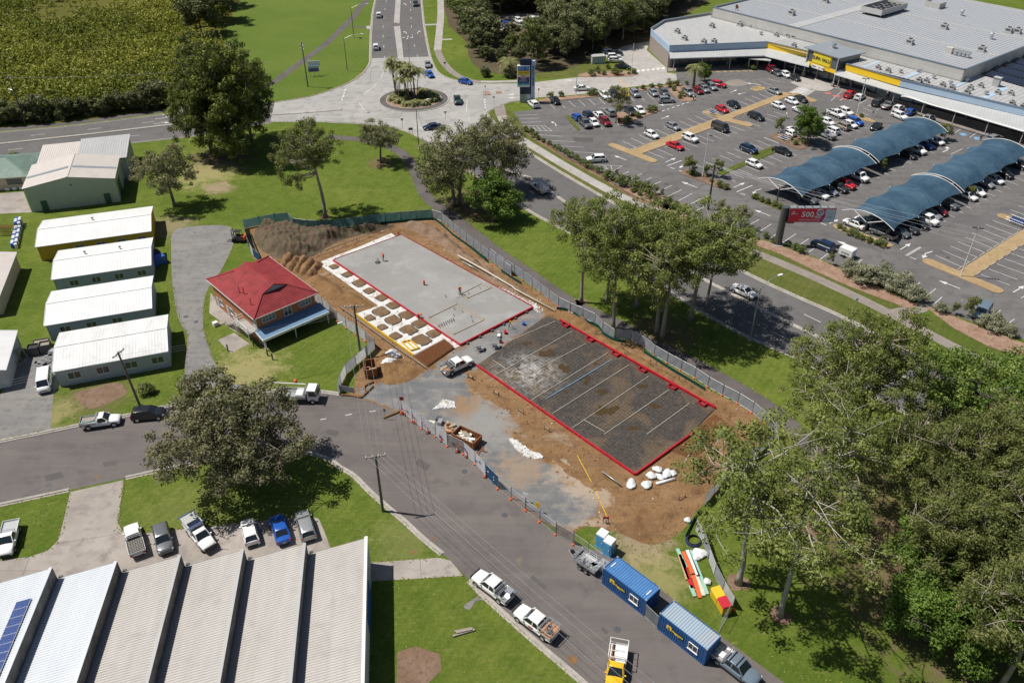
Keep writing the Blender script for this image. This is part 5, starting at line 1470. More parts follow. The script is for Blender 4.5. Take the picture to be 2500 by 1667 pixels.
trees = [
 ('dense1',Q(11,1600,1085),28,0.3,'tallest dark green tree beside the west road','tree',1.0),
 ('dense1',Q(11,1450,1050),24,2.0,'dark green tree leaning left of the tallest one by the west road','tree',1.0),
 ('dense1',Q(11,1720,960),24,4.1,'dark green tree crowding the tallest one on its roundabout side','tree',0.9),
 ('dense1',Q(11,1400,760),20,5.0,'rounded yellow green tree across the west road at the marsh corner','tree',0.95),
 ('bush1',Q(11,1380,240),15,1.0,'dark tree at the marsh edge behind the rounded one','tree',1.2),
 ('bush2',Q(11,1480,150),15,2.2,'middle dark tree of the row shading the north field','tree',1.2),
 ('bush1',Q(11,1510,40),16,3.3,'farthest dark tree of the row shading the north field','tree',1.2),
 ('small_grey',Q(11,1195,1410),13.0,0.5,'grey green tree alone on the grass beside the cream hall','tree',1.0),
 ('lopsided',Q(12,545,1485),20.5,0.0,'lone pale trunked gum tree behind the green fence','tree',1.0),
 ('small_grey',Q(12,925,1110),9.8,2.5,'small dark tree between roundabout and lawn','tree',1.05),
 ('paper2',Q(12,1440,1400),17.5,0.0,'broad grey paperbark tree beside the path bend','tree',1.05),
 ('paper2',Q(12,1720,1290),16.0,2.1,'grey paperbark tree against the main road kerb','tree',1.0),
 ('dense2',Q(12,1690,1515),9.6,0.7,'rounded bright green tree in front of the paperbarks','tree',1.1),
 ('gum1',Q(23,755,665),20.0,0.2,'gum tree with a bare pale leaning trunk at the path','tree',0.92),
 ('gum2',Q(23,970,845),23.0,1.4,'gum tree standing right against the grey fence','tree',0.95),
 ('gum3',Q(23,1265,880),21.0,2.0,'upright gum tree of the close pair beside the main road','tree',0.95),
 ('gum1',Q(23,1305,908),22.0,3.5,'forked gum tree of the close pair, limb over the road','tree',1.0),
 ('gum2',Q(23,1500,785),21.5,4.4,'gum tree at the kerb behind the close pair','tree',1.2),
 ('gum3',Q(23,925,670),17.0,5.4,'gum tree half hidden in the middle of the clump','tree',0.95),
 ('gum1',Q(23,1130,700),20.0,5.0,'gum tree at the heart of the clump by the main road','tree',0.95),
 ('gum3',Q(23,1610,700),17.0,0.8,'gum tree leaning over the main road kerb beside the white sedan','tree',1.0),
 ('gum3',G(2010,1116),22.5,1.0,'gum tree beside the path bend right of the site','tree',0.8),
 ('gum2',G(2095,1112),23.5,2.6,'gum tree between path bend and dark fig trees','tree',0.82),
 ('sparse',G(1980,1186),20.0,0.6,'thin gum tree with a mulch ring by the site corner','tree',0.95),
 ('sparse',G(1904,1503),21.0,2.2,'sparse gum tree with a curving white trunk on the grass','tree',1.1),
 ('sparse',G(1802,1423),23.5,4.0,'sparse gum tree behind the red and yellow bins','tree',1.15),
 ('sparse',G(1988,1292),21.0,5.1,'thin gum tree in the middle of the shaded grass','tree',0.9),
 ('fig1',G(2320,1120),17.0,0.4,'big dark fig tree along the main road','tree',0.95),
 ('fig1',G(2500,1110),18.0,2.4,'big dark fig tree cut by the right edge','tree',1.0),
 ('olive1',G(2235,1290),17.0,0.0,'olive crowned gum tree at the edge of the grove','tree',1.0),
 ('olive2',G(2330,1290),17.0,1.3,'olive gum tree with a bare white fork in the grove','tree',1.0),
 ('olive1',G(2420,1310),19.0,2.2,'tall olive gum tree in the middle of the grove','tree',1.0),
 ('olive2',G(2520,1330),19.0,3.3,'olive gum tree at the right edge of the grove','tree',1.0),
 ('olive2',G(2270,1440),15.0,4.0,'low olive gum tree over the bright understorey','tree',1.0),
 ('olive1',G(2400,1470),18.0,5.0,'spreading olive gum tree near the corner of the grove','tree',1.0),
 ('olive2',G(2520,1520),19.0,0.9,'brownish gum tree reaching in from the right edge','tree',1.0),
 ('olive1',G(2440,1680),18.0,2.9,'leaning gum tree with a thick trunk at the bottom corner','tree',1.0),
 ('olive2',G(2560,1680),18.0,4.4,'gum tree in the bottom right corner','tree',1.0),
 ('dense2',G(2235,1455),9.0,1.2,'bright green tree at the grass edge of the grove','tree',1.0),
 ('dense2',G(2260,1560),8.0,2.7,'bright green understorey tree below the olive gums','tree',1.15),
 ('dense2',G(2370,1590),9.0,3.9,'bright green understorey tree by the thick leaning trunk','tree',1.1),
 ('dense2',G(2265,1350),8.0,0.2,'dark green bush tree under the olive gums','tree',1.0),
 ('paper1',G(592,1160),13.0,0.6,'wide grey paperbark tree over the street verge and parked cars','tree',1.1),
 ('dense2',Q(14,472,985),9.0,1.8,'round bright green tree among the parked cars','tree',0.85),
 ('slim',Q(13,850,842),9.4,0.2,'slim grey tree between two parking rows','tree',1.0),
 ('dense2',Q(13,1452,560),5.2,2.0,'dark green bushy tree beside the palm before the shops','tree',0.8),
 ('young',Q(13,1350,1190),4.2,0.0,'young tree at the car park lamp island','tree',1.1),
 ('young',Q(13,1540,1210),4.2,1.0,'young thin tree next to the car park power pole','tree',0.9),
 ('young',Q(13,1465,1200),2.6,2.0,'low bushy young tree beside the lamp pole','tree',1.3),
 ('young',Q(14,280,915),4.2,3.0,'bare young tree beside the trolley bay','tree',0.8),
 ('young',Q(14,1415,960),4.0,4.0,'young tree at the far end of the blue sail','tree',1.2),
 ('young',Q(14,985,1165),2.8,5.0,'low tree between cars under the front blue sail','tree',1.2),
 ('young',Q(24,1570,225),2.8,0.7,'low tree between cars under the right blue sail','tree',1.3),
 ('young',Q(24,630,690),2.6,0.3,'staked young tree behind the billboard','tree',0.7),
 ('young',Q(24,1475,1030),2.4,1.3,'small staked young tree in the pink mulch','tree',0.8),
 ('young',Q(24,1570,1055),4.2,2.3,'taller staked young tree beside the silver four wheel drive','tree',0.8),
 ('slim',Q(13,1560,1520),5.0,2.0,'slim tree at the car park edge behind the gum clump','tree',1.1),
 ('slim',Q(13,1700,1560),5.0,3.0,'grey slim tree left of the billboard pole','tree',1.2),
]
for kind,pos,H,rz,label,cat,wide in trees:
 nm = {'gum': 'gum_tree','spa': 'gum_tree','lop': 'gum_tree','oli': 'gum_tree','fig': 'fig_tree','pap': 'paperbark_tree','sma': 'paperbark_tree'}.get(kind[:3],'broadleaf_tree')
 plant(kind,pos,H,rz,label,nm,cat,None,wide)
for r_,x,y in ((34,290,1105),(34,5,885),(34,510,205),(34,520,510),(23,755,665),(12,545,1485)):
 c = Q(r_,x,y); q = [(c + Vector((math.cos(a) * rr_,math.sin(a) * rr_,0))) for a,rr_ in [(2 * math.pi * i / 16,random.uniform(0.8,1.4)) for i in range(16)]]
 sheet('mulch_ring',q,0.012,M['brown_mulch'])
rd = random.Random(5)
def inside(poly,x,y):
 c = False; n = len(poly)
 for i in range(n):
  x0,y0 = poly[i]; x1,y1 = poly[(i + 1) % n]
  if (y0 > y) != (y1 > y) and x < (x1 - x0) * (y - y0) / (y1 - y0) + x0:
   c = not c
 return c
wood = [(p.x,p.y) for p in PP(1120,-40,1700,-40,1630,35,1580,85,1470,120,1400,148,1310,165,1215,165,1175,140,1150,100,1110,40)]
hole = [(p.x,p.y) for p in PL(13,-60,100,340,80,385,170,320,215,-40,235)]
low_ = [(p.x,p.y) for p in PL(13,-60,235,400,180,400,430,-60,480)]
xs = [p[0] for p in wood]; ys = [p[1] for p in wood]
spots = []
for k in range(4000):
 x,y = rd.uniform(min(xs),max(xs)),rd.uniform(min(ys),max(ys))
 if inside(wood,x,y) and not inside(hole,x,y) and all((x - a) ** 2 + (y - b_) ** 2 > 5.6 ** 2 for a,b_ in spots):
  spots.append((x,y))
for i,(x,y) in enumerate(spots):
 lo_ = inside(low_,x,y)
 plant(rd.choice(['bush1','bush2','bush2','bush1','bush3','bush4']),Vector((x,y,0)),rd.uniform(5.0,6.5) if lo_ else rd.uniform(9.5,14.5),rd.uniform(0,6.3),'dark olive tree in the wood behind the entry road','wood_tree','tree','trees of the wood behind the entry road',rd.uniform(1.0,1.3))
for i,p in enumerate(PL(14,1750,-40,1830,-45,1900,-38,1960,-30,2040,-30)):
 plant('bush3',p + Vector((0,10,0)),11,i * 1.3,'dark tree beyond the far corner of the shopping centre','wood_tree','tree','trees beyond the shopping centre')
for r_,x,y,s,lab in ((13,180,600 - 70,2.5,'shrub at the foot of the cycad palm'),(12,1640,525,2.6,'dark rounded shrub at the corner of the wood lawn'),(12,1240 + 560,530,3.0,'tall shrub left of the tower sign')):
 plant('grey_shrub' if 0 else 'hedge',Q(r_,x,y),s,1.0,lab,'shrub','shrub',None,1.1)
mp = [(p.x,p.y) for p in PP(-320,330,0,308,250,281,400,262,462,250,535,195,548,60,600,-70,-500,-70)]
xs = [p[0] for p in mp]; ys = [p[1] for p in mp]
rs = np.random.default_rng(17)
X = rs.uniform(min(xs),max(xs),26000); Y = rs.uniform(min(ys),max(ys),26000)
keep = np.array([inside(mp,a,c) for a,c in zip(X,Y)])
X,Y = X[keep],Y[keep]
def fbm(x,y,s):
 return (np.sin(x * s + 1.3 * np.sin(y * s * 0.7)) + np.sin(y * s * 1.13 + 1.7 * np.sin(x * s * 0.6 + 2)) + 0.6 * np.sin((x + y) * s * 2.1)) / 2.6
dens = fbm(X,Y,0.07)
open_ = (Y > 268) & (dens > 0.18) & (X > -175)
thin = rs.random(len(X)) < np.where(open_,0.08,0.58)
X,Y = X[thin],Y[thin]
hgt = np.where(Y < 226,3.8,2.6) + 1.3 * fbm(X,Y,0.22) + 0.9 * fbm(X + 9,Y,0.6) + 2.2 * rs.random(len(X)) ** 3
sz = 0.75 + 0.75 * rs.random(len(X))
cen,rad = [],[]
for k in range(5):
 a = rs.uniform(0,6.28,len(X)); rr_ = sz * (0.95 if k else 0.0) * rs.random(len(X)) ** 0.5
 cen.append(np.c_[X + np.cos(a) * rr_,Y + np.sin(a) * rr_,np.maximum(0.4,hgt * (1.0 - (0.10 + 0.5 * rs.random(len(X)) if k else 0)))]); rad.append(sz * (0.42 + 0.30 * rs.random(len(X))))
cen = np.concatenate(cen); rad = np.concatenate(rad)
v,f,ti = leaf_cloud(rs,cen,rad,np.full(len(cen),11),0.38,0.8,1.5,up=0.5,bias=np.clip(0.5 + 0.55 * fbm(cen[:,0],cen[:,1],0.09) + 0.25 * fbm(cen[:,0] + 40,cen[:,1],0.31) + 0.18 * rs.normal(size=len(cen)),0,1))
me = raw_mesh('mangrove_scrub',v,f,M['leaf_marsh'],attr=ti)
stuff(link('mangrove_scrub',me),'low yellow green mangrove scrub filling the marsh','scrub')
rd = random.Random(9)
edge = PP(-160,322,0,306,140,296,250,282,340,272,430,262)
for i,(p,d) in enumerate(walk(edge,3.0)):
 q = p + Vector((-d.y,d.x,0)) * rd.uniform(1.0,3.5)
 plant('hedge',q,rd.uniform(4.2,6.2),rd.uniform(0,6),'dark thicket bush between marsh and west road','thicket_bush','bush','bushes along the marsh edge',rd.uniform(0.9,1.2))
def shrubs(r_,pts,label,group,kind=('shrub1','shrub2'),s=(1.1,1.8),name='shrub',z=0.1):
 for i in range(0,len(pts),2):
  p = Q(r_,pts[i],pts[i + 1]); p.z = z
  plant(rd.choice(kind),p,rd.uniform(*s),rd.uniform(0,6),label,name,'shrub',group,rd.uniform(0.9,1.2))
shrubs(13,(230,897,262,915,292,938,320,955,358,975,397,995,428,1013,462,1033,503,1052,535,1075,575,1095,612,1118,657,1145,690,1162,735,1182),'clipped dark shrub in the row along the sleeper edging','shrubs along the sleeper edging',s=(1.0,1.6))
shrubs(13,(800,1228,890,1268,995,1298,1080,1330),'large rounded shrub in the pink mulch strip','large shrubs in the mulch strip',s=(1.9,2.4))
shrubs(13,(827,1243,965,1312,1018,1338,1078,1360,1132,1385,1210,1385,1190,1400,1260,1410),'small shrub in the pink mulch strip','small shrubs in the mulch strip',s=(0.9,1.5))
for x,y in ((853,1215),(940,1258),(1032,1300),(1163,1350)):
 plant('young',Q(13,x,y),2.0,x * .1,'thin sapling in the pink mulch strip','sapling','sapling','saplings in the mulch strip',0.7)
shrubs(13,(400,668,470,662,675,655,700,650,830,625,990,618,1040,612,1090,608,1150,600,1220,595,1260,588,1330,580,1245,620,1290,675,1300,660),'shrub in the bed between entry road and parking','shrubs along the entry road bed',s=(1.0,1.8))
shrubs(13,(685,520,730,505,770,515,830,505,860,515,940,512,965,505,795,470,720,490),'shrub in the bed across the entry road','shrubs across the entry road',s=(0.8,1.8))
shrubs(13,(865,835,930,830,990,805,1095,755,1120,760,1085,770,905,845),'shrub in the bed between the parking rows','shrubs between the parking rows',s=(1.0,1.6))
shrubs(24,(690,442,725,465,775,487,820,505,855,522,890,537,960,555,985,565),'round clipped shrub in the sail planter','shrubs in the right sail planter',s=(1.0,1.5))
shrubs(24,(130,240,165,255,200,272,250,288,285,305),'shrub in the planter before the left sail','shrubs before the left sail',s=(1.0,1.5))
shrubs(24,(95,520,140,520,195,505,60,490,340,560,395,590,425,605,250,545),'low shrub in the mulch by the billboard','shrubs around the billboard',s=(0.6,1.5))
shrubs(13,(1375,1195,1400,1205,1500,1245,1560,1280,1600,1290,1750,470,1780,478,1800,480),'small shrub in a car park island','shrubs in car park islands',s=(0.8,1.4))
shrubs(24,(760,760,820,790,880,820,945,800,990,830,1045,850,1095,890,1120,850,1180,920,1215,940,1000,770),'silvery shrub in the tall row along the car park verge','silvery shrubs on the verge',('grey_shrub',),(2.4,3.6),'silver_shrub')
shrubs(24,(1385,1015,1690,1110,1750,1100,1720,1130,1850,1170),'silvery shrub in the pink mulch near the four wheel drive','silvery shrubs near the four wheel drive',('grey_shrub',),(1.8,2.6),'silver_shrub')
shrubs(14,(790,790,850,805,450,985,400,990,360,960),'small shrub at an end of the parking rows','shrubs at parking row ends',s=(0.9,1.4))
plant('shrub1',Q(21,990,1290),1.9,0.3,'small bush on the verge behind the power pole','shrub','shrub',None,1.2)
plant('grey_shrub',Q(11,108,1110),2.6,0.8,'yellowish shrub behind the green roofed house','shrub','shrub',None,1.1)
def palm_meshes(seed,H,fl,nf,tr):
 rd = random.Random(seed)
 T = MB(); lx,ly = rd.uniform(-.8,.8),rd.uniform(-.8,.8)
 tp = [Vector((lx * (i / 5) ** 2,ly * (i / 5) ** 2,H * i / 5)) for i in range(6)]
 T.tube(tp,[tr * (1.2 - 0.5 * i / 5) for i in range(6)],8)
 top = tp[-1]
 V,F,A = [],[],[]
 for k in range(nf):
  a = 2 * math.pi * k / nf + rd.uniform(-.25,.25); el = rd.uniform(-0.15,1.05)
  L = fl * rd.uniform(0.85,1.1)
  pts = []
  for i in range(7):
   f = i / 6
   r_ = L * f * math.cos(el * (1 - f * .4)); z = L * f * math.sin(el) - L * 0.75 * f * f
   pts.append(top + Vector((math.cos(a) * r_,math.sin(a) * r_,z)))
  side = Vector((-math.sin(a),math.cos(a),0))
  for i in range(1,7):
   for s in (-1,1):
    for j in range(3):
     p = pts[i - 1].lerp(pts[i],j / 3)
     ll = 0.5 * fl * 0.45 * (1 - 0.6 * abs(i / 6 - .45))
     d = (pts[i] - pts[i - 1]).normalized()
     e = p + side * s * ll + d * ll * 0.6 - Vector((0,0,ll * 0.45))
     o = len(V); V += [p - d * .06,p + d * .06,e + d * .03,e - d * .03]; F.append((o,o + 1,o + 2,o + 3)); A.append(rd.random())
 return T.mesh('trunk',M['bark_grey'],True),raw_mesh('crown',np.array([tuple(x) for x in V]),np.array(F),M['leaf_palm'],attr=np.array(A))
PALM = [palm_meshes(1,8.5,2.1,15,0.10),palm_meshes(2,7.3,2.0,14,0.10),palm_meshes(3,6.0,1.9,14,0.09)]
FAT = palm_meshes(4,5.2,2.9,30,0.32)
CYC = palm_meshes(5,1.0,1.9,26,0.3)
CYCB = palm_meshes(6,3.6,3.6,26,0.3)
def palm(ms,pos,rz,label,group=None,s=1.0,name='palm_tree',cat='palm'):
 t = thing(name,label,cat,pos,rz,group); t.scale = (s,s,s)
 link('trunk',ms[0],t); link('crown',ms[1],t)
rd = random.Random(21)
for i in range(17):
 a = rd.uniform(0,6.3); q = rc + Vector((-1.8 + rd.uniform(-3.6,3.6),rd.uniform(-2.6,2.0),0.26))
 palm(PALM[i % 3],q,a,'slender palm in the clump on the roundabout','palms on the roundabout',rd.uniform(1.0,1.2))
for dx,dy,s in ((-5.2,-1.2,1.0),(4.6,1.6,1.25),(5.8,-0.2,1.0),(1.2,-4.2,1.0),(-3.6,-3.4,0.9),(5.2,-2.6,0.9),(2.8,3.8,1.1),(3.0,-4.6,0.9),(-1.4,-5.2,0.8),(0.4,-5.0,1.0)):
 palm(CYC,rc + Vector((dx,dy,0.26)),rd.uniform(0,6),'low cycad in the roundabout bed','cycads on the roundabout',s,'cycad','cycad')
for i in range(16):
 a = rd.uniform(0,6.3); q = rc + Vector((math.cos(a) * rd.uniform(2,6.2),math.sin(a) * rd.uniform(2,6.2),0.26))
 plant(rd.choice(('shrub1','shrub2')),q,rd.uniform(1.0,1.6),a,'rounded shrub in the roundabout bed','shrub','shrub','shrubs on the roundabout',1.2)
palm(FAT,Q(13,1380,590),0.3,'stout palm in front of the western shop wing',None,1.05)
palm(CYCB,Q(13,125,520),1.0,'wide feathery palm at the edge of the wood behind the tower sign',None,1.1)
# ================================================================ THE BUILDING SITE
def sdist(poly,X,Y):
 ins = np.zeros(X.shape,bool); D = np.full(X.shape,1e9); n = len(poly)
 for i in range(n):
  a,b_ = poly[i],poly[(i + 1) % n]
  ins ^= ((a[1] > Y) != (b_[1] > Y)) & (X < (b_[0] - a[0]) * (Y - a[1]) / (b_[1] - a[1] + 1e-12) + a[0])
  ab = b_ - a; t = np.clip(((X - a[0]) * ab[0] + (Y - a[1]) * ab[1]) / (ab @ ab + 1e-9),0,1)
  D = np.minimum(D,np.hypot(X - a[0] - t * ab[0],Y - a[1] - t * ab[1]))
 return np.where(ins,D,-D)
gp = np.array([(p.x,p.y) for p in blue]); st_ = np.array([(p.x,p.y) for p in site])
X,Y = np.meshgrid(np.arange(gp[:,0].min() - 3,gp[:,0].max() + 3,.35),np.arange(gp[:,1].min() - 3,gp[:,1].max() + 3,.35))
D = sdist(gp,X,Y); DS = sdist(st_,X,Y)
I = np.arange(X.size).reshape(X.shape); F = np.stack([I[:-1,:-1],I[:-1,1:],I[1:,1:],I[1:,:-1]],-1).reshape(-1,4)
F = F[(D.ravel()[F] > -2.6).all(1) & (DS.ravel()[F] > .02).all(1)]
t = NT('gravel_over_earth'); p = t.pos()
ca = ground_col(t,p,*GARGS['bare_earth'][0],**GARGS['bare_earth'][1]); cb = ground_col(t,p,*GARGS['crushed_blue_rock'][0],**GARGS['crushed_blue_rock'][1])
cv = t.n('ShaderNodeAttribute',attribute_name='cover').outputs['Fac']
m_ = t.math('ADD',cv,t.math('ADD',t.math('MULTIPLY',t.math('SUBTRACT',t.noise(p,.45,6,.7,.4),.5),1.5),t.math('MULTIPLY',t.math('SUBTRACT',t.noise(p,3.5,4,.7),.5),.5)))
col = t.mix(t.ramp(m_,[(.40,0.0),(.60,1.0)]),ca,cb)
SAND,GRT = (.40,.325,.255),(.275,.268,.255)
col = worn_spots(t,p,col,(_w(33,700,150,4,SAND,.8),_w(33,850,260,4,SAND,.8),_w(33,820,560,3.5,SAND,.8),_w(32,1640,90,6,GRT,.7),_w(22,1760,1480,6,GRT,.7),_w(22,1620,1380,3,(.30,.18,.09),.8),_w(33,340,110,4,(.33,.24,.16),.7),_w(23,60,1000,6,GRT,.6)))
t.col(col).set(.95,spec=.2); t.bump(t.noise(p,6,6,.75),.12)
me = raw_mesh('gravel_yard',np.c_[X.ravel(),Y.ravel(),np.full(X.size,.014)],F,t.m)
me.attributes.new('cover','FLOAT','POINT').data.foreach_set('value',np.clip(D.ravel() / 3.0 + .5,0,1).astype(np.float32))
struct(link('gravel_yard',me))
def poly_mound(name,label,pts,h,m,seed=1,res=0.28,nz=0.25,edge=1.6,cat='earth heap',z0=0.0,group=None):
 poly = np.array([(p.x,p.y) for p in pts])
 c = poly.mean(0)
 x0,y0 = poly.min(0) - 0.2; x1,y1 = poly.max(0) + 0.2
 nx,ny = int((x1 - x0) / res) + 2,int((y1 - y0) / res) + 2
 X,Y = np.meshgrid(np.linspace(x0,x1,nx),np.linspace(y0,y1,ny))
 D = sdist(poly,X,Y)
 rs = np.random.default_rng(seed)
 N = np.zeros(X.shape)
 for k in range(5):
  f = 0.7 * 1.9 ** k; ph = rs.uniform(0,6.3,4); an = rs.uniform(0,3.1,2)
  N += (np.sin((X * np.cos(an[0]) + Y * np.sin(an[0])) * f + ph[0] + 1.5 * np.sin(Y * f * .6 + ph[1])) * np.sin((Y * np.cos(an[1]) - X * np.sin(an[1])) * f * 1.1 + ph[2])) / 1.7 ** k
 N += rs.normal(size=X.shape) * 0.10
 e = np.clip((D + 0.25 * N) / edge,-0.2,1)
 e = np.where(e > 0,e * e * (3 - 2 * e),e)
 Z = h * e * (0.75 + nz * N) + 0.0
 Z = np.where(D < -0.05,-0.06,np.maximum(Z,-0.06))
 V = np.c_[X.ravel() - c[0],Y.ravel() - c[1],Z.ravel()]
 I = np.arange(nx * ny).reshape(ny,nx)
 F = np.stack([I[:-1,:-1],I[:-1,1:],I[1:,1:],I[1:,:-1]],-1).reshape(-1,4)
 keepf = (Z.ravel()[F] > -0.055).any(1)
 me = raw_mesh(name,V,F[keepf],M[m],True)
 o = link(name,me,None,(c[0],c[1],0.012 + z0))
 tag(o,label,cat,group)
 return o
poly_mound('soil_heap','long dark heap of topsoil with weeds inside the green fence',smooth(PL(22,195,215,225,150,330,120,450,148,720,170,900,160,1140,140,1130,165,900,215,720,280,590,360,420,380,300,350,225,290),3,True),2.3,'topsoil',2,0.22,nz=0.24,edge=2.6)
for i,(x,y) in enumerate(((425,385),(470,398),(515,412),(560,430),(605,452))):
 a,b2 = Q(22,x - 28,y + 45),Q(22,x + 28,y - 40)
 poly_mound('soil_heap','small brown spoil heap, %s of the five dumped side by side' % ('first','second','third','fourth','last')[i],capsule(a,b2,2.1),1.25,'dirt',10 + i,0.2,0.12,1.0,group='five spoil heaps beside the brick house')
poly_mound('earth_bank','smooth brown earth bank between brick house and white footings',smooth(PL(22,430,440,540,480,660,480,760,530,900,615,1035,690,980,725,850,700,700,650,560,560),3,True),1.1,'clay',3,nz=0.15,edge=2.2)
poly_mound('earth_bank','reddish earth bank along the inside of the grey fence',smooth(PL(22,1195,140,1330,115,1450,160,1600,280,1750,400,1950,535) + PL(23,150,490,330,565,420,625,300,600,150,535,0,445) + PL(22,1800,485,1650,405,1500,300,1350,210),3,True),1.0,'topsoil2',4,nz=0.2,edge=1.5)
poly_mound('earth_bank','orange earth bank beside the red formwork',smooth(PL(23,545,730,700,745,850,835,1000,955,1300,1125,1590,1290,1500,1280,1200,1125,950,985,800,875,620,775),3,True),0.75,'clay',5,nz=0.25,edge=1.0)
poly_mound('earth_bank','trampled brown earth mound beside the rusty bin',smooth(PL(22,1050,1015,1200,1050,1340,1110,1375,1145,1200,1225,1070,1215,1035,1100),3,True),0.7,'clay',6,nz=0.25,edge=1.6)
poly_mound('earth_bank','graded brown earth mound at the bottom corner of the site',smooth(PL(33,900,380,1020,350,1250,330,1420,330,1440,420,1330,520,1180,560,1020,520),3,True),0.55,'dirt',7,nz=0.3,edge=2.0)
for i,pl_ in enumerate((PL(22,1650,1165,1760,1210,1900,1310,1960,1380,1880,1390,1760,1300,1660,1230),PL(23,170,1280,330,1380,480,1480,600,1560,520,1560,380,1480,200,1360),PL(33,1180,250,1420,230,1530,180,1600,260,1480,330,1250,320),PL(33,560,20,700,90,860,200,900,260,800,230,640,130))):
 poly_mound('earth_bank','low graded ridge of loose earth %s' % ('left of the plastic bed near the white ute','left of the plastic bed lower down','below the white bulk bags','beside the gravel yard edge')[i],smooth(pl_,3,True),0.3,'dirt',40 + i,0.3,0.5,1.4)
sl = PP(816,637.5,980.4,576.8,1298.2,751.8,1125,842.9)
b = MB(); b.prism([(p.x,p.y) for p in sl],0,0.30)
slab = tag(b.build('concrete_slab',M['new_conc']),'freshly poured grey concrete slab edged with red formwork','concrete slab')
def boards(parent,pts,L,w,h,m,name='board',gap=0.03,z=0.0,jit=0.0):
 for a,c in zip(pts[:-1],pts[1:]):
  n = max(1,round((c - a).length / L))
  for i in range(n):
   p,q = a.lerp(c,i / n),a.lerp(c,(i + 1) / n)
   d = (q - p).normalized(); b = MB()
   b.beam(p + d * gap + Vector((0,0,z + h / 2 + random.uniform(-jit,jit))),q - d * gap + Vector((0,0,z + h / 2 + random.uniform(-jit,jit))),w,h)
   world_part(b,name,M[m],parent)
out = lambda pts,d: offset(pts,d)
fw = thing('slab_formwork','red steel formwork around the fresh concrete slab','formwork',(sl[0].x,sl[0].y,0))
boards(fw,[sl[0] + Vector((-.2,-.1,0)),sl[3] + Vector((-.1,-.2,0))],2.4,0.16,0.42,'red',jit=0.02)
boards(fw,[sl[3] + Vector((0,-.2,0)),sl[2] + Vector((.2,-.15,0))],2.4,0.2,0.45,'red',jit=0.02)
boards(fw,[sl[1] + Vector((.1,.1,0)),sl[2] + Vector((.15,.1,0))],2.4,0.06,0.36,'red',jit=0.02)
boards(fw,[sl[0] + Vector((-.1,.1,0)),sl[1] + Vector((-.1,.1,0))],2.4,0.06,0.36,'red',jit=0.02)
for p,d in walk([sl[3],sl[2]],2.6,1.0):
 q = p + Vector((d.y,-d.x,0)) * 0.45
 b = MB(); b.box((q.x,q.y,0.14),(0.4,0.5,0.28),math.atan2(d.y,d.x)); world_part(b,'brace',M['dark_steel'],fw)
def forms(label,corners,closed=True):
 pts = PL(22,*corners,z=0.30)
 t = thing('timber_formwork',label,'formwork',(pts[0].x,pts[0].y,0.3))
 q = pts + ([pts[0]] if closed else [])
 for a,c in zip(q[:-1],q[1:]):
  b = MB(); b.beam(a + Vector((0,0,.06)),c + Vector((0,0,.06)),0.07,0.12); world_part(b,'batten',M['timber'],t)
 for p in pts:
  b = MB(); b.beam(p + Vector((.1,.1,0)),p + Vector((.1,.1,.5)),0.06); world_part(b,'stake',M['timber'],t)
forms('larger timber set-down frame on the slab around the pipe stubs',(1390,775,1580,682,1765,790,1560,888))
forms('smaller timber set-down frame near the far edge of the slab',(1610,612,1745,543,1815,570,1655,640))
stub = MB(); stub.cyl((0,0,0),0.09,0.28,10); stub = stub.mesh('pipe_stub',M['white'])
stc = MB(); stc.cyl((0,0,0),0.11,0.03,10); stc = stc.mesh('cap',M['dark_steel'])
for i,(x,y) in enumerate([(1455 + 13 * k,833 - 6 * k) for k in range(0,9)] + [(1465 + 16 * k,838 - 7 * k) for k in range(0,7)] + [(1565,715),(1620,735),(1680,770),(1690,800),(1560,760),(1662,608),(1505,630),(1740,572)]):
 p = Q(22,x,y,0.3)
 o = link('pipe_stub',stub,None,(p.x,p.y,0.3)); tag(o,'white plumbing pipe stub standing out of the fresh slab','pipe stub','pipe stubs in the slab'); link('cap',stc,o,(0,0,0.28))
p = Q(22,1360,548,0.3); b = MB(); b.cyl((0,0,0),0.18,0.95,12); tag(b.build('bollard_pipe',M['orange'],None,loc=(p.x,p.y,0.3)),'single orange pipe standing in the middle of the slab','pipe')
mem = sheet('x',smooth(PL(22,628,400,740,355,900,295,1135,195,1165,218,1000,280,760,372,750,388),1) + PL(22,1612,962,1560,985,1300,1040,888,748,1045,690,900,590,760,490),0.05,M['white_sheet'])
mem.name = 'footing_membrane'; del mem['kind']
tag(mem,'white plastic membrane of the footing trenches with brown earth pods','membrane')
pods = ((745,425,80,45),(832,480,85,50),(915,537,110,60),(985,590,92,50),(1067,638,95,52),(1147,690,100,55),(1065,733,130,75),(1235,757,115,58),(990,775,82,55),(1147,790,125,72),(1325,815,108,62),(1075,838,78,52),(1255,857,128,74),(1420,882,100,58),(1165,898,90,60),(1342,928,138,82))
M['pod'] = ground_mat('pod_earth',(0.185,0.115,0.06),(0.25,0.165,0.095),(0.14,0.085,0.05),s1=0.5,s2=1.4,s3=8,grain=0.5,bump=0.14,bs=4)
M['black_film'] = plain('black_film',(0.05,0.052,0.055),0.3,var=0.3)
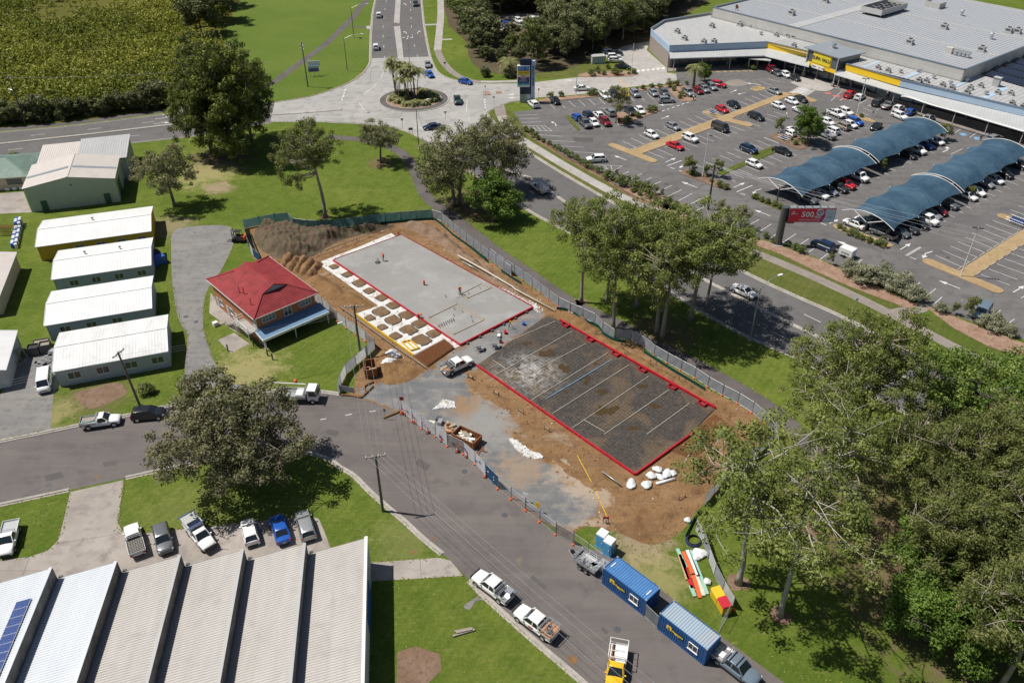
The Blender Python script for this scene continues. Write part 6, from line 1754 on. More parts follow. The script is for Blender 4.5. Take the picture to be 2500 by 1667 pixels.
for i,(x,y,w_,h_) in enumerate(pods):
 c = Q(22,x,y); rs_ = random.Random(i)
 def ringpts(k,r0):
  q = []; hs = w_ / 40 / 2.55 * k
  du_ = (sl[3] - sl[0]).normalized(); dv_ = Vector((-du_.y,du_.x,0))
  for j in range(16):
   a = 2 * math.pi * j / 16; e = (abs(math.cos(a)) ** 5 + abs(math.sin(a)) ** 5) ** -0.2 * rs_.uniform(0.92,1.06)
   q.append(c + du_ * math.cos(a) * hs * 1.12 * e + dv_ * math.sin(a) * hs * e)
  return q
 rim = ringpts(1.04,0.95); rs_ = random.Random(i); mid_ = ringpts(0.92,0.95); rs_ = random.Random(i); top_ = ringpts(0.6,0.95)
 b = MB(); vs = [(p.x,p.y,0.052) for p in rim] + [(p.x,p.y,0.15) for p in mid_]
 b.add(vs,[(j,(j + 1) % 16,16 + (j + 1) % 16,16 + j) for j in range(16)]); o = b.build('film_rim',M['black_film'],mem)
 b = MB(); vs = [(p.x,p.y,0.145) for p in mid_] + [(p.x,p.y,0.20 + rs_.uniform(-.05,.08)) for p in top_] + [(c.x,c.y,0.22)]
 b.add(vs,[(j,(j + 1) % 16,16 + (j + 1) % 16,16 + j) for j in range(16)] + [(16 + j,16 + (j + 1) % 16,32) for j in range(16)]); b.build('earth_pod',M['pod'],mem,True)
yb = thing('yellow_edge_boards','yellow edge boards along the white footing membrane','formwork',Q(22,888,748))
boards(yb,PL(22,885,748,1288,1035),2.4,0.12,0.4,'yellow','board')
yf_ = thing('yellow_box_frame','small yellow ladder shaped frame in the footing corner','frame',Q(22,1210,940))
boards(yf_,PL(22,1208,945,1265,932,1328,985,1270,1002,1208,945),9,0.12,0.3,'yellow','rail',z=0.05); boards(yf_,PL(22,1240,940,1300,992),9,0.1,0.3,'yellow','rail',z=0.05)
tb = thing('edge_hurdle','long timber set-out rail left of the yellow boards','rail',Q(22,790,710))
boards(tb,PL(22,790,712,1000,865,1200,1010,1375,1130),4.0,0.08,0.18,'old_timber','rail',z=0.35)
for p,d in walk(PL(22,790,712,1200,1010,1375,1130),3.0):
 b = MB(); b.beam(p,p + Vector((0,0,0.55)),0.08); world_part(b,'stake',M['old_timber'],tb)
tb = thing('edge_hurdle','timber set-out rail behind the slab below the topsoil heap','rail',Q(22,570,370))
boards(tb,PL(22,570,372,720,320,860,270,1160,150),4.0,0.06,0.14,'old_timber','rail',z=0.6)
for p,d in walk(PL(22,570,372,860,270,1160,150),2.6):
 b = MB(); b.beam(p,p + Vector((0,0,0.85)),0.08); world_part(b,'stake',M['old_timber'],tb)
q = PL(22,1292,1040,1498,930,1562,982,1382,1108)
rb = thing('reinforcing_mats','stack of rusty reinforcing mesh mats at the footing corner','steel mesh',(q[0].x,q[0].y,0))
for k in range(3):
 b = MB(); z = 0.12 + 0.14 * k
 for i in range(25):
  b.beam(q[0].lerp(q[1],i / 24) + Vector((0,0,z)),q[3].lerp(q[2],i / 24) + Vector((0,0,z)),0.045)
 for i in range(13):
  b.beam(q[0].lerp(q[3],i / 12) + Vector((0,0,z + .04)),q[1].lerp(q[2],i / 12) + Vector((0,0,z + .04)),0.045)
 world_part(b,'mesh_mat',M['rust'],rb)
sheet('rust_stained_ground',q,0.016,M['clay'])
q2 = PP(1690,1030,1745,1005,1790,1040,1640,1110,1600,1110)
rb = thing('reinforcing_mats','rusty reinforcing mesh lying beyond the dark slab corner','steel mesh',(q2[0].x,q2[0].y,0))
qa,qb,qc,qd = PP(1630,1098,1745,1012,1790,1045,1690,1120)
b = MB()
for i in range(30):
 b.beam(qa.lerp(qb,i / 29) + Vector((0,0,.1)),qd.lerp(qc,i / 29) + Vector((0,0,.1)),0.045)
for i in range(14):
 b.beam(qa.lerp(qd,i / 13) + Vector((0,0,.13)),qb.lerp(qc,i / 13) + Vector((0,0,.13)),0.045)
world_part(b,'mesh_mat',M['rust'],rb)
nt = NT('black_builders_film'); p = nt.pos()
wv = nt.noise(nt.pos(False,(1.0,1.0,1.0)),2.2,8,0.72,1.2)
stk = nt.n('ShaderNodeMapping'); stk.inputs['Rotation'].default_value = (0,0,R(38)); stk.inputs['Scale'].default_value = (1.4,4.6,1); nt.l(p,stk.inputs['Vector'])
n1 = nt.noise(stk.outputs[0],3.4,6,0.78,0.6)
c = nt.mix(nt.ramp(nt.noise(p,1.4,6,0.7),[(0.35,0.0),(0.65,1.0)]),(0.040,0.033,0.028),(0.085,0.066,0.053))
c = nt.mix(nt.ramp(nt.noise(p,0.16,5,0.6,0.5),[(0.50,0.0),(0.58,0.8)]),c,(0.135,0.092,0.052))
c = nt.mix(nt.ramp(n1,[(0.565,0.0),(0.66,0.9)]),c,(0.46,0.46,0.47))  # bright glints along the crinkles, painted into the film colour
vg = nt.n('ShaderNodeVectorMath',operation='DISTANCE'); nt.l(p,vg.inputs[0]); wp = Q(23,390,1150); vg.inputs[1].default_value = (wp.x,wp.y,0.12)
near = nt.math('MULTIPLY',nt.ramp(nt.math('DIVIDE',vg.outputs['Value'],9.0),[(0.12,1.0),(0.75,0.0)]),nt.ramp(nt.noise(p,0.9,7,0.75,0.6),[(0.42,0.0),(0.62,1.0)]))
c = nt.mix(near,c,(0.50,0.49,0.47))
nt.col(c).set(nt.ramp(nt.noise(p,1.1,4,0.6),[(0.35,0.30),(0.65,0.65)]),spec=0.35)
nt.bump(nt.math('ADD',n1,wv),0.10)
M['film'] = nt.m
dk = PP(1166,892,1336,771,1364,784,1744,1000,1690,1055,1550.7,1157)
b = MB(); b.prism([(p.x,p.y) for p in dk],0,0.14)
bed_ = tag(b.build('film_covered_bed',M['film']),'slab bed covered with crinkled black plastic film and steel mesh','slab bed')
b = MB(); A0,A1,B0,B1 = PP(1180,893,1350,785,1552,1145,1725,1003)
for i in range(61):
 b.beam(A0.lerp(B0,i / 60) + Vector((0,0,.185)),A1.lerp(B1,i / 60) + Vector((0,0,.185)),0.012)
for i in range(31):
 b.beam(A0.lerp(A1,i / 30) + Vector((0,0,.195)),B0.lerp(B1,i / 30) + Vector((0,0,.195)),0.012)
stuff(b.build('steel_mesh',M['dark_steel'],bed_))
for i,c in enumerate(((270,925,575,795),(160,1165,690,863),(400,1150,785,948),(410,1335,935,1010),(555,1425,1080,1093),(690,1525,1215,1170),(910,1567,1350,1265),(1200,1567,1495,1355),(155,1065,235,1118),(775,1470,915,1550))):
 a,e = PL(23,*c,z=0.24); b = MB(); b.beam(a,e,0.05,0.03); b.build('lap_strip',M['pvc'],bed_)
a,e = PL(23,515,1325,965,1055,z=0.25); MB().beam(a,e,0.10,0.04).build('blue_strip',M['blue_paint'],bed_)
M['puddle'] = plain('muddy_water',(0.085,0.055,0.025),0.12,spec=0.6,var=0.25,vs=0.7)
rs_ = random.Random(4)
for x,y,w_,h_ in ((545,1015,80,42),(640,1115,50,30),(795,1195,28,40),(895,1280,55,30),(1175,1240,45,22),(940,1410,85,45),(1250,1370,55,25),(850,1085,22,14),(380,945,45,20),(1100,1530,60,22),(640,1275,18,12)):
 q = [Q(23,x + math.cos(a) * w_ * k,y + math.sin(a) * h_ * k,0.15) for a,k in [(2 * math.pi * j / 14,rs_.uniform(0.35,1.2)) for j in range(14)]]
 sheet('puddle',smooth(q,2,True),0.146,M['puddle'],bed_)
fw = thing('bed_formwork','red steel formwork around the plastic covered slab bed','formwork',(dk[0].x,dk[0].y,0))
boards(fw,[dk[0] + Vector((-.2,-.15,0)),dk[5] + Vector((-.1,-.25,0))],2.4,0.18,0.42,'red',jit=0.02)
boards(fw,[dk[5] + Vector((0,-.25,0)),dk[4] + Vector((.2,-.2,0))],2.4,0.16,0.42,'red',jit=0.02)
boards(fw,[dk[2] + Vector((.15,.1,0)),dk[3] + Vector((.2,.15,0))],2.4,0.2,0.42,'red',jit=0.02)
rzb = frame(dk[2],dk[3])[0]
for x,y in ((645,832),(815,930),(988,1030),(1172,1138),(1375,1255),(1580,1367)):
 c = Q(23,x,y); b = MB()
 for s in (-1,1):
  b.box((c.x + math.cos(rzb) * s * .6,c.y + math.sin(rzb) * s * .6,0.28),(0.1,0.7,0.5),rzb)
  b.box((c.x - math.sin(rzb) * s * .35,c.y + math.cos(rzb) * s * .35,0.28),(1.2,0.08,0.45),rzb)
 world_part(b,'corner_box',M['red'],fw)
for x,y in ((555,1465),(1180,85)):
 pass
def pipe(label,pts,r,m='pvc',name='drain_pipe',cat='pipe'):
 b = MB(); b.tube(pts,r,7); o = pts[0]
 b.v = [(x - o.x,y - o.y,z - o.z) for x,y,z in b.v]
 return tag(b.build(name,M[m],None,True,loc=o),label,cat)
pipe('long pale drain pipe across the earth bank by the slab',PL(22,1590,345,1780,450,1960,557,z=0.75) + PL(23,300,575,575,722,z=0.5),0.11)
pipe('short grey pipe lying beside the long drain pipe',PL(22,1615,385,1720,440,z=0.5),0.09,'steel')
pipe('white pipe lying on earth below the slab corner',PL(33,1265,205,1395,172,z=0.15),0.2,'bag')
pipe('yellow hose running over the earth to the red tap stand',smooth(PL(33,725,10,790,130,850,250,890,340,930,430,z=0.04),4),0.05,'yellow','hose','hose')
pipe('grey round rail lying between two stakes',PL(33,895,120,1022,212,z=0.4),0.09,'steel','rail','rail')
for i,pts in enumerate((PL(22,790,1298,860,1300,935,1315,z=0.14),PL(22,935,1312,1010,1240,z=0.14),PL(22,965,1285,950,1240,1015,1208,z=0.14),PL(22,1080,1455,1200,1408,z=0.14))):
 pipe('brown sediment sausage at the site entrance, %s' % ('along the kerb','turning into the site','curled beside the sign','beside the cones')[i],smooth(pts,3),0.17,'clay','sediment_sausage','sediment barrier')
HS = MB(); HS.beam((-.45,0,0),(-.45,0,.75),0.07); HS.beam((.45,0,0),(.45,0,.75),0.07); HSs = HS.mesh('stake',M['dark_steel'])
HB = MB(); HB.box((0,0,0.5),(1.0,0.05,0.14)); HBm = HB.mesh('board',M['timber'])
for i,(r_,x,y,a) in enumerate(((22,1675,1190,-40),(22,1855,1300,-40),(23,172,1300,-40),(23,340,1425,-40),(23,518,1545,-40),(23,1070,970,-25),(23,1245,1092,-25),(23,1442,1205,-25),(23,0,1190,-40),(23,870,895,-25),(33,1440,310,25))):
 p = Q(r_,x,y); t = thing('profile_hurdle','timber set-out hurdle of two stakes and a board on earth','hurdle',p,R(a),'set-out hurdles around the slabs'); link('stake',HSs,t); link('board',HBm,t)
def bag_mesh(seed):
 rs = np.random.default_rng(seed); bm = bmesh.new(); bmesh.ops.create_icosphere(bm,subdivisions=3,radius=0.6)
 for v in bm.verts:
  n = v.co.normalized(); k = 0.8 + 0.10 * math.sin(3 * n.x + seed) * math.cos(3 * n.y + 2 * seed) + 0.07 * math.sin(13 * n.z + 9 * n.x + 4 * math.sin(5 * n.y)) + rs.normal() * 0.03
  v.co = Vector((n.x * 0.62 * k * 1.1,n.y * 0.62 * k,max(-0.32,n.z * 0.5 * k))); v.co.z += 0.32
  if n.z > 0.8: v.co.z += 0.25 * (n.z - 0.8) / 0.2
 me = bpy.data.meshes.new('bag'); bm.to_mesh(me); bm.free(); me.materials.append(M['bag']); me.polygons.foreach_set('use_smooth',[True] * len(me.polygons)); return me
BAG = [bag_mesh(i) for i in range(3)]
rs_ = random.Random(8)
for i,(r_,x,y,s) in enumerate(((33,1095,215,1.15),(33,1200,220,1.25),(33,1230,160,1.1),(33,1275,115,1.0),(33,1340,145,1.15),(33,1380,140,.9),(33,1290,165,.9),(22,1140,1035,1.6),(22,1120,1085,1.6),(22,1175,1040,1.0))):
 p = Q(r_,x,y); t = tag(link('bulk_bag',BAG[i % 3],None,p,rs_.uniform(0,6)),('white bulk bag in the heap at the slab corner' if r_ == 33 else 'crumpled white bag on the earth beside the rusty bin'),'bag','white bags at the slab corner' if r_ == 33 else 'white bags by the rusty bin'); t.scale = (s * rs_.uniform(1.0,1.5),s,s * rs_.uniform(.5,.9))
def skip(label,r_,x,y,a,L,W,h,rub):
 p = Q(r_,x,y); t = thing('skip_bin',label,'skip',p,R(a))
 b = MB(); th = 0.06
 for sx,sy,lx,ly in ((0,-W / 2,L,th),(0,W / 2,L,th),(-L / 2,0,th,W),(L / 2,0,th,W)):
  b.box((sx,sy,h / 2 + 0.1),(lx,ly,h))
 b.box((0,0,0.13),(L,W,0.06)); b.build('shell',M['rust'],t)
 b = MB()
 for s in (-1,1):
  b.beam((-L / 2,s * W / 2,h + .1),(L / 2,s * W / 2,h + .1),0.12); b.beam((s * L / 2,-W / 2,h + .1),(s * L / 2,W / 2,h + .1),0.12)
  for k in range(4):
   b.beam((-L / 2 + L * (k + .5) / 4,s * (W / 2 + .05),0.1),(-L / 2 + L * (k + .5) / 4,s * (W / 2 + .05),h),0.08)
 b.build('rim',M['rust'],t)
 for i in range(rub):
  b = MB(); b.box((rs_.uniform(-.36,.36) * L,rs_.uniform(-.3,.3) * W,h * 0.45 + rs_.uniform(0,.3)),(rs_.uniform(.15,1.3),rs_.uniform(.1,.4),rs_.uniform(.05,.3)),rs_.uniform(0,3))
  b.build('rubbish',M[rs_.choice(['bag','timber','white','old_timber','white'])],t)
skip('rusty skip heaped with white rubbish inside the banner fence',32,1512,215,-33,3.6,2.0,1.1,34)
skip('tall rusty bin against the fence below the timber power pole',22,995,1150,-75,2.6,1.7,1.5,6)
def barrow(r_,x,y,a,label):
 t = thing('wheelbarrow',label,'wheelbarrow',Q(r_,x,y),R(a))
 b = MB(); vs = [(-.55,-.38,.75),(.55,-.34,.72),(.55,.34,.72),(-.55,.38,.75),(-.3,-.22,.42),(.3,-.2,.42),(.3,.2,.42),(-.3,.22,.42)]
 b.add(vs,[(4,5,6,7),(0,1,5,4),(1,2,6,5),(2,3,7,6),(3,0,4,7),(7,6,5,4)]); b.build('tray',M['steel'],t)
 b = MB()
 for s in (-1,1):
  b.tube([(.85,s * .08,.25),(.2,s * .25,.4),(-1.0,s * .32,.7)],0.03,6); b.tube([(-.35,s * .25,.45),(-.45,s * .3,0)],0.025,6)
 b.build('handles',M['old_timber'],t)
 b = MB(); b.tube([(.85,-.06,.2),(.85,.06,.2)],0.2,14); b.build('wheel',M['rubber'],t)
barrow(22,1740,1000,20,'grey wheelbarrow standing between slab and white ute'); barrow(22,1848,982,10,'grey wheelbarrow closer to the black plastic bed')
def blob(name,label,cat,r_,x,y,parts,z=0.0):
 p = Q(r_,x,y); t = thing(name,label,cat,(p.x,p.y,z),rs_.uniform(0,3))
 for nm,m,kind,a in parts:
  b = MB(); (b.box(*a) if kind == 'b' else b.cyl(*a)); b.build(nm,M[m],t)
blob('tool_crate','white crates on the gravel between the two slabs','crate',23,190,905,(('crate','white','b',((0,0,.25),(.8,.5,.5))),('lid','steel','b',((.9,.2,.25),(.7,.5,.5)))))
blob('fuel_can','red fuel can on the gravel between the two slabs','can',23,235,880,(('body','red','b',((0,0,.25),(.6,.4,.5))),('spout','black','c',((.2,0,.5),.06,.15,8))))
blob('fuel_can','red bucket at the edge of the black plastic bed','bucket',23,202,942,(('body','red','c',((0,0,0),.24,.45,12)),('rim','black','c',((0,0,.45),.26,.04,12))))
blob('bucket','blue bucket near the laser tripod','bucket',23,360,822,(('body','blue','c',((0,0,0),.25,.5,12)),('rim','blue','c',((0,0,.5),.28,.04,12))))
t = thing('laser_tripod','black tripod with a laser level on the gravel strip','tripod',Q(23,268,848))
b = MB()
for k in range(3):
 a = 2.1 * k; b.tube([(math.cos(a) * .6,math.sin(a) * .6,0),(0,0,1.3)],0.035,5)
b.build('legs',M['black'],t); MB().box((0,0,1.42),(.2,.2,.26)).build('laser',M['yellow'],t)
blob('rubble_heap','crumpled grey rubbish against the banner fence','rubbish',32,1330,95,(('bag','steel','b',((0,0,.3),(1.0,.6,.6))),('bag','dark_steel','b',((.6,.5,.25),(.7,.6,.5))),('sheet','pvc','b',((-.5,1.2,.1),(1.3,.9,.12)))))
blob('timber_heap','scattered brown timber offcuts beside the rubbish skip','offcuts',32,1395,130,tuple(('offcut','rust' if k % 2 else 'timber','b',((rs_.uniform(-1.2,1.2),rs_.uniform(-.8,.8),.1 + .03 * k),(rs_.uniform(.6,1.4),.3,.08),rs_.uniform(0,3))) for k in range(10)))
blob('rust_heap','rusty scrap pile at the foot of the rubbish skip','scrap',32,1590,280,tuple(('scrap','rust','b',((rs_.uniform(-.7,.7),rs_.uniform(-.9,.9),.08),(rs_.uniform(.4,1.2),.12,.08),rs_.uniform(0,3))) for k in range(9)))
def cloth_mesh(L,h,z0,seed,col=None):
 rs = random.Random(seed); n = 7; vs,fs = [],[]
 for i in range(n):
  for k in range(4):
   x = L * i / (n - 1); z = z0 + (h - z0) * k / 3
   vs.append((x,0.05 * math.sin(i * 1.9 + seed) * math.sin(k * 1.3 + seed * .7) + rs.uniform(-.02,.02),z - (0.04 * math.sin(math.pi * i / (n - 1)) if k == 3 else 0)))
 for i in range(n - 1):
  for k in range(3):
   a = i * 4 + k; fs.append((a,a + 4,a + 5,a + 1))
 return vs,fs
def see_through(m,f=0.45):
 t = m.node_tree; b_ = t.nodes['Principled BSDF']; tr = t.nodes.new('ShaderNodeBsdfTranslucent'); mx = t.nodes.new('ShaderNodeMixShader')
 src = b_.inputs['Base Color'].links[0].from_socket; t.links.new(src,tr.inputs['Color']); mx.inputs[0].default_value = f
 t.links.new(b_.outputs[0],mx.inputs[1]); t.links.new(tr.outputs[0],mx.inputs[2]); t.links.new(mx.outputs[0],t.nodes['Material Output'].inputs['Surface'])
M['cloth_grey'] = plain('grey_shade_cloth',(0.50,0.52,0.56),0.7,var=0.3,vs=0.9)
M['cloth_white'] = plain('white_banner',(0.84,0.85,0.86),0.6,var=0.15,vs=0.9)
M['cloth_green'] = plain('green_banner',(0.15,0.29,0.28),0.7,var=0.35,vs=0.6)
M['cloth_blue'] = plain('blue_banner',(0.035,0.12,0.27),0.55,var=0.2,vs=0.9)
M['cloth_dark'] = plain('dark_mesh_cloth',(0.16,0.175,0.18),0.7,var=0.3)
M['cloth_mixed'] = plain('printed_banner',(0.55,0.47,0.42),0.6,var=0.5,vs=1.6)
for k_ in ('cloth_grey','cloth_white','cloth_green','cloth_blue','cloth_mixed','green_cloth'):
 see_through(M[k_])
FT = MB().box((0,0,0.09),(0.62,0.24,0.18),0,0,0.85).mesh('foot',M['orange'])
def fence(label,pts,mats,h=1.95,feet='orange',step=2.5,fixed=False,mesh_only=()):
 t = thing('site_fence',label,'fence',(pts[0].x,pts[0].y,0))
 P = list(pts) if fixed else [p for p,d in walk(pts,plen(pts) / max(1,round(plen(pts) / step)))]
 if not fixed and (P[-1] - pts[-1]).length > 0.5:
  P.append(pts[-1])
 o = pts[0]
 for i,(a,c) in enumerate(zip(P[:-1],P[1:])):
  d = c - a; L = d.length; rz = math.atan2(d.y,d.x)
  b = MB()
  for z in (0.12,h):
   b.tube([(0,0,z),(L,0,z)],0.022,5)
  b.tube([(0.05,0,0),(0.05,0,h + .05)],0.03,5)
  pn = b.build('panel',M['steel'],t,loc=(a.x - o.x,a.y - o.y,0),rz=rz)
  m = mats[i % len(mats)] if isinstance(mats,(list,tuple)) else mats
  if m == 'wire':
   b = MB()
   for k in range(int(L / 0.3)):
    b.beam((k * .3 + .15,0,.12),(k * .3 + .15,0,h),0.012)
   for k in range(6):
    b.beam((0,0,.3 + k * .3),(L,0,.3 + k * .3),0.012)
   b.build('wire_mesh',M['steel'],pn)
  else:
   vs,fs = cloth_mesh(L,h,0.15,i)
   MB().add(vs,fs).build('cloth',M[m],pn,True)
  b = MB(); b.tube([(a.x - o.x,a.y - o.y,0),(a.x - o.x,a.y - o.y,h + 0.25)],0.045,6); b.build('post',M['dark_steel'],t)
  if feet:
   link('foot',FT,t,(a.x - o.x,a.y - o.y,0),rz + R(90))
 return t,P
fence('green banner fence across the lawn side of the site',PL(22,130,165,250,140,430,105,455,150,540,165,700,170,880,148,1060,122,1230,107,1410,92),'cloth_green',feet=None,step=3.0)
fence('grey shade cloth fence along the park path',smooth(PL(22,1412,92,1475,110,1560,182,1645,255,1745,330,1850,412,1960,490) + PL(23,130,360,240,440,350,512,470,600,600,700,760,772,845,812,900,872,975,918),3),'cloth_grey',step=2.6)
fence('grey shade cloth fence between gum trees and red formwork',smooth(PL(23,980,918,1090,925,1180,972,1265,1042,1360,1092,1450,1142,1545,1195,1640,1262,1740,1315,1840,1368,1950,1440),2) + PP(1868,1035,1895,1062),['cloth_grey'],step=2.6)
fence('grey fence behind the sparse gum trees',smooth(PP(1900,1065,1850,1110,1780,1165,1718,1235),2),['cloth_grey'],feet=None)
fence('white covered fence behind the timber stacks and bins',PL(33,1530,520,1580,590,1640,790,1700,915,1785,1060),['cloth_white','cloth_grey'],feet=None)
fence('wire fence returning to the second container',PL(33,1785,1060,1690,1225),['wire'],h=1.9,feet='orange')
fence('white banner fence beside the brick house',PL(22,610,660,690,718,760,790,830,845,900,890,965,935,1025,985),['cloth_white','cloth_white','cloth_mixed','cloth_white'],feet='orange')
fence('grey banner fence turning to the street below the timber pole',PL(22,1025,985,950,1055,890,1105,835,1150,795,1225,775,1300),['cloth_grey','cloth_white'],feet='orange')
fence('blue banner fence beside the gravel drive',PL(22,130,165,150,260,185,350,240,395),['cloth_white','cloth_blue'],feet=None)
fr = PL(32,1068,20,1140,78,1205,128,1300,184,1380,250,1490,303,1570,373,1640,455,1725,540)
ft,FP = fence('white printed banner fence along the street with cones',fr,['cloth_white','cloth_white','cloth_white','cloth_white','cloth_mixed','cloth_white','cloth_white','cloth_blue'],fixed=True,h=2.25)
rs_ = random.Random(12)
for i,(a,c) in enumerate(zip(FP[:-1],FP[1:])):        # red and dark printed marks on the banners
 d = c - a; rz = math.atan2(d.y,d.x); o = fr[0]
 for k in range(3):
  f = rs_.uniform(.12,.88); p = a.lerp(c,f); nrm = Vector((d.y,-d.x,0)).normalized() * 0.09
  b = MB(); b.box((p.x - o.x + nrm.x,p.y - o.y + nrm.y,rs_.uniform(.7,1.5)),(rs_.uniform(.15,.6),.01,rs_.uniform(.08,.3)),rz)
  b.build('printed_mark',M['ink_red' if k < 2 and i < 5 else ('ink_white' if i == 7 else 'ink_blue')],ft)
fence('open wire gate fence along the gravel entrance',PL(32,1725,540,1815,612,1915,688) + PL(33,372,387,470,467,580,552),['wire'],fixed=True)
fence('wire fence with a printed banner before the toilets',PL(33,580,552,700,620,800,690,890,760),['cloth_mixed','wire','wire'],fixed=True)
fence('dark mesh panel closing the gap between the containers',PL(33,1180,1108,1272,1197),['cloth_dark'],fixed=True,h=2.1,feet=None)
def silt(label,pts):
 b = MB(); b.ribbon(smooth(pts,3),0.05,0,0.55); o = pts[0]; b.v = [(x - o.x,y - o.y,z) for x,y,z in b.v]
 tag(b.build('silt_fence',M['green_cloth'],None,loc=o),label,'silt fence')
silt('green silt fence strip behind the topsoil heap',PL(22,1060,135,1230,118,1400,105,1460,125,1560,215))
silt('green silt fence strip beside the blue banner',PL(22,170,200,205,290,240,370))
silt('green silt fence strip along the inside of the grey fence',PL(22,1560,215,1680,300,1800,400) + PL(23,0,300,110,385))
silt('green silt fence strip below the long drain pipe',PL(23,205,455,270,500,345,545))
silt('green silt fence strip behind the orange earth bank',PL(23,585,715,680,735,760,790,870,840,900,885,980,930,1060,945))
silt('green silt fence strip beside the last formwork',PL(23,1180,1010,1350,1120,1500,1210,1600,1270))
silt('green silt fence strip at the site corner by the hose coil',PL(33,1560,400,1525,450,1490,520,1465,570))
CN = MB(); CN.box((0,0,.03),(.38,.38,.06)); CNb = CN.mesh('base',M['black'])
CC = MB(); CC.cyl((0,0,.05),.15,.7,12,0,.03); CCm = CC.mesh('cone',M['orange'])
CW = MB(); CW.cyl((0,0,.36),.101,.14,12,0,.077); CWm = CW.mesh('stripe',M['white'])
for i,(r_,x,y) in enumerate(((32,1068,30),(32,1092,38),(32,1118,48),(32,1155,90),(32,1168,95),(32,1340,215),(32,1447,290),(32,1512,325),(32,1245,160),(32,1640,462))):
 p = Q(r_,x,y); t = thing('traffic_cone','orange traffic cone standing before the white banner fence','cone',p,i,'cones before the banner fence'); t.scale = (1.25,1.25,1.5)
 link('base',CNb,t); c_ = link('cone',CCm,t); link('stripe',CWm,c_)
def toilet(r_,x,y,a,label):
 t = thing('portable_toilet',label,'toilet',Q(r_,x,y),R(a))
 M.setdefault('wc_blue',plain('sky_blue_plastic',(0.10,0.36,0.62),0.5))
 b = MB(); b.box((0,0,1.1),(1.12,1.12,2.0)); b.box((0,0,.05),(1.2,1.25,.1)); b.build('cabin',M['wc_blue'],t)
 b = MB(); b.box((0,0,2.16),(1.2,1.2,.14),0,0,.9); b.build('roof',M['white'],t)
 b = MB(); b.box((0,-.58,1.05),(.85,.04,1.8)); d = b.build('door',M['wc_blue'],t); MB().box((.3,-.62,1.05),(.06,.05,.2)).build('handle',M['white'],d)
 for s in (-1,1):
  MB().box((s * .57,0,1.75),(.03,.8,.25)).build('vent',M['white'],t)
toilet(33,893,625,-38,'sky blue portable toilet standing behind the other'); toilet(33,940,675,-38,'sky blue portable toilet next to the blue container')
M['cont_blue'] = plain('container_blue',(0.018,0.105,0.30),0.5,var=0.25,vs=0.8)
M['cont_top'] = plain('container_blue_roof',(0.08,0.22,0.48),0.5,var=0.2,vs=0.8)
M['cont_grey'] = sheet_roof('faded_container_roof',(0.33,0.41,0.49),0.1,0.5,amt=0.8,dirt=(0.42,0.38,0.34))
def container(A,B,label,top):
 rz,L = frame(A,B); L = 6.06; W = 2.44; H = 2.59
 t = thing('site_container',label,'container',(A.x,A.y,0),rz)
 pr = ((0.0,0),(0.35,0),(0.5,1),(0.85,1))
 b = MB()
 ribbed(b,(.1,.02,.12),(L - .1,.02,.12),(.1,.02,H - .1),(L - .1,.02,H - .1),22,.05,0,pr)
 ribbed(b,(L - .1,W - .02,.12),(.1,W - .02,.12),(L - .1,W - .02,H - .1),(.1,W - .02,H - .1),22,.05,0,pr)
 ribbed(b,(.02,W - .1,.12),(.02,.1,.12),(.02,W - .1,H - .1),(.02,.1,H - .1),9,.05,0,pr)
 ribbed(b,(L - .02,.1,.12),(L - .02,W - .1,.12),(L - .02,.1,H - .1),(L - .02,W - .1,H - .1),9,.05,0,pr)
 b.build('wall',M['cont_blue'],t)
 b = MB(); ribbed(b,(.05,.05,H - .05),(L - .05,.05,H - .05),(.05,W - .05,H - .05),(L - .05,W - .05,H - .05),20,.045,0,pr); b.build('roof',M[top],t)
 b = MB()
 for x in (.06,L - .06):
  for y in (.06,W - .06):
   b.beam((x,y,0),(x,y,H),.14)
 for z in (.08,H - .04):
  for y in (.04,W - .04):
   b.beam((0,y,z),(L,y,z),.1,.13)
  for x in (.04,L - .04):
   b.beam((x,0,z),(x,W,z),.1,.13)
 fr_ = b.build('frame',M['cont_blue'],t)
 for x in (.09,L - .09):
  for y in (.09,W - .09):
   MB().box((x,y,H + .0),(.19,.19,.12)).build('corner_casting',M['steel'],fr_)
 window(t,1.15,1.0,(L * .745,-.07,1.5),0,2,'white','window',.08)
 b = MB(); b.box((L * .24,-.09,1.72),(.62,.02,.55)); b.build('logo_panel',M['ink_yellow'],t)
 b = MB(); b.add([(L * .24 - .17,-.11,1.53),(L * .24 + .17,-.11,1.53),(L * .24,-.11,1.92)],[(0,1,2)]); b.build('logo',M['ink'],t)
 b = MB(); b.box((L * .415,-.085,1.56),(1.45,.012,.42)); b.build('logo_panel',M['ink'],t)
 text('Allcott Hire',.30,'ink_yellow',t,(L * .415,-.105,1.62),bold=.008); text('~ooooo oooo',.11,'ink_yellow',t,(L * .415,-.105,1.42))
 if top == 'cont_top':
  for x in (.5,L - .5):
   text('~ooooooo',.22,'ink_white',t,(x,W * .5 if x < 1 else W * .45,H + .06),(0,0,R(90)),bold=.008)
 return t
A = Q(33,893,885); B = Q(33,1178,1108)
container(A,B,'bright blue site container with yellow logo, next to the toilets','cont_top')
A2 = Q(33,1270,1195); B2 = Q(33,1535,1405)
container(A2,B2,'blue site container with a faded rusty grey roof','cont_grey')
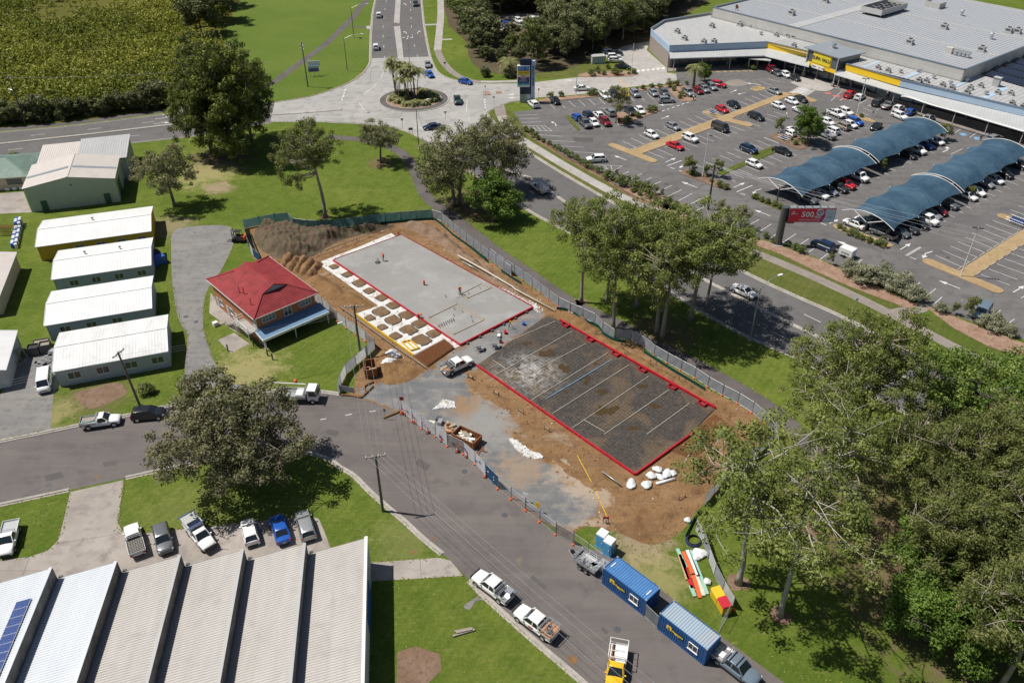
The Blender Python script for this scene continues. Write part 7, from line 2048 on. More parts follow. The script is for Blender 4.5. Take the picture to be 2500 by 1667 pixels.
def wheelie(r_,x,y,a,lid,body,label,s=1.0):
 t = thing('waste_bin',label,'bin',Q(r_,x,y),R(a)); t.scale = (s,s,s)
 b = MB(); b.box((0,0,.75),(1.35,1.05,1.1),0,0,1.08); b.build('body',M[body],t)
 b = MB(); b.add([(-.75,-.6,1.32),(.75,-.6,1.32),(.75,.6,1.32),(-.75,.6,1.32),(-.7,-.45,1.5),(.7,-.45,1.5),(.7,.45,1.58),(-.7,.45,1.58)],[(4,5,6,7),(0,1,5,4),(1,2,6,5),(2,3,7,6),(3,0,4,7)]); b.build('lid',M[lid],t)
 for sx in (-.5,.5):
  for sy in (-.4,.4):
   MB().tube([(sx,sy - .04,.1),(sx,sy + .04,.1)],.1,10).build('wheel',M['rubber'],t)
wheelie(33,1680,1000,-75,'yellow','yellow','yellow waste bin with a yellow lid beside the fence'); wheelie(33,1722,1070,-75,'red','yellow','waste bin with a red lid beside the fence')
BRD = thing('board_stack','row of green red and orange painted boards laid on the grass','boards',Q(33,1410,650))
for x0,y0,x1,y1,m in ((1410,650,1470,780,'wc_green'),(1440,720,1515,920,'red'),(1500,900,1530,975,'wc_green'),(1450,670,1520,830,'orange'),(1515,820,1565,985,'orange'),(1478,660,1555,840,'bag'),(1545,830,1590,970,'pvc'),(1500,660,1615,960,'wc_green'),(1425,690,1480,860,'timber')):
 M.setdefault('wc_green',plain('pale_green_paint',(0.30,0.50,0.40),0.6))
 a,c = PL(33,x0,y0,x1,y1,z=.12); b = MB(); b.beam(a,c,.42,.14); world_part(b,'board',M[m],BRD)
for x,y in ((1490,915),(1465,830)):
 a,c = PL(33,x,y,x + 110,y + 35,z=.03); b = MB(); b.beam(a,c,.12,.06); world_part(b,'bearer',M['timber'],BRD)
for i,(x,y,m,lab) in enumerate(((1560,690,'bag','heap of white plastic sheeting beside the timber boards'),(1540,720,'bag','round white tub lid among the plastic sheeting'),(1615,880,'bag','white box lying beside the board stack'),(1480,460,'bag','white bag at the corner of the silt fence'))):
 o = tag(link('plastic_heap',BAG[i % 3],None,Q(33,x,y),i),lab,'rubbish'); o.scale = (1.5,1.5,.7) if i < 1 else (.8,.8,.6)
t = thing('hose_coil','black and purple coil of pipe beside the white fence','pipe coil',Q(33,1520,600))
for k in range(6):
 b = MB(); b.tube([(math.cos(a) * (.95 - .04 * k),math.sin(a) * (.95 - .04 * k),.08 + .06 * k) for a in [2 * math.pi * j / 20 for j in range(21)]],.045,5,0,False); b.build('coil',M['black' if k % 3 else 'ink_blue'],t)
t = thing('tap_stand','red hydrant stand with a hose on the earth','tap stand',Q(33,920,470))
b = MB(); b.beam((-.3,0,0),(-.3,0,1.1),.08); b.beam((.3,0,0),(.3,0,1.1),.08); b.box((0,0,.8),(.7,.06,.35)); b.build('frame',M['red'],t); b = MB(); b.cyl((0,-.2,0),.1,.8,8); b.build('pipe',M['steel'],t)
t = thing('cage_trailer','grey caged tandem trailer parked before the blue container','trailer',Q(33,800,770),frame(Q(33,880,770),Q(33,715,660))[0])
b = MB(); b.box((0,0,.62),(3.0,1.7,.08)); b.build('deck',M['steel'],t)
for s in (-1,1):
 b = MB(); b.box((0,s * .85,.82),(3.0,.05,.35)); b.build('side',M['steel'],t)
 b = MB(); b.box((s * 1.5,0,.82),(.05,1.7,.35)); b.build('end_board',M['steel'],t)
b = MB()
for x in (-1.5,-.5,.5,1.5):
 for s in (-1,1):
  b.beam((x,s * .85,1),(x,s * .85,1.65),.05)
for s in (-1,1):
 for z in (1.3,1.65):
  b.beam((-1.5,s * .85,z),(1.5,s * .85,z),.05); b.beam((s * 1.5,-.85,z),(s * 1.5,.85,z),.05)
b.build('cage',M['alu'],t)
b = MB(); b.beam((1.5,-.6,.55),(2.9,0,.55),.09); b.beam((1.5,.6,.55),(2.9,0,.55),.09); b.build('drawbar',M['steel'],t)
b = MB(); b.tube([(2.3,-.1,.75),(2.3,.1,.75)],.3,14); b.build('spare_wheel',M['rubber'],t)
for x in (-.45,.4):
 for s in (-1,1):
  b = MB(); b.tube([(x,s * .92,.33),(x,s * 1.12,.33)],.33,16); w_ = b.build('wheel',M['rubber'],t); MB().tube([(x,s * 1.1,.33),(x,s * 1.13,.33)],.19,12).build('rim',M['steel'],w_)
for k in range(7):
 b = MB(); b.box((random.uniform(-1.1,1.1),random.uniform(-.5,.5),.78),(random.uniform(.5,1.2),random.uniform(.3,.6),.12),random.uniform(0,3)); b.build('load',M['cloth_grey' if k % 2 else 'steel'],t)
t = thing('water_cube','white caged water container between trailer and blue container','water container',Q(33,905,790),R(-38)); MB().box((0,0,.6),(1.0,1.0,.95)).build('tank',M['bag'],t)
b = MB()
for k in range(5):
 b.box((0,0,.2 + k * .22),(1.08,1.08,.03));
b.build('cage',M['alu'],t); MB().box((0,0,.06),(1.1,1.1,.12)).build('pallet',M['timber'],t)
def inpoly(poly,x,y):
 return inside([(p.x,p.y) for p in poly],x,y)
rs_ = random.Random(31)
for k,poly in enumerate(RUB):
 b = MB(); xs = [p.x for p in poly]; ys = [p.y for p in poly]; n = 0
 cx,cy = sum(xs) / len(xs),sum(ys) / len(ys)
 for q in range(4000):
  x,y = rs_.uniform(min(xs),max(xs)),rs_.uniform(min(ys),max(ys))
  if inpoly(poly,x,y) and n < 420:
   n += 1; s = rs_.uniform(.06,.30)
   b.box((x,y,s * .3),(s * rs_.uniform(.7,1.6),s,s * rs_.uniform(.4,.9)),rs_.uniform(0,3),0,rs_.uniform(.5,.95))
 stuff(b.build('pale_rubble',M['white_sheet']),'pale broken rubble %s' % ('along the gravel yard edge','at the site entrance','beside the earth below the dark bed','between slab corner and drain pipe')[k],'rubble')
b = MB(); n = 0; sp = [(p.x,p.y) for p in site]; xs = [p[0] for p in sp]; ys = [p[1] for p in sp]; avoid = [[(p.x,p.y) for p in sl],[(p.x,p.y) for p in dk],[(p.x,p.y) for p in blue]]
for q in range(9000):
 x,y = rs_.uniform(min(xs),max(xs)),rs_.uniform(min(ys),max(ys))
 if inside(sp,x,y) and not inside(avoid[0],x,y) and not inside(avoid[1],x,y) and not inside(avoid[2],x,y):
  s = .05 + .16 * rs_.random() ** 3; b.box((x,y,.012 + s * .3),(s * 1.4,s,s * .7),rs_.uniform(0,3),int(rs_.random() < .12),.7)
stuff(b.build('earth_clods',[M['clay'],M['white_sheet']]),'clods and small stones strewn over the bare earth','clods')
# ================================================================ SAILS, SIGNS, POLES
M['sail'] = plain('blue_shade_sail',(0.045,0.125,0.225),0.6,spec=0.4,var=0.22,vs=0.25)
nt = NT('blue_sail_cloth'); p = nt.pos(True)
c = nt.mix(nt.ramp(nt.noise(p,0.22,5,0.6,0.4),[(0.35,0.0),(0.65,1.0)]),(0.027,0.066,0.110),(0.058,0.115,0.168))
nt.col(c).set(0.55,spec=0.35)
wv = nt.noise(nt.pos(True,(1.0,0.16,1.0)),1.3,5,0.65,0.8); nt.bump(wv,0.28)
M['sail'] = nt.m
def sail(label,O,D,ribs_list,W,flip=1):
 rz = math.atan2(D.y,D.x)
 t = thing('shade_sail',label,'shade sail',(O.x,O.y,0),rz)
 hw = W / 2
 for ribs in ribs_list:
  for i,(s0,s1) in enumerate(zip(ribs[:-1],ribs[1:])):
   nu,nv = 12,18; vs = []
   for a in range(nu + 1):
    u = a / nu; s = s0 + (s1 - s0) * u; k = math.sin(math.pi * u)
    for b_ in range(nv + 1):
     v = -1 + 2 * b_ / nv
     y = hw + v * hw * (1 - 0.16 * k)
     z = 2.85 + 1.6 * (1 - v * v) - 0.30 * k * (1 - 0.45 * v * v)
     vs.append((s,y,z))
   fs = [(a * (nv + 1) + b_,(a + 1) * (nv + 1) + b_,(a + 1) * (nv + 1) + b_ + 1,a * (nv + 1) + b_ + 1) for a in range(nu) for b_ in range(nv)]
   MB().add(vs,fs).build('membrane',M['sail'],t,True)
  for i,s in enumerate(ribs):
   b = MB(); b.tube([(s,hw + v * hw * 1.03,2.85 + 1.6 * (1 - v * v) - (0.16 if 0 < i < len(ribs) - 1 else -0.05)) for v in [-1 + 2 * k / 16 for k in range(17)]],0.065,6); rb_ = b.build('rib',M['white'],t)
   b = MB(); b.cyl((s,hw,0),0.16,2.6,10); b.build('post',M['dark_steel'],t)
   b = MB()
   for sg in (-1,1):
    b.tube([(s,hw,2.4),(s,hw + sg * hw * .55,3.85)],0.07,6)
   b.build('strut',M['white'],rb_)
 return t
O1 = Vector((59.0,152.8,0)); D1 = Vector((0.786,0.618,0))
sail('blue barrel shade sail over the parked cars behind the red billboard',O1 - D1 * 0.5,D1,([0.5,10.0,19.0,27.3],[28.4,36.5,44.3,51.0,57.5]),10.9)
O2 = Vector((72.0,138.1,0)); D2 = Vector((0.776,0.631,0))
sail('blue barrel shade sail over cars nearer the right edge',O2 - D2 * 0.2,D2,([0.2,9.3,17.8,26.2],[27.2,35.6,43.6,51.0,58.0]),10.8)
c = Q(13,245,700)
t = thing('tower_sign','tall navy and pale blue shop tower sign beside the entry road','sign',c,R(2))
M['sign_navy'] = plain('sign_navy',(0.012,0.025,0.065),0.35,var=0.1); M['sign_pale'] = plain('sign_pale_blue',(0.42,0.55,0.72),0.4,var=0.08)
M['sign_slat'] = plain('sign_blue_grey',(0.22,0.33,0.45),0.45)
b = MB(); b.box((-.55,0,6.9),(3.0,.8,9.2)); b.build('column',M['sign_navy'],t)
b = MB(); b.box((-.55,.0,1.15),(3.0,.78,2.3)); b.build('base',M['sign_slat'],t)
for k in range(9):
 b = MB(); b.box((-.55,-.42,.25 + k * .25),(3.0,.06,.09)); b.build('slat',M['alu'],t)
b = MB(); b.box((1.45,.05,5.5),(.95,.9,11.0)); b.build('blade',M['sign_pale'],t)
text('BALLINA CENTRAL',.62,'ink_blue',t,(1.45,-.42,7.2),(R(90),R(-90),0),bold=.02)
b = MB(); b.box((-1.1,-.15,7.1),(3.3,1.0,5.6)); b.build('cabinet',M['white'],t)
z = 9.75
M['ink_cyan'] = plain('cyan_ink',(0.05,0.42,0.42),.5,var=0); M['ink_sky'] = plain('sky_ink',(.35,.6,.85),.5,var=0); M['ink_mid'] = plain('mid_blue_ink',(.03,.10,.38),.5,var=0)
for h,m,tx,tm,sz in ((1.15,'ink_mid','BIG W','ink_sky',1.15),(1.15,'ink_yellow','SUPA VALU','ink',.5),(.42,'ink_white','~oooooo oo','ink_blue',.3),(.42,'ink_red','~ooooo oooo','ink_white',.3),(.42,'ink_blue','~oo oooooo','ink_white',.26),(.45,'sign_navy','~ooo oooooo ooo','ink_white',.26),(.5,'ink_mid','~o','ink_white',.3),(.42,'ink_cyan','~oooo','ink_white',.26)):
 b = MB(); b.box((-1.1,-.67,z - h / 2),(3.0,.05,h - .04)); b.build('sign_panel',M[m],t)
 text(tx,sz,tm,t,(-1.1,-.72,z - h / 2),bold=.012 if sz > 1 else 0); z -= h
c = Q(24,275,552)
t = thing('billboard','red and white roadside billboard on a thick black column','billboard',c,R(0))
b = MB(); b.tube([(0,0,0),(0,0,7.9)],[.72,.62],18); b.build('column',M['dark_steel'],t,True,40)
b = MB(); b.cyl((0,0,0),1.15,.2,20); b.build('footing',M['concrete'],t)
b = MB(); b.box((4.95,-.25,6.55),(8.6,1.1,2.75)); b.build('box',M['dark_steel'],t)
b = MB(); b.box((.8,0,6.6),(1.4,.7,1.0)); b.build('bracket',M['dark_steel'],t)
M['bb_red'] = plain('billboard_red',(.74,.02,.075),.45,var=.08); M['bb_pink'] = plain('billboard_magenta',(.62,.02,.20),.45,var=.05); M['bb_pale'] = plain('billboard_pale',(.55,.68,.80),.45,var=.05)
b = MB(); b.box((4.95,-.83,6.55),(8.4,.05,2.55)); b.build('poster',M['bb_red'],t)
b = MB(); b.add([(6.5,-.865,5.3),(9.13,-.865,5.3),(9.13,-.865,7.8),(6.9,-.865,7.8),(6.75,-.865,6.9)],[(0,1,2,3,4)]); b.build('poster_panel',M['bb_pink'],t)
b = MB(); b.add([(7.05,-.875,5.3),(9.13,-.875,5.3),(9.13,-.875,7.8),(7.35,-.875,7.8),(7.3,-.875,7.2),(7.4,-.875,6.4)],[(0,1,2,3,4,5)]); b.build('poster_panel',M['bb_pale'],t)
text('500',1.55,'ink_white',t,(4.1,-.88,6.75),bold=.03); text('Mbps',.62,'ink_white',t,(6.0,-.885,6.25),bold=.01)
b = MB(); b.tube([(6.35,-.87,7.15),(6.35,-.89,7.15)],.72,24); b.build('price_disc',M['bb_pale'],t); text('$79',.62,'ink_red',t,(6.35,-.91,7.3),bold=.015); text('~ooo',.24,'ink_red',t,(6.35,-.91,6.9))
text('~ooo',.36,'ink_white',t,(1.5,-.88,7.25),bold=.01); text('~oooo o',.36,'ink_white',t,(1.7,-.88,6.9),bold=.01); text('(  )',.55,'ink_red',t,(8.25,-.89,6.9)); text('~oo oooo',.26,'ink_blue',t,(8.25,-.89,6.2))
b = MB(); b.box((4.6,-.87,5.75),(3.9,.01,.05)); b.box((4.6,-.87,5.6),(3.9,.01,.05)); b.build('small_print',M['ink_white'],t)
for k in range(6):
 b = MB(); b.box((1.4 + k * 1.42,-.25,7.98),(1.1,.9,.08)); b.build('walkway_grate',M['steel'],t)
b = MB(); b.box((1.3,-.3,5.0),(1.3,.8,.35)); b.build('service_box',M['rust'],t)
M['pole_green'] = plain('dark_olive_pole',(.055,.07,.055),.7)
def power_pole(label,pos,H,arm_rz=0.0,arms=((0.3,2.4),),lamp=None,lean=(0,0),m='pole_wood',r=.17):
 t = thing('power_pole',label,'power pole',pos)
 t.rotation_euler = (lean[0],lean[1],0)
 b = MB(); b.tube([(0,0,0),(0,0,H)],[r * 1.15,r * .75],10); b.build('pole',M[m],t,True,40)
 for dz,L in arms:
  c,s = math.cos(arm_rz),math.sin(arm_rz); z = H - dz
  b = MB(); b.beam((-c * L / 2,-s * L / 2,z),(c * L / 2,s * L / 2,z),.12,.14); a_ = b.build('crossarm',M['old_timber'],t)
  for k in range(4):
   f = -.46 + .307 * k
   b = MB(); b.cyl((c * L * f,s * L * f,z + .07),.05,.2,8); b.cyl((c * L * f,s * L * f,z + .2),.07,.06,8); b.build('insulator',M['white'],a_)
  b = MB(); b.beam((c * .7,s * .7,z),(0,0,z - .6),.05); b.beam((-c * .7,-s * .7,z),(0,0,z - .6),.05); b.build('brace',M['steel'],a_)
 if lamp:
  dx,dy,z,L = lamp
  b = MB(); b.tube([(0,0,z),(dx * L * .5,dy * L * .5,z + .5),(dx * L,dy * L,z + .6)],.04,6); l_ = b.build('lamp_arm',M['alu'],t)
  b = MB(); b.box((dx * (L + .3),dy * (L + .3),z + .58),(.75,.3,.14),math.atan2(dy,dx)); b.build('lamp_head',M['white'],l_)
 return t
w1,w2,w3 = Q(21,955,1370),Q(22,925,1030),Q(32,937,692)
power_pole('timber power pole on the verge before the white sheds',w1,9.5,R(70),((.25,2.2),),None,(0,R(-3)))
power_pole('timber power pole with a street lamp beside the brick house fence',w2,9.3,R(8),((.25,2.9),),(-.85,-.5,6.4,2.2))
power_pole('timber power pole with a crossarm on the street verge',w3,9.3,R(14),((.15,2.4),))
t4 = Q(12,425,595); power_pole('tall timber power pole beside the field sign',t4,12.3,R(60),((.6,2.2),(1.6,1.8)),(.9,-.2,7.0,1.4))
w5 = Q(13,1480,1432); power_pole('dark power pole standing at the car park edge',w5,9.8,R(-35),((.3,2.0),(1.1,1.6)),None,(0,0),'pole_green',.2)
w6 = Q(11,172,845); power_pole('timber power pole before the marsh thicket',w6,12.0,R(80),((.3,2.0),),(-.7,.3,8.0,1.5))
def wire(a,c,sag,label,r=.012,n=14,group=None):
 pts = [a.lerp(c,k / n) - Vector((0,0,sag * 4 * (k / n) * (1 - k / n))) for k in range(n + 1)]
 b = MB(); b.tube(pts,r,4,0,False); b.v = [(x - a.x,y - a.y,z - a.z) for x,y,z in b.v]
 tag(b.build('power_line',M['alu'],None,loc=a),label,'power line',group)
def arm_pts(p,H,rz,L,dz):
 c,s = math.cos(rz),math.sin(rz)
 return [Vector((p.x + c * L * f,p.y + s * L * f,H - dz + .3)) for f in (-.46,-.153,.153,.46)]
A2_,A3_ = arm_pts(w2,9.3,R(8),2.9,.25),arm_pts(w3,9.3,R(14),2.4,.15)
for i,(a,c) in enumerate(zip(A2_,A3_)):
 wire(a,c,.5,'overhead wire between the fence pole and the verge pole',.016,group='wires over the street bend')
end = G(1590,1750,8.5)
for i,a in enumerate(A3_):
 wire(a,Vector((30 - 4 + i * .8,24 + i * .55,9.0)),.8,'overhead wire running from the verge pole along the street',.016,group='wires along the street')
for i,z in enumerate((9.0,8.6,8.2)):
 wire(Vector((w1.x,w1.y,z)),Vector((w2.x,w2.y,z - .1)),.6,'service wire from the shed pole to the fence pole',.014,group='wires before the brick house')
 wire(Vector((w1.x,w1.y,z)),Vector((w1.x - 45,w1.y - 16,z)),.8,'service wire from the shed pole to the left edge',.014,group='wires at the left edge')
for i in range(4):
 wire(Vector((w5.x + .3 * i,w5.y - .2 * i,9.6 - .3 * (i % 2))),Vector((w5.x + 62 + i * 1.0,w5.y - 40 - i * 1.6,10.4 - 1.1 * i)),1.0,'overhead wire from the car park pole towards the right edge',.013,group='wires over the car park edge')
wire(Vector((w6.x,w6.y,11.6)),Vector((w6.x + 62,w6.y + 12,12.0)),1.2,'overhead wire along the marsh edge',.02)
def lamp_pole(label,pos,H,arms,kind='street',m='steel',r=.09):
 t = thing('street_lamp' if kind == 'street' else 'car_park_lamp',label,'lamp',pos)
 b = MB(); b.tube([(0,0,0),(0,0,H)],[r * 1.25,r * .75],10); b.build('pole',M[m],t,True,40)
 for dx,dy,L,up in arms:
  b = MB(); b.tube([(0,0,H - .3),(dx * L * .45,dy * L * .45,H + up * .7),(dx * L,dy * L,H + up)],.05,6); a_ = b.build('lamp_arm',M['alu'],t)
  b = MB(); b.box((dx * (L + .3),dy * (L + .3),H + up),(.8,.36,.16),math.atan2(dy,dx)); b.build('lamp_head',M['white' if kind == 'street' else 'dark_steel'],a_)
 b = MB(); b.box((0,0,.06),(.5,.5,.12)); b.build('base',M['concrete'],t)
lamp_pole('street lamp with a long arm farther up the north road',Q(12,740,260),9.6,((1,.15,5.0,.9),),m='pole_green')
lamp_pole('street lamp with a long arm nearer the roundabout',Q(12,695,488),9.6,((1,.1,5.0,.9),),m='pole_green')
lamp_pole('dark street lamp between lawn and roundabout',Q(12,1183,1012),9.4,((.8,.6,3.0,1.6),),m='pole_green')
lamp_pole('grey street lamp on the main road verge below the gum trees',Q(24,85,1205),9.6,((.9,.42,3.2,1.6),))
lamp_pole('four headed lamp behind the roundabout palms',Q(12,1122,475),9.0,((1,0,.9,.1),(-1,0,.9,.1),(0,1,.9,.1),(0,-1,.9,.1)))
lamp_pole('white car park lamp near the long tan strip end',Q(24,1525,770),9.7,((.7,-.3,.35,.0),(-.7,.3,.35,.0)),'park','white')
lamp_pole('white car park lamp before the shop entrance',Q(14,815,795),9.7,((.7,-.3,.35,.0),(-.7,.3,.35,.0)),'park','white')
lamp_pole('white car park lamp in the planted island',Q(13,1442,1212),9.7,((.7,-.3,.35,.0),),'park','white')
lamp_pole('thin white pole at the service yard corner',Q(13,955,512),9.0,(),'park','white',.07)
lamp_pole('thin grey lamp pole in the entry road bed',Q(13,577,655),8.0,(),'park','steel',.07)
def sign_post(label,r_,x,y,h,w_,hh,m,rz=0.0,tri=False,two=False):
 t = thing('road_sign',label,'sign',Q(r_,x,y),rz)
 for s in ((-.4,.4) if two else (0,)):
  b = MB(); b.cyl((s * w_,0,0),.04,h,6); b.build('post',M['steel'],t)
 b = MB()
 if tri:
  b.add([(-w_ / 2,-.05,h),(w_ / 2,-.05,h),(0,-.05,h - hh),(-w_ / 2,-.02,h),(w_ / 2,-.02,h),(0,-.02,h - hh)],[(2,1,0),(3,4,5),(0,1,4,3),(1,2,5,4),(2,0,3,5)])
 else:
  b.box((0,-.05,h - hh / 2),(w_,.04,hh))
 b.build('plate',M[m],t)
 return t
sign_post('give way sign before the roundabout, near the dark street lamp',12,1073,880,2.6,.9,.8,'steel',0,True)
sign_post('give way sign beside the paperbark trees',12,1367,830,2.6,.9,.8,'steel',0,True)
sign_post('give way sign on the path side of the north road',12,1363,480,2.4,.9,.8,'dark_steel',0,True)
sign_post('grey directional sign on two posts behind the small dark tree',12,1132,955,3.0,1.0,.6,'dark_steel',R(10),False,True)
sign_post('small sign at the entry road splitter',12,1697,735,3.0,.5,.5,'steel')
sign_post('small keep left sign at the splitter island',12,1638,650,2.6,.4,.5,'steel')
sign_post('small sign post beside the tower sign',13,322,670,2.6,.4,.5,'steel')
sign_post('red menu sign standing in the service road bed',13,860,518,1.6,.8,1.5,'red')
sign_post('small white sign on the verge of the main road',24,790,1025,3.2,.5,.6,'white')
sign_post('yellow warning sign at the site gate',33,455,400,1.8,.5,.9,'yellow',R(-30))
sign_post('white notice at the site gate',33,372,330,1.6,.7,.7,'white',R(-30))
sign_post('round stop sign at the start of the banner fence',22,1212,1400,2.4,.6,.6,'ink_red')
sign_post('grey notice board on the entrance fence corner',22,835,1290,1.4,2.4,1.0,'cloth_grey',R(-15),False,True)
sign_post('small grey sign beside the site entrance posts',22,1095,1465,2.0,.3,.5,'old_timber')
sign_post('give way sign by the zebra crossing lamp',14,915,825,2.4,.6,.6,'dark_steel',0,True)
sign_post('small sign on the blue path crossing of the field',12,785,275,.8,.9,.4,'blue')
t = thing('field_sign','white and purple estate sign board on the north lawn','sign',Q(12,470,525),R(12))
M['purple'] = plain('purple_print',(.14,.09,.32),.5)
b = MB(); b.box((0,0,1.9),(3.0,.1,1.0)); b.build('board',M['purple'],t); b = MB(); b.box((0,.02,2.75),(3.0,.1,.7)); b.build('board',M['sign_pale'],t); b = MB(); b.box((.3,1.2,3.4),(3.4,.1,1.5)); b.build('board',M['white'],t)
for s in (-1.2,0,1.4):
 MB().cyl((s,0,0),.06,3.0,6).build('post',M['steel'],t)
c = Q(13,725,430); t = thing('utility_cabinet','pale green utility cabinet beside the service yard','cabinet',c,R(12))
MB().box((0,0,1.05),(4.2,2.4,2.1)).build('body',M['wall_green'],t); MB().box((0,0,2.17),(4.4,2.6,.14)).build('lid',M['roof_grey2'],t)
for k in range(3):
 MB().box((-1.3 + 1.3 * k,-1.22,1.0),(1.1,.05,1.8)).build('door',M['wall_blue'],t)
TRm = MB(); TRm.add([(-.45,-.28,.95),(.45,-.25,.85),(.45,.25,.85),(-.45,.28,.95),(-.3,-.2,.45),(.4,-.18,.45),(.4,.18,.45),(-.3,.2,.45)],[(0,1,5,4),(1,2,6,5),(2,3,7,6),(3,0,4,7),(4,5,6,7)]); TRb = TRm.mesh('basket',M['blue'])
TRf = MB(); TRf.beam((-.5,-.25,1.05),(-.5,.25,1.05),.05)
for s in (-1,1):
 TRf.beam((-.45,s * .22,.12),(.4,s * .22,.12),.04); TRf.beam((-.45,s * .22,.12),(-.5,s * .25,1.05),.04); TRf.box((-.42,s * .22,.06),(.14,.05,.12)); TRf.box((.4,s * .2,.06),(.14,.05,.12))
TRf = TRf.mesh('frame',M['alu'])
def trolley_bay(label,r_,x,y,rz,n,rows=2,z=.13):
 p = Q(r_,x,y); t = thing('trolley_bay',label,'trolley bay',(p.x,p.y,z),rz)
 b = MB(); L = n * .32 + 2.2; W = rows * .75 + .3
 for s in (-1,1):
  for zz in (.5,1.0):
   b.tube([(-L / 2,s * W / 2,zz),(L / 2,s * W / 2,zz)],.03,6)
  for k in range(4):
   b.tube([(-L / 2 + L * k / 3,s * W / 2,0),(-L / 2 + L * k / 3,s * W / 2,1.0)],.03,6)
 b.build('rail',M['alu'],t)
 for j in range(rows):
  for i in range(n):
   q = Vector((-n * .16 + i * .32,(j - (rows - 1) / 2) * .75,0)); q.rotate(Matrix.Rotation(rz,3,'Z'))
   tt = thing('shopping_trolley','blue shopping trolley nested in the bay %s' % label.split(' ',2)[2],'trolley',(p.x + q.x,p.y + q.y,z),rz,'trolleys in the bay ' + label.split(' ',2)[2]); link('basket',TRb,tt); link('frame',TRf,tt)
sd_ = frame(Q(24,1355,625),Q(24,1535,705))[0]
trolley_bay('trolley bay on the tan strip at the right edge',24,1925,420,sd_,9,2)
trolley_bay('trolley bay under the bare young tree',14,318,962,sd_,3,1)
trolley_bay('trolley bay on the long tan strip',13,1510,787,sd_,3,1)
t = thing('drum_yard','rows of white and blue wrapped drums behind the left shed','drums',Q(21,130,200))
for i in range(16):
 p = Q(21,138 - i * 2.4,130 + i * 11) - t.location
 for k in range(2):
  b = MB(); b.cyl((p.x - .35 + .7 * k,p.y,0),.3,.9 + .5 * (i < 4),10); b.build('drum',M['blue' if (i + k) % 3 == 0 else 'bag'],t)
t = thing('scrap_rack','rusty rack of scrap frames at the left edge','scrap rack',Q(21,45,200))
for k in range(10):
 b = MB(); b.beam((-1.6 + .35 * k,-.8,0),(-1.5 + .35 * k,-.8,1.9),.06); b.beam((-1.6 + .35 * k,.9,0),(-1.5 + .35 * k,.9,1.7),.06); b.beam((-1.6 + .35 * k,-.8,1.6),(-1.5 + .35 * k,.9,1.5),.06); b.build('rack_frame',M['rust'],t)
t = thing('crate_cluster','dark steel crates beside the nearest white shed','crates',Q(21,285,1010),R(18))
for x,y,w_,h_ in ((-.9,0,1.5,1.5),(.8,.1,1.5,1.6),(0,1.5,2.2,1.2)):
 b = MB()
 for s in (-1,1):
  b.box((x + s * w_ / 2,y,h_ / 2),(.06,1.3,h_)); b.box((x,y + s * .65,h_ / 2),(w_,.06,h_))
 b.box((x,y,.1),(w_,1.3,.1)); b.build('crate',M['dark_steel'],t)
 MB().box((x,y,h_ * .75),(w_ - .2,1.1,.3)).build('load',M['black' if x < 0 else 'old_timber'],t)
t = thing('window_frames','stack of grey window frames leaning on the left shed','frames',Q(21,145,1090),R(70))
for k in range(5):
 b = MB()
 for s in (-1,1):
  b.beam((s * 1.5,.1 * k,0),(s * 1.5,.5 + .1 * k,2.0),.08); b.beam((s * .5,.1 * k,0),(s * .5,.5 + .1 * k,2.0),.06)
 b.beam((-1.5,.1 * k,.04),(1.5,.1 * k,.04),.08); b.beam((-1.5,.5 + .1 * k,2),(1.5,.5 + .1 * k,2),.08); b.build('frame',M['alu' if k % 2 else 'old_timber'],t)
blob('wheelie_bins','blue skip with a red lid beside the second shed','skip',21,1090,400,(('body','blue','b',((0,0,.8),(2.2,1.6,1.5))),('body','navy','b',((0,2.0,.8),(2.2,1.6,1.5))),('lid','ink_red','b',((0,3.4,.9),(2.0,.8,.9)))))
blob('air_unit','white box and round manhole on the lawn by the brick house','unit',21,1475,825,(('box','bag','b',((0,0,.35),(.8,.7,.7))),('cover','old_timber','c',((1.1,0,0),.55,.12,16))))
for i,(x,y) in enumerate(((1830,1030),(1865,1060),(1560,1000),(1735,965))):
 b = MB(); b.cyl((0,0,0),.11,1.3,10); tag(b.build('bollard',M['dark_steel'],None,loc=Q(21,x,y)),'dark steel post standing on the lawn below the brick house','post','posts on the lawn below the brick house')
b = MB(); b.beam((-1.2,-.2,.1),(1.2,.1,.1),.22); b.beam((-.9,.3,.1),(1.0,.3,.12),.2); b.beam((-.8,0,.25),(.9,.1,.25),.18); tag(b.build('log_heap',M['old_timber'],None,loc=Q(32,1490,1525),rz=R(12)),'few weathered logs on the lawn right of the works','logs')
# ================================================================ VEHICLES
def paint(name,c,rough=.28,metal=0.0):
 t = NT(name); t.col(c).set(rough,metal,.5); t.b.inputs['Coat Weight'].default_value = .6; t.b.inputs['Coat Roughness'].default_value = .08
 return t.m
PT = dict(white=paint('car_white',(.78,.78,.77)),silver=paint('car_silver',(.42,.43,.44),.3,.5),grey=paint('car_grey',(.16,.17,.18),.3,.4),dark=paint('car_charcoal',(.045,.048,.052),.28,.3),black=paint('car_black',(.012,.012,.014)),
          red=paint('car_red',(.52,.012,.022)),maroon=paint('car_maroon',(.20,.01,.018)),blue=paint('car_blue',(.015,.09,.40)),navy=paint('car_navy',(.010,.028,.075)),yellow=paint('car_yellow',(.75,.46,.01)),green=paint('car_green',(.05,.09,.075),.3,.3),beige=paint('car_beige',(.36,.31,.26),.3,.3),
          steelblue=paint('car_steel_blue',(.22,.29,.36),.3,.4))
M['tail'] = plain('tail_lamp',(.35,.01,.012),.25,var=0); M['head'] = plain('head_lamp',(.6,.62,.65),.12,.2,var=0)
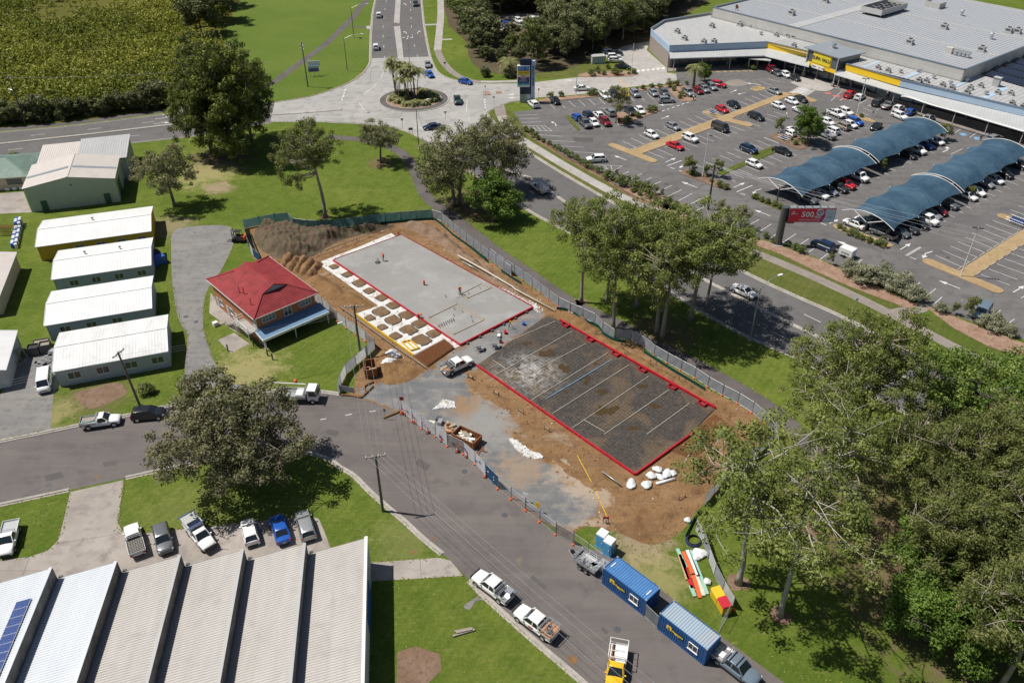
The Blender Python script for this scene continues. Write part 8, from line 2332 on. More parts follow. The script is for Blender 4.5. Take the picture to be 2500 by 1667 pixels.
SPEC = {  # L, W, H, belt, wheel r, hood z, ws base x, roof front x, roof rear x, rear base x, tail z
 'hatch': (4.15,1.74,1.48,.96,.32,.86,.98,.25,-1.45,-1.98,.96),
 'sedan': (4.70,1.80,1.46,.95,.33,.86,1.12,.35,-.95,-1.65,.99),
 'suv': (4.55,1.86,1.68,1.08,.37,1.02,1.10,.42,-1.75,-2.15,1.06),
 'wagon': (4.80,1.82,1.52,.98,.34,.90,1.15,.40,-1.95,-2.30,.98),
 'fourwd': (4.85,1.90,1.88,1.16,.40,1.12,1.20,.78,-2.15,-2.38,1.14),
 'van': (4.90,1.85,1.98,1.15,.35,1.05,2.02,1.35,-2.25,-2.40,1.15),
 'dualcab': (5.30,1.88,1.80,1.12,.39,1.05,1.30,.62,-.72,-1.00,.82),
 'singlecab': (5.20,1.82,1.74,1.08,.38,1.00,1.25,.58,-.08,-.32,.80),
}
def car_meshes(kind):
 L,W,H,zb,wr,zh,xw,xf,xr,xb,zt = SPEC[kind]
 hl,hw = L / 2,W / 2; ute = kind in ('dualcab','singlecab')
 zl = .24 if not (ute or kind == 'fourwd') else .36
 xa_f,xa_r = hl - .82,-hl + (.86 if not ute else 1.05)
 st = [(-hl,.80,.10,-.10),(-hl + .10,.93,0,-.01),(-hl + .5,.985,0,0),(xb - .05,1,0,0),(xb + .15,1,0,0),(0,1,0,0),(xw - .1,1,0,0),(xw + .1,.995,0,0),(hl - .7,.975,0,0),(hl - .25,.91,0,-.05),(hl - .06,.80,.04,-.16),(hl,.66,.12,-.30)]
 st.sort()
 vs,fs = [],[]
 for x,k,dl,dtop in st:
  if x >= xw: zt_ = zh + (zb - zh) * max(0,1 - (x - xw) / .5) * .9
  elif x > xb: zt_ = zb
  else: zt_ = zt
  if ute and x < xb - .04: zt_ = .80
  zt_ += dtop; w_ = hw * k
  half = [(0,zl + dl),(w_ * .9,zl + dl),(w_,zl + .22 + dl * .5),(w_ * 1.0,(zl + zt_) / 2 + .05),(w_ * .965,zt_ - .10),(w_ * .87,zt_ - .012),(w_ * .45,zt_ + .03),(0,zt_ + .04)]
  ring_ = half + [(-y,z) for y,z in half[-2:0:-1]]
  vs += [(x,y,z) for y,z in ring_]
 n = 14
 for i in range(len(st) - 1):
  for k in range(n):
   a,c = i * n + k,i * n + (k + 1) % n
   fs.append((a,c,c + n,a + n))
 fs.append(tuple(range(n - 1,-1,-1))); fs.append(tuple(range(len(vs) - n,len(vs))))
 B = MB().add(vs,[f[::-1] for f in fs],0)
 wb,wt = hw * .90,hw * .74
 if kind in ('van','fourwd'): wt = hw * .83
 zg = zb - .02
 cb = [(xw,wb),(xb,wb)]; ct = [(xf,wt),(xr,wt)]
 zr = H - .06
 rv = []
 for z,ins in ((zr,0.0),(H - .015,.07),(H + .01,.30)):
  x0,x1,yy = xf - ins,xr + ins,wt - ins * .9
  rv += [(x0,-yy,z),(x0,yy,z),(x1,yy,z),(x1,-yy,z)]
 B.add(rv,[(0,4,5,1),(1,5,6,2),(2,6,7,3),(3,7,4,0),(4,8,9,5),(5,9,10,6),(6,10,11,7),(7,11,8,4),(8,11,10,9)][::1],0)
 for s in (-1,1):
  B.beam((xw,s * wb,zg),(xf,s * wt,zr),.09,.07); B.beam((xb,s * wb,zg),(xr,s * wt,zr),.14,.09)
  xm_ = (xf + xr) / 2 - .05
  if (xf - xr) > 1.0: B.beam((xm_,s * wb * 1.0,zg),(xm_,s * wt * 1.0,zr),.10,.05)
  if kind in ('suv','wagon','fourwd','van'): B.beam((xr + .65,s * wb,zg),(xr + .65,s * wt,zr),.10,.05)
  B.beam((xf,s * wt,zr),(xr,s * wt,zr),.07,.07)
  for xa in (xa_f,xa_r):
   B.tube([(xa,s * (hw * .86),wr),(xa,s * (hw * .995),wr)],wr + .07,16,1)
  B.box((0,s * hw * .97,zl + .03),(L * .5,.07,.12),0,1)
 for s in (-1,1):
  B.box((s * (hl - .06),0,zl + .16),(.18,W * .70,.16),0,1)
 B.box((hl - .03,0,zh - .32),(.08,W * .5,.12),0,1)
 for s in (-1,1):
  B.box((xw - .25,s * (hw + .07),zb + .06),(.16,.18,.13),0,0)
 body = B.mesh('body',[PT['white'],M['black']],True,38)
 g = .012
 def pane(nm,q): return MB().add(q,[(0,1,2,3)]).mesh(nm,M['glass'])
 ws = pane('windscreen',[(xw - g,-wb * .97,zg + .02),(xw - g,wb * .97,zg + .02),(xf - g,wt * .97,zr),(xf - g,-wt * .97,zr)])
 rw = pane('rear_window',[(xb + g,wb * .97,zg + .02),(xb + g,-wb * .97,zg + .02),(xr + g,-wt * .97,zr),(xr + g,wt * .97,zr)])
 swl = pane('side_window',[(xw - .02,wb - g,zg),(xb + .02,wb - g,zg),(xr + .02,wt - g,zr),(xf - .02,wt - g,zr)])
 swr = pane('side_window',[(xb + .02,-wb + g,zg),(xw - .02,-wb + g,zg),(xf - .02,-wt + g,zr),(xr + .02,-wt + g,zr)])
 b = MB(); b.tube([(0,-.11,0),(0,.11,0)],wr,18); wheel = b.mesh('wheel',M['rubber'],True,40)
 b = MB(); b.tube([(0,-.118,0),(0,.118,0)],wr * .62,12); rim = b.mesh('rim',M['alu'])
 b = MB(); b.box((0,0,0),(.30,.34,.14),0,0,.8); hlm = b.mesh('headlight',M['head'])
 b = MB(); b.box((0,0,0),(.14,.30,.20)); tlm = b.mesh('tail_light',M['tail'])
 b = MB(); b.box((0,0,0),(.03,.40,.13)); plm = b.mesh('number_plate',M['white'])
 parts = [('body',body,(0,0,0)),('windscreen',ws,(0,0,0)),('rear_window',rw,(0,0,0)),('side_window',swl,(0,0,0)),('side_window',swr,(0,0,0))]
 for s in (-1,1):
  parts += [('headlight',hlm,(hl - .20,s * (hw * .74),zh - .22)),('tail_light',tlm,(-hl + .08,s * (hw * .78),(zt if not ute else .92) - .14))]
 parts.append(('number_plate',plm,(-hl - .0,0,.62)))
 wheels = [(x,s * (hw - .10),wr) for x in (xa_f,xa_r) for s in (-1,1)]
 return parts,wheels,wheel,rim
CARS = {k: car_meshes(k) for k in SPEC}
def put_car(pos,rz,kind,col,label,cat=None,group=None,name=None):
 nm = {'hatch': 'hatchback','sedan': 'sedan','suv': 'suv','wagon': 'station_wagon','fourwd': 'four_wheel_drive','van': 'van','dualcab': 'dual_cab_ute','singlecab': 'single_cab_ute'}[kind]
 t = thing(name or nm,label,cat or ('ute' if 'cab' in kind else ('van' if kind == 'van' else 'car')),(pos.x,pos.y,0.012),rz,group)
 parts,wheels,wheel,rim = CARS[kind]
 for pn,me,lo in parts:
  o = link(pn,me,t,lo)
  if pn == 'body':
   o.material_slots[0].link = 'OBJECT'; o.material_slots[0].material = PT[col]
 for w_ in wheels:
  o = link('wheel',wheel,t,w_); link('rim',rim,o)
 return t
TUBm = {}
def add_tub(t,kind,col,style='tub',load=None):
 L,W,H,zb,wr,zh,xw,xf,xr,xb,zt = SPEC[kind]
 x0,x1 = -L / 2 + .02,xb - .10; cx,ln = (x0 + x1) / 2,x1 - x0
 if style == 'tub':
  key = (kind,'tub')
  if key not in TUBm:
   b = MB()
   for s in (-1,1):
    b.box((cx,s * W * .46,.97),(ln,.1,.36));
   b.box((x0 + .04,0,.97),(.08,W * .86,.36)); b.box((x1,0,.97),(.06,W * .86,.36))
   l = MB(); l.box((cx,0,.845),(ln - .06,W * .82,.03))
   TUBm[key] = (b.mesh('tub',[PT['white']]),l.mesh('tub_liner',M['black']))
  o = link('tub',TUBm[key][0],t); o.material_slots[0].link = 'OBJECT'; o.material_slots[0].material = PT[col]
  link('tub_liner',TUBm[key][1],o)
 else:
  dm = {'tray': 'alu','wood': 'orange_ply','white': 'white'}[style]
  M.setdefault('orange_ply',plain('worn_form_ply',(.50,.24,.12),.7,var=.3))
  b = MB(); b.box((cx,0,.98),(ln,W * 1.0,.07)); o = b.build('tray',M[dm],t)
  for s in (-1,1):
   b = MB(); b.box((cx,s * W * .5,1.10),(ln,.04,.26)); b.build('drop_side',M['alu' if style != 'white' else 'white'],o)
  b = MB(); b.box((x0,0,1.10),(.04,W,.26)); b.build('tailgate',M['alu' if style != 'white' else 'white'],o)
  b = MB(); b.beam((x1 + .03,-W * .46,1.0),(x1 + .03,-W * .46,H),.06); b.beam((x1 + .03,W * .46,1.0),(x1 + .03,W * .46,H),.06); b.beam((x1 + .03,-W * .46,H),(x1 + .03,W * .46,H),.06); b.beam((x1 + .03,-W * .46,1.5),(x1 + .03,W * .46,1.5),.04); b.build('headboard',M['alu'],t)
 return x0,x1,cx,ln
def box_part(t,name,m,c,s,rz=0): return MB().box(c,s,rz).build(name,M[m],t)
def rack(t,x0,x1,W,z0,z1,m='alu'):
 b = MB()
 for s in (-1,1):
  for x in (x0,x1):
   b.beam((x,s * W / 2,z0),(x,s * W / 2,z1),.06)
  b.beam((x0,s * W / 2,z1),(x1,s * W / 2,z1),.06)
 for k in range(4):
  x = x0 + (x1 - x0) * k / 3; b.beam((x,-W / 2,z1),(x,W / 2,z1),.05)
 return b.build('ladder_rack',M[m],t)
def CAR(r_,x,y,dx,dy,kind,col,label,extra=None,zz=.65):
 p = Q(r_,x,y,zz); a,c = Q(r_,x,y),Q(r_,x + dx,y + dy)
 t = put_car(p,math.atan2(c.y - a.y,c.x - a.x),kind,col,label,None,'vehicles at the shopping centre' if r_ in (13,14,24) else 'vehicles on and beside the streets')
 if 'cab' in kind and extra is None: add_tub(t,kind,col)
 if extra: extra(t)
 return t
S1 = (92,43); S1b = (-92,-43); S0 = (45,40); S0b = (-45,-40)
CL = [
 (12,910,105,0,-60,'suv','white','white suv driving away farther up the north road'),(12,890,322,0,-60,'suv','white','white suv driving away just north of the roundabout'),(12,1160,28,0,60,'suv','green','grey green suv coming down the north road at the top edge'),
 (12,1245,440,4,30,'sedan','silver','silver sedan entering the roundabout beside the palms'),(12,1257,510,35,30,'hatch','blue','bright blue hatchback right of the roundabout palms'),(12,1503,558,60,12,'hatch','blue','blue hatchback leaving the roundabout towards the shops'),
 (12,1447,685,6,30,'dualcab','green','dark green ute circling the roundabout'),(12,1275,865,-60,8,'sedan','navy','dark navy sedan half hidden by the paperbark trees'),
 (13,620,603,60,-2,'sedan','white','white sedan on the entry road behind the tower sign'),(24,45,870,70,32,'sedan','white','white sedan on the main road under the gum trees'),
 (13,50,175,20,40,'hatch','white','white hatchback leftmost in the clearing of the wood'),(13,95,168,10,40,'hatch','blue','blue hatchback in the clearing of the wood'),(13,185,142,60,30,'suv','white','white suv beside the blue hatchback in the clearing'),(13,240,145,20,40,'hatch','grey','grey hatchback between white cars in the clearing'),(13,290,138,40,30,'suv','white','white suv rightmost in the clearing of the wood'),
 (13,805,355,50,-4,'wagon','white','white station wagon farthest back in the service yard'),(13,848,366,50,-3,'suv','dark','charcoal suv second from the back of the service yard'),(13,835,388,50,-2,'suv','white','white suv third from the back of the service yard'),(13,848,412,50,0,'suv','white','white suv next to the black sedan in the service yard'),(13,897,455,50,5,'sedan','black','black sedan at the mouth of the service yard'),
 (13,285,712,-45,-38,'suv','white','white suv parked at the foot of the tower sign'),(13,437,690,45,40,'hatch','black','black hatchback second from the tower sign'),(13,772,652,45,40,'dualcab','white','white ute parked beside the slim grey tree'),(13,835,641,45,40,'hatch','navy','navy hatchback half hidden by the slim grey tree'),(13,910,645,45,40,'hatch','yellow','yellow hatchback in the row along the entry road'),(13,980,640,45,40,'suv','silver','silver suv next to the yellow hatchback'),(13,1108,635,45,40,'hatch','silver','silver hatchback in the middle of the entry road row'),(13,1180,632,45,40,'hatch','grey','grey hatchback at the end of the entry road row'),(13,1195,685,60,-3,'suv','silver','silver suv driving along the aisle past the planted island'),
 (13,1345,632,60,45,'dualcab','silver','silver dual cab ute at the mulch island corner'),(13,1412,620,60,45,'hatch','maroon','dark red hatchback beside the silver ute'),(13,1455,608,60,45,'wagon','silver','silver station wagon behind the stout palm'),(13,1505,592,60,40,'wagon','silver','silver wagon next to the bright red suv'),(13,1550,578,50,10,'suv','red','bright red suv at the end by the shop wing'),
 (13,580,798,-45,-40,'hatch','blue','blue hatchback beside the narrow planted island'),(13,655,780,-45,-40,'hatch','navy','navy hatchback right of the blue one'),(13,730,783,-45,-40,'hatch','white','white hatchback behind the red suv'),(13,808,768,-45,-40,'suv','silver','silver suv left of the slim grey tree'),(13,945,760,45,40,'dualcab','dark','black dual cab ute right of the slim grey tree'),(13,1015,755,45,40,'hatch','white','white hatchback right of the black ute'),
 (13,640,845,45,40,'dualcab','grey','dark grey ute in front of the navy hatchback'),(13,700,838,45,40,'hatch','white','white hatchback between grey ute and red suv'),(13,778,834,45,40,'suv','maroon','dark red suv in front of the slim grey tree'),
 (13,1242,864,92,43,'hatch','silver','silver hatchback alone above the long tan strip'),(13,1095,920,92,43,'hatch','white','white hatchback near the end of the long tan strip'),(13,1577,747,92,43,'hatch','red','red hatchback beside the trolley bay'),(13,1658,716,92,43,'hatch','black','black hatchback right of the red one by the strip'),
 (13,1358,944,92,38,'suv','white','white suv below the long tan strip'),(13,1256,996,92,38,'sedan','red','red sedan below the long tan strip'),(13,1565,874,92,38,'van','dark','charcoal van parked below the long tan strip'),(13,1810,797,92,38,'wagon','black','black station wagon right of the tan cross island'),(14,283,722,92,38,'hatch','white','white hatchback below the strip near the entrance'),(14,375,692,92,38,'hatch','white','white hatchback beside the dark car near the zebra'),(14,437,678,92,38,'hatch','dark','charcoal hatchback at the strip head near the zebra'),(14,430,752,-92,-38,'suv','white','white suv behind the round green tree'),(14,255,622,92,38,'sedan','silver','silver sedan with an open door near the zebra crossing'),
 (13,715,1087,-60,3,'suv','white','white suv driving past the shrub row'),(13,1760,1020,92,38,'suv','navy','navy suv above the grassy strip'),(14,307,1032,92,30,'sedan','black','black sedan below the trolley bay'),(13,1797,1120,92,38,'hatch','white','white hatchback with a raised tailgate by the grassy strip'),
 (14,230,477,50,30,'fourwd','maroon','dark red four wheel drive under the porch'),(14,272,498,50,30,'hatch','grey','grey hatchback parked before the shop canopy'),(14,333,510,50,30,'hatch','white','white hatchback parked before the shop canopy'),(14,397,534,50,30,'hatch','dark','charcoal hatchback beside the entrance plaza'),(14,770,647,60,-30,'suv','red','red suv right of the entrance'),(14,840,662,60,-30,'hatch','white','white hatchback beside the red suv'),(14,965,704,60,-30,'fourwd','dark','charcoal four wheel drive before the canopy'),
 (14,1104,738,60,-30,'hatch','white','small white hatchback before the canopy'),(14,1110,792,92,38,'suv','white','white suv driving along the shop front'),(14,1186,764,60,-30,'hatch','blue','blue hatchback before the canopy'),(14,1312,804,60,-30,'hatch','silver','silver hatchback above the far end of the sail'),(14,1757,943,60,-20,'wagon','silver','silver wagon beside the two shoppers'),
 (14,676,778,92,38,'dualcab','white','white dual cab ute in the middle of the cluster'),(14,742,766,92,38,'suv','white','white suv nearest the car park lamp'),(14,620,832,92,38,'hatch','white','white hatchback right of the round tree'),(14,806,832,92,38,'suv','blue','blue suv at the end of the cluster'),(14,772,850,92,38,'hatch','white','white hatchback beside the blue suv'),(14,716,862,-92,-38,'suv','beige','beige suv in the lower row of the cluster'),(14,642,892,-92,-38,'suv','white','white suv in the lower row of the cluster'),(14,352,908,-92,-38,'hatch','white','white hatchback left of the round tree'),(14,392,886,-92,-38,'hatch','white','white hatchback behind the one left of the tree'),(14,478,845,-92,-38,'suv','white','white suv hidden behind the round tree'),
 (14,950,865,-50,40,'sedan','black','black sedan driving between sail and cluster'),
 (14,1362,964,92,38,'hatch','white','white hatchback under the far end of the left sail'),(14,1292,992,92,38,'hatch','blue','blue hatchback under the far half of the left sail'),(14,1232,1026,92,38,'suv','white','white suv under the middle of the left sail'),(14,1165,1054,92,38,'sedan','black','black sedan under the middle of the left sail'),(14,830,1210,92,38,'fourwd','white','white four wheel drive under the left sail'),(14,742,1260,92,38,'suv','red','red suv under the left sail'),(14,690,1282,92,38,'suv','dark','charcoal suv beside the red one under the sail'),(14,628,1304,92,38,'hatch','silver','silver hatchback under the front of the left sail'),(14,556,1324,92,38,'wagon','white','white wagon with roof rails under the left sail'),(14,482,1358,92,38,'suv','grey','dark grey suv at the open front of the left sail'),
 (14,1930,1128,92,38,'suv','dark','charcoal suv at the far end of the right sail'),(24,1820,66,92,38,'suv','black','black suv under the far half of the right sail'),(24,1762,106,92,38,'hatch','white','white hatchback under the far half of the right sail'),(24,1697,132,92,38,'hatch','silver','silver hatchback under the right sail'),(24,1636,188,92,38,'hatch','white','white hatchback right of the low tree under the sail'),(24,1578,218,92,38,'hatch','white','white hatchback left of the low tree under the sail'),(24,1440,274,92,38,'suv','grey','grey suv under the right sail'),(24,1372,318,92,38,'hatch','maroon','dark red hatchback under the right sail'),(24,1330,345,92,38,'hatch','silver','silver hatchback beside the dark red one'),(24,1296,382,92,38,'fourwd','white','white boxy four wheel drive poking from the right sail'),(24,1232,408,92,38,'suv','black','black suv beside the boxy white one'),(24,1165,438,92,38,'suv','dark','charcoal suv under the front of the right sail'),(24,1112,466,92,38,'hatch','grey','grey hatchback at the front post of the right sail'),
 (24,802,408,-92,-38,'sedan','white','white sedan at the open corner of the right sail'),(24,872,388,-92,-38,'hatch','white','white hatchback behind the white corner sedan'),(24,1000,474,-92,-38,'dualcab','grey','grey dual cab ute nearest the sail planter'),
 (24,585,557,-80,-32,'suv','navy','navy blue suv parked under the billboard shadow'),(24,1672,1012,-40,55,'fourwd','steelblue','silver blue four wheel drive at the pink mulch'),
 (21,1015,1428,60,-6,'suv','black','black suv parked at the kerb beside the power pole'),(31,1115,582,10,40,'suv','grey','grey suv with a dark sunroof in the driveway row'),(31,1706,532,-10,-40,'hatch','white','white hatchback under the edge of the tree shadow'),(32,236,812,-12,-40,'sedan','blue','blue sedan between two pale cars by the works'),(32,406,787,-12,-40,'wagon','silver','silver station wagon at the end of the works row'),
]
for a in CL:
 CAR(*a)
def trayed(style,fn=None):
 def f(t):
  kind = 'singlecab' if 'single' in t.name else 'dualcab'
  e = add_tub(t,kind,'white',style)
  if fn: fn(t,kind,*e)
 return f
def ladders(t,kind,x0,x1,cx,ln):
 rack(t,x0 + .1,1.4,1.7,1.1,2.15)
 for k in range(2):
  b = MB()
  for s in (-1,1):
   b.beam((-2.6,-.4 + .7 * k + s * .2,2.22),(1.6,-.4 + .7 * k + s * .2,2.22),.06)
  for j in range(12):
   b.beam((-2.5 + j * .35,-.6 + .7 * k,2.22),(-2.5 + j * .35,-.2 + .7 * k,2.22),.03)
  b.build('ladder',M['alu'],t)
 box_part(t,'tool_box','alu',(cx,0,1.35),(ln - .1,1.6,.6))
CAR(13,325,1280,-60,-42,'singlecab','white','white tradesman ute with ladders on the main road',trayed('white',ladders),.8)
CAR(14,1030,722,60,-30,'singlecab','grey','grey tray ute before the shop canopy',trayed('tray'))
CAR(14,606,922,-92,-38,'singlecab','silver','silver tray ute right of the round tree',trayed('tray'))
CAR(21,690,1478,60,-8,'singlecab','white','white tray ute parked at the kerb behind the black suv',trayed('tray',lambda t,k,x0,x1,cx,ln: (box_part(t,'load','old_timber',(cx,.2,1.1),(1.6,.9,.15)),box_part(t,'load','wc_green',(cx - .2,-.4,1.15),(1.8,.1,.1),.2))))
CAR(31,60,582,-10,40,'singlecab','white','white ute with an empty tray on the lawn at the left edge',trayed('white',lambda t,k,x0,x1,cx,ln: box_part(t,'tray_mat','steel',(cx,0,1.02),(ln - .15,1.6,.02))))
def webbed(t,kind,x0,x1,cx,ln):
 b = MB()
 for k in range(9):
  b.beam((x0 + ln * (k + .5) / 9,-.85,1.28),(x0 + ln * (k + .5) / 9,.85,1.28),.05,.03)
 for k in range(7):
  b.beam((x0,-.78 + k * .26,1.30),(x1,-.78 + k * .26,1.30),.05,.03)
 b.build('cargo_net',M['dark_steel'],t)
 box_part(t,'load','old_timber',(cx,0,1.12),(ln - .2,1.6,.25))
CAR(31,920,588,-10,-40,'singlecab','white','white ute with a netted tray, first in the driveway row',trayed('white',webbed))
def canopy(t,kind,x0,x1,cx,ln):
 box_part(t,'canopy','white',(cx,0,1.55),(ln,1.75,1.05)); box_part(t,'canopy_roof','roof_grey2',(cx,0,2.1),(ln + .05,1.8,.06)); box_part(t,'solar_panel','pv2',(cx + ln * .3,0,2.15),(.7,1.5,.05))
 b = MB()
 for s in (-1,1):
  b.beam((x0 + s * 0 - .1 + (ln + .2) * (s + 1) / 2,-1.1,2.2),(x0 - .1 + (ln + .2) * (s + 1) / 2,1.1,2.2),.08)
 b.build('roof_bar',M['blue'],t); box_part(t,'bull_bar','black',(2.72,0,.75),(.14,1.5,.5)); b = MB(); b.beam((2.75,.8,.8),(2.75,.8,2.3),.04); b.build('aerial',M['black'],t)
CAR(31,1365,552,34,40,'singlecab','white','white four wheel drive ute with a canopy and blue roof bars',trayed('tray',canopy),.8)
def sitetray(t,kind,x0,x1,cx,ln):
 rack(t,x0 + .05,x1,1.75,1.2,1.75); box_part(t,'load','timber',(cx - .2,.3,1.1),(1.5,.5,.15),.1); box_part(t,'tool_box','dark_steel',(x1 - .35,0,1.25),(.5,1.6,.5)); box_part(t,'load','orange_ply',(cx,-.4,1.06),(1.2,.6,.1),-.2)
CAR(22,1585,1092,60,-28,'dualcab','white','white tray ute parked on the gravel between the slabs',trayed('tray',sitetray),.8)
def streetute(t,kind,x0,x1,cx,ln):
 box_part(t,'tool_box','alu',(x0 + .5,-.35,1.3),(.8,.8,.5)); box_part(t,'compressor','dark_steel',(x1 - .3,.1,1.25),(.5,1.2,.45)); box_part(t,'bull_bar','black',(2.72,0,.75),(.14,1.5,.45))
 b = MB(); b.tube(smooth([(x0 + .3,.6,1.05),(cx,.75,1.12),(cx + .3,.2,1.08),(cx - .2,-.3,1.1)],4),.03,5); b.build('hose',M['black'],t)
CAR(33,150,905,-60,-44,'dualcab','white','white dual cab ute with an aluminium tray on the street',trayed('tray',streetute),.8)
def plyute(t,kind,x0,x1,cx,ln):
 rack(t,x0 + .05,x1,1.75,1.1,1.75,'steel'); box_part(t,'load','dark_steel',(cx - .1,.2,1.15),(.6,.5,.25),.4); box_part(t,'load','navy',(cx + .3,-.4,1.1),(.4,.3,.2)); box_part(t,'bull_bar','black',(2.72,0,.75),(.14,1.5,.45)); box_part(t,'door_decal','ink_red',(.0,.945,.85),(.6,.01,.3))
CAR(33,445,1150,-60,-44,'dualcab','white','white dual cab ute with a reddish plywood tray on the street',trayed('wood',plyute),.8)
def yellowute(t,kind,x0,x1,cx,ln):
 rack(t,x0 + .05,x1 + .1,1.85,1.1,2.0,'white'); box_part(t,'tray_mat','white',(cx,0,1.03),(ln - .1,1.7,.03)); box_part(t,'load','rust',(cx - .1,-.55,1.15),(1.7,.25,.12)); box_part(t,'load','orange',(x1 - .3,-.5,1.15),(.4,.4,.2))
CAR(33,992,1460,-8,60,'singlecab','yellow','bright yellow ute with a white tray at the bottom edge',trayed('white',yellowute),.8)
def silverute(t,kind,x0,x1,cx,ln):
 box_part(t,'load','bag',(cx + .2,-.2,1.12),(.8,.7,.15)); box_part(t,'load','pvc',(cx - .4,.2,1.08),(1.0,.8,.1),.3)
 b = MB()
 for x in (.3,-.5):
  b.beam((x,-.75,1.88),(x,.75,1.88),.08)
 b.build('roof_bar',M['black'],t)
CAR(33,1810,1445,60,46,'dualcab','steelblue','silver dual cab ute with a tray behind the containers',trayed('tray',silverute),.8)
CAR(21,302,1200,-4,40,'van','white','white delivery van between the left shed and nearest white shed',None,.9)
t = thing('car_chassis','stripped grey car chassis behind the white van','chassis',Q(21,325,1065),R(75))
b = MB()
for s in (-1,1):
 b.beam((-2,s * .45,.45),(2,s * .45,.45),.12)
for x in (-1.9,-1.2,-.4,.4,1.2,1.9):
 b.beam((x,-.75,.5),(x,.75,.5),.14)
b.build('frame',M['steel'],t)
for x in (-1.3,1.3):
 for s in (-1,1):
  MB().tube([(x,s * .7,.33),(x,s * .9,.33)],.33,14).build('wheel',M['rubber'],t)
MB().box((1.5,0,.75),(.9,.8,.5)).build('engine',M['alu'],t)
t = thing('box_trailer','white enclosed trailer behind the navy suv','trailer',Q(24,752,608,.8) * 1.0,frame(Q(24,752,608),Q(24,690,583))[0]); t.location.z = .012
MB().box((0,0,1.15),(2.6,1.7,1.3)).build('box',M['white'],t); MB().box((0,0,1.82),(2.5,1.6,.08)).build('roof',M['bag'],t)
b = MB(); b.beam((1.3,0,.5),(2.3,0,.5),.1); b.build('drawbar',M['steel'],t)
for s in (-1,1):
 MB().tube([(0,s * .8,.3),(0,s * .98,.3)],.3,14).build('wheel',M['rubber'],t)
 MB().box((0,s * .86,1.0),(1.6,.02,.35)).build('decal',M['steel'],t)
a,c = Q(22,430,1330),Q(22,600,1318); p = Q(22,500,1300,.9)
t = thing('tipper_truck','white cab over truck with a side crane tray at the kerb','truck',(p.x,p.y,.012),frame(Q(22,420,1300),Q(22,600,1302))[0])
b = MB(); vs = [(1.5,-.95,.6),(3.0,-.95,.6),(3.05,-.95,1.35),(2.75,-.9,2.35),(1.5,-.9,2.4)]
b.add([v for v in vs] + [(x,-y,z) for x,y,z in vs],[(0,1,2,3,4),(9,8,7,6,5),(1,6,7,2),(2,7,8,3),(3,8,9,4),(4,9,5,0),(0,5,6,1)]); b.build('cab',PT['white'] and M['white'],t)
MB().add([(3.055,-.8,1.4),(3.055,.8,1.4),(2.79,.78,2.25),(2.79,-.78,2.25)],[(0,1,2,3)]).build('windscreen',M['glass'],t)
for s in (-1,1):
 MB().add([(1.75,s * .965,1.4),(2.85,s * .965,1.4),(2.65,s * .925,2.15),(1.75,s * .925,2.15)],[(0,1,2,3) if s < 0 else (3,2,1,0)]).build('side_window',M['glass'],t)
MB().box((-1.0,0,.8),(4.6,.9,.25)).build('chassis',M['dark_steel'],t)
tb = MB().box((-1.0,0,1.0),(4.6,2.1,.1)).build('tray',M['steel'],t)
for s in (-1,1):
 MB().box((-1.0,s * 1.03,1.25),(4.6,.06,.45)).build('side_board',M['wall_grey'],tb)
MB().box((-3.3,0,1.25),(.06,2.1,.45)).build('tailgate',M['wall_grey'],tb); MB().box((1.3,0,1.5),(.08,2.1,.9)).build('headboard',M['steel'],tb)
MB().box((.3,0,1.3),(1.0,1.6,.5)).build('tool_box',M['white'],tb)
b = MB(); b.beam((1.1,.5,2.5),(-4.2,.9,2.45),.12); b.beam((1.1,.5,1.1),(1.1,.5,2.5),.14); b.build('crane_boom',M['white'],t)
for x in (2.2,-1.9):
 for s in (-1,1):
  b = MB(); b.tube([(x,s * .72,.42),(x,s * 1.0,.42)],.42,16); w_ = b.build('wheel',M['rubber'],t); MB().tube([(x,s * .98,.42),(x,s * 1.01,.42)],.22,12).build('rim',M['alu'],w_)
for s in (-1,1):
 MB().box((3.04,s * .7,.85),(.06,.3,.18)).build('headlight',M['head'],t); MB().box((2.9,s * 1.15,1.8),(.08,.18,.35)).build('mirror',M['black'],t)
CAR(22,95,1290,60,-6,'dualcab','silver','silver ute half hidden by the wide paperbark tree')
t = thing('forklift','dark all terrain forklift beside the blue banner fence','forklift',Q(22,90,250),R(175))
MB().box((-.4,0,.85),(1.9,1.3,.8)).build('body',M['dark_steel'],t); MB().box((-1.2,0,.95),(.6,1.3,.8)).build('counterweight',M['orange'],t); MB().box((-.2,0,1.35),(.6,.6,.35)).build('seat',M['black'],t)
b = MB()
for x in (.5,-.9):
 for s in (-1,1):
  b.beam((x,s * .55,1.2),(x * .8,s * .5,2.2),.08)
b.box((-.15,0,2.22),(1.3,1.1,.08)); b.build('canopy',M['black'],t)
b = MB()
for s in (-1,1):
 b.beam((.85,s * .4,.15),(.85,s * .4,2.6),.12); b.beam((.95,s * .35,.15),(2.1,s * .35,.15),.12,.06)
for z in (.5,1.4,2.5):
 b.beam((.85,-.4,z),(.85,.4,z),.1)
b.build('mast',M['black'],t)
for x,r2 in ((.45,.5),(-.95,.4)):
 for s in (-1,1):
  MB().tube([(x,s * .55,r2),(x,s * .85,r2)],r2,14).build('wheel',M['rubber'],t)
t = thing('power_trowel','walk behind power trowel on the wet slab','power trowel',Q(22,1042,395,.3))
b = MB(); b.cyl((0,0,.02),.5,.08,18); b.build('blade_guard',M['dark_steel'],t); MB().box((0,0,.35),(.4,.35,.4)).build('engine',M['white'],t); MB().box((0,.05,.62),(.3,.3,.15)).build('fuel_tank',M['red'],t)
b = MB(); b.tube([(.1,0,.3),(.9,.25,.9)],.03,6); b.beam((.85,.0,.9),(.95,.5,.9),.04); b.build('handle',M['steel'],t)
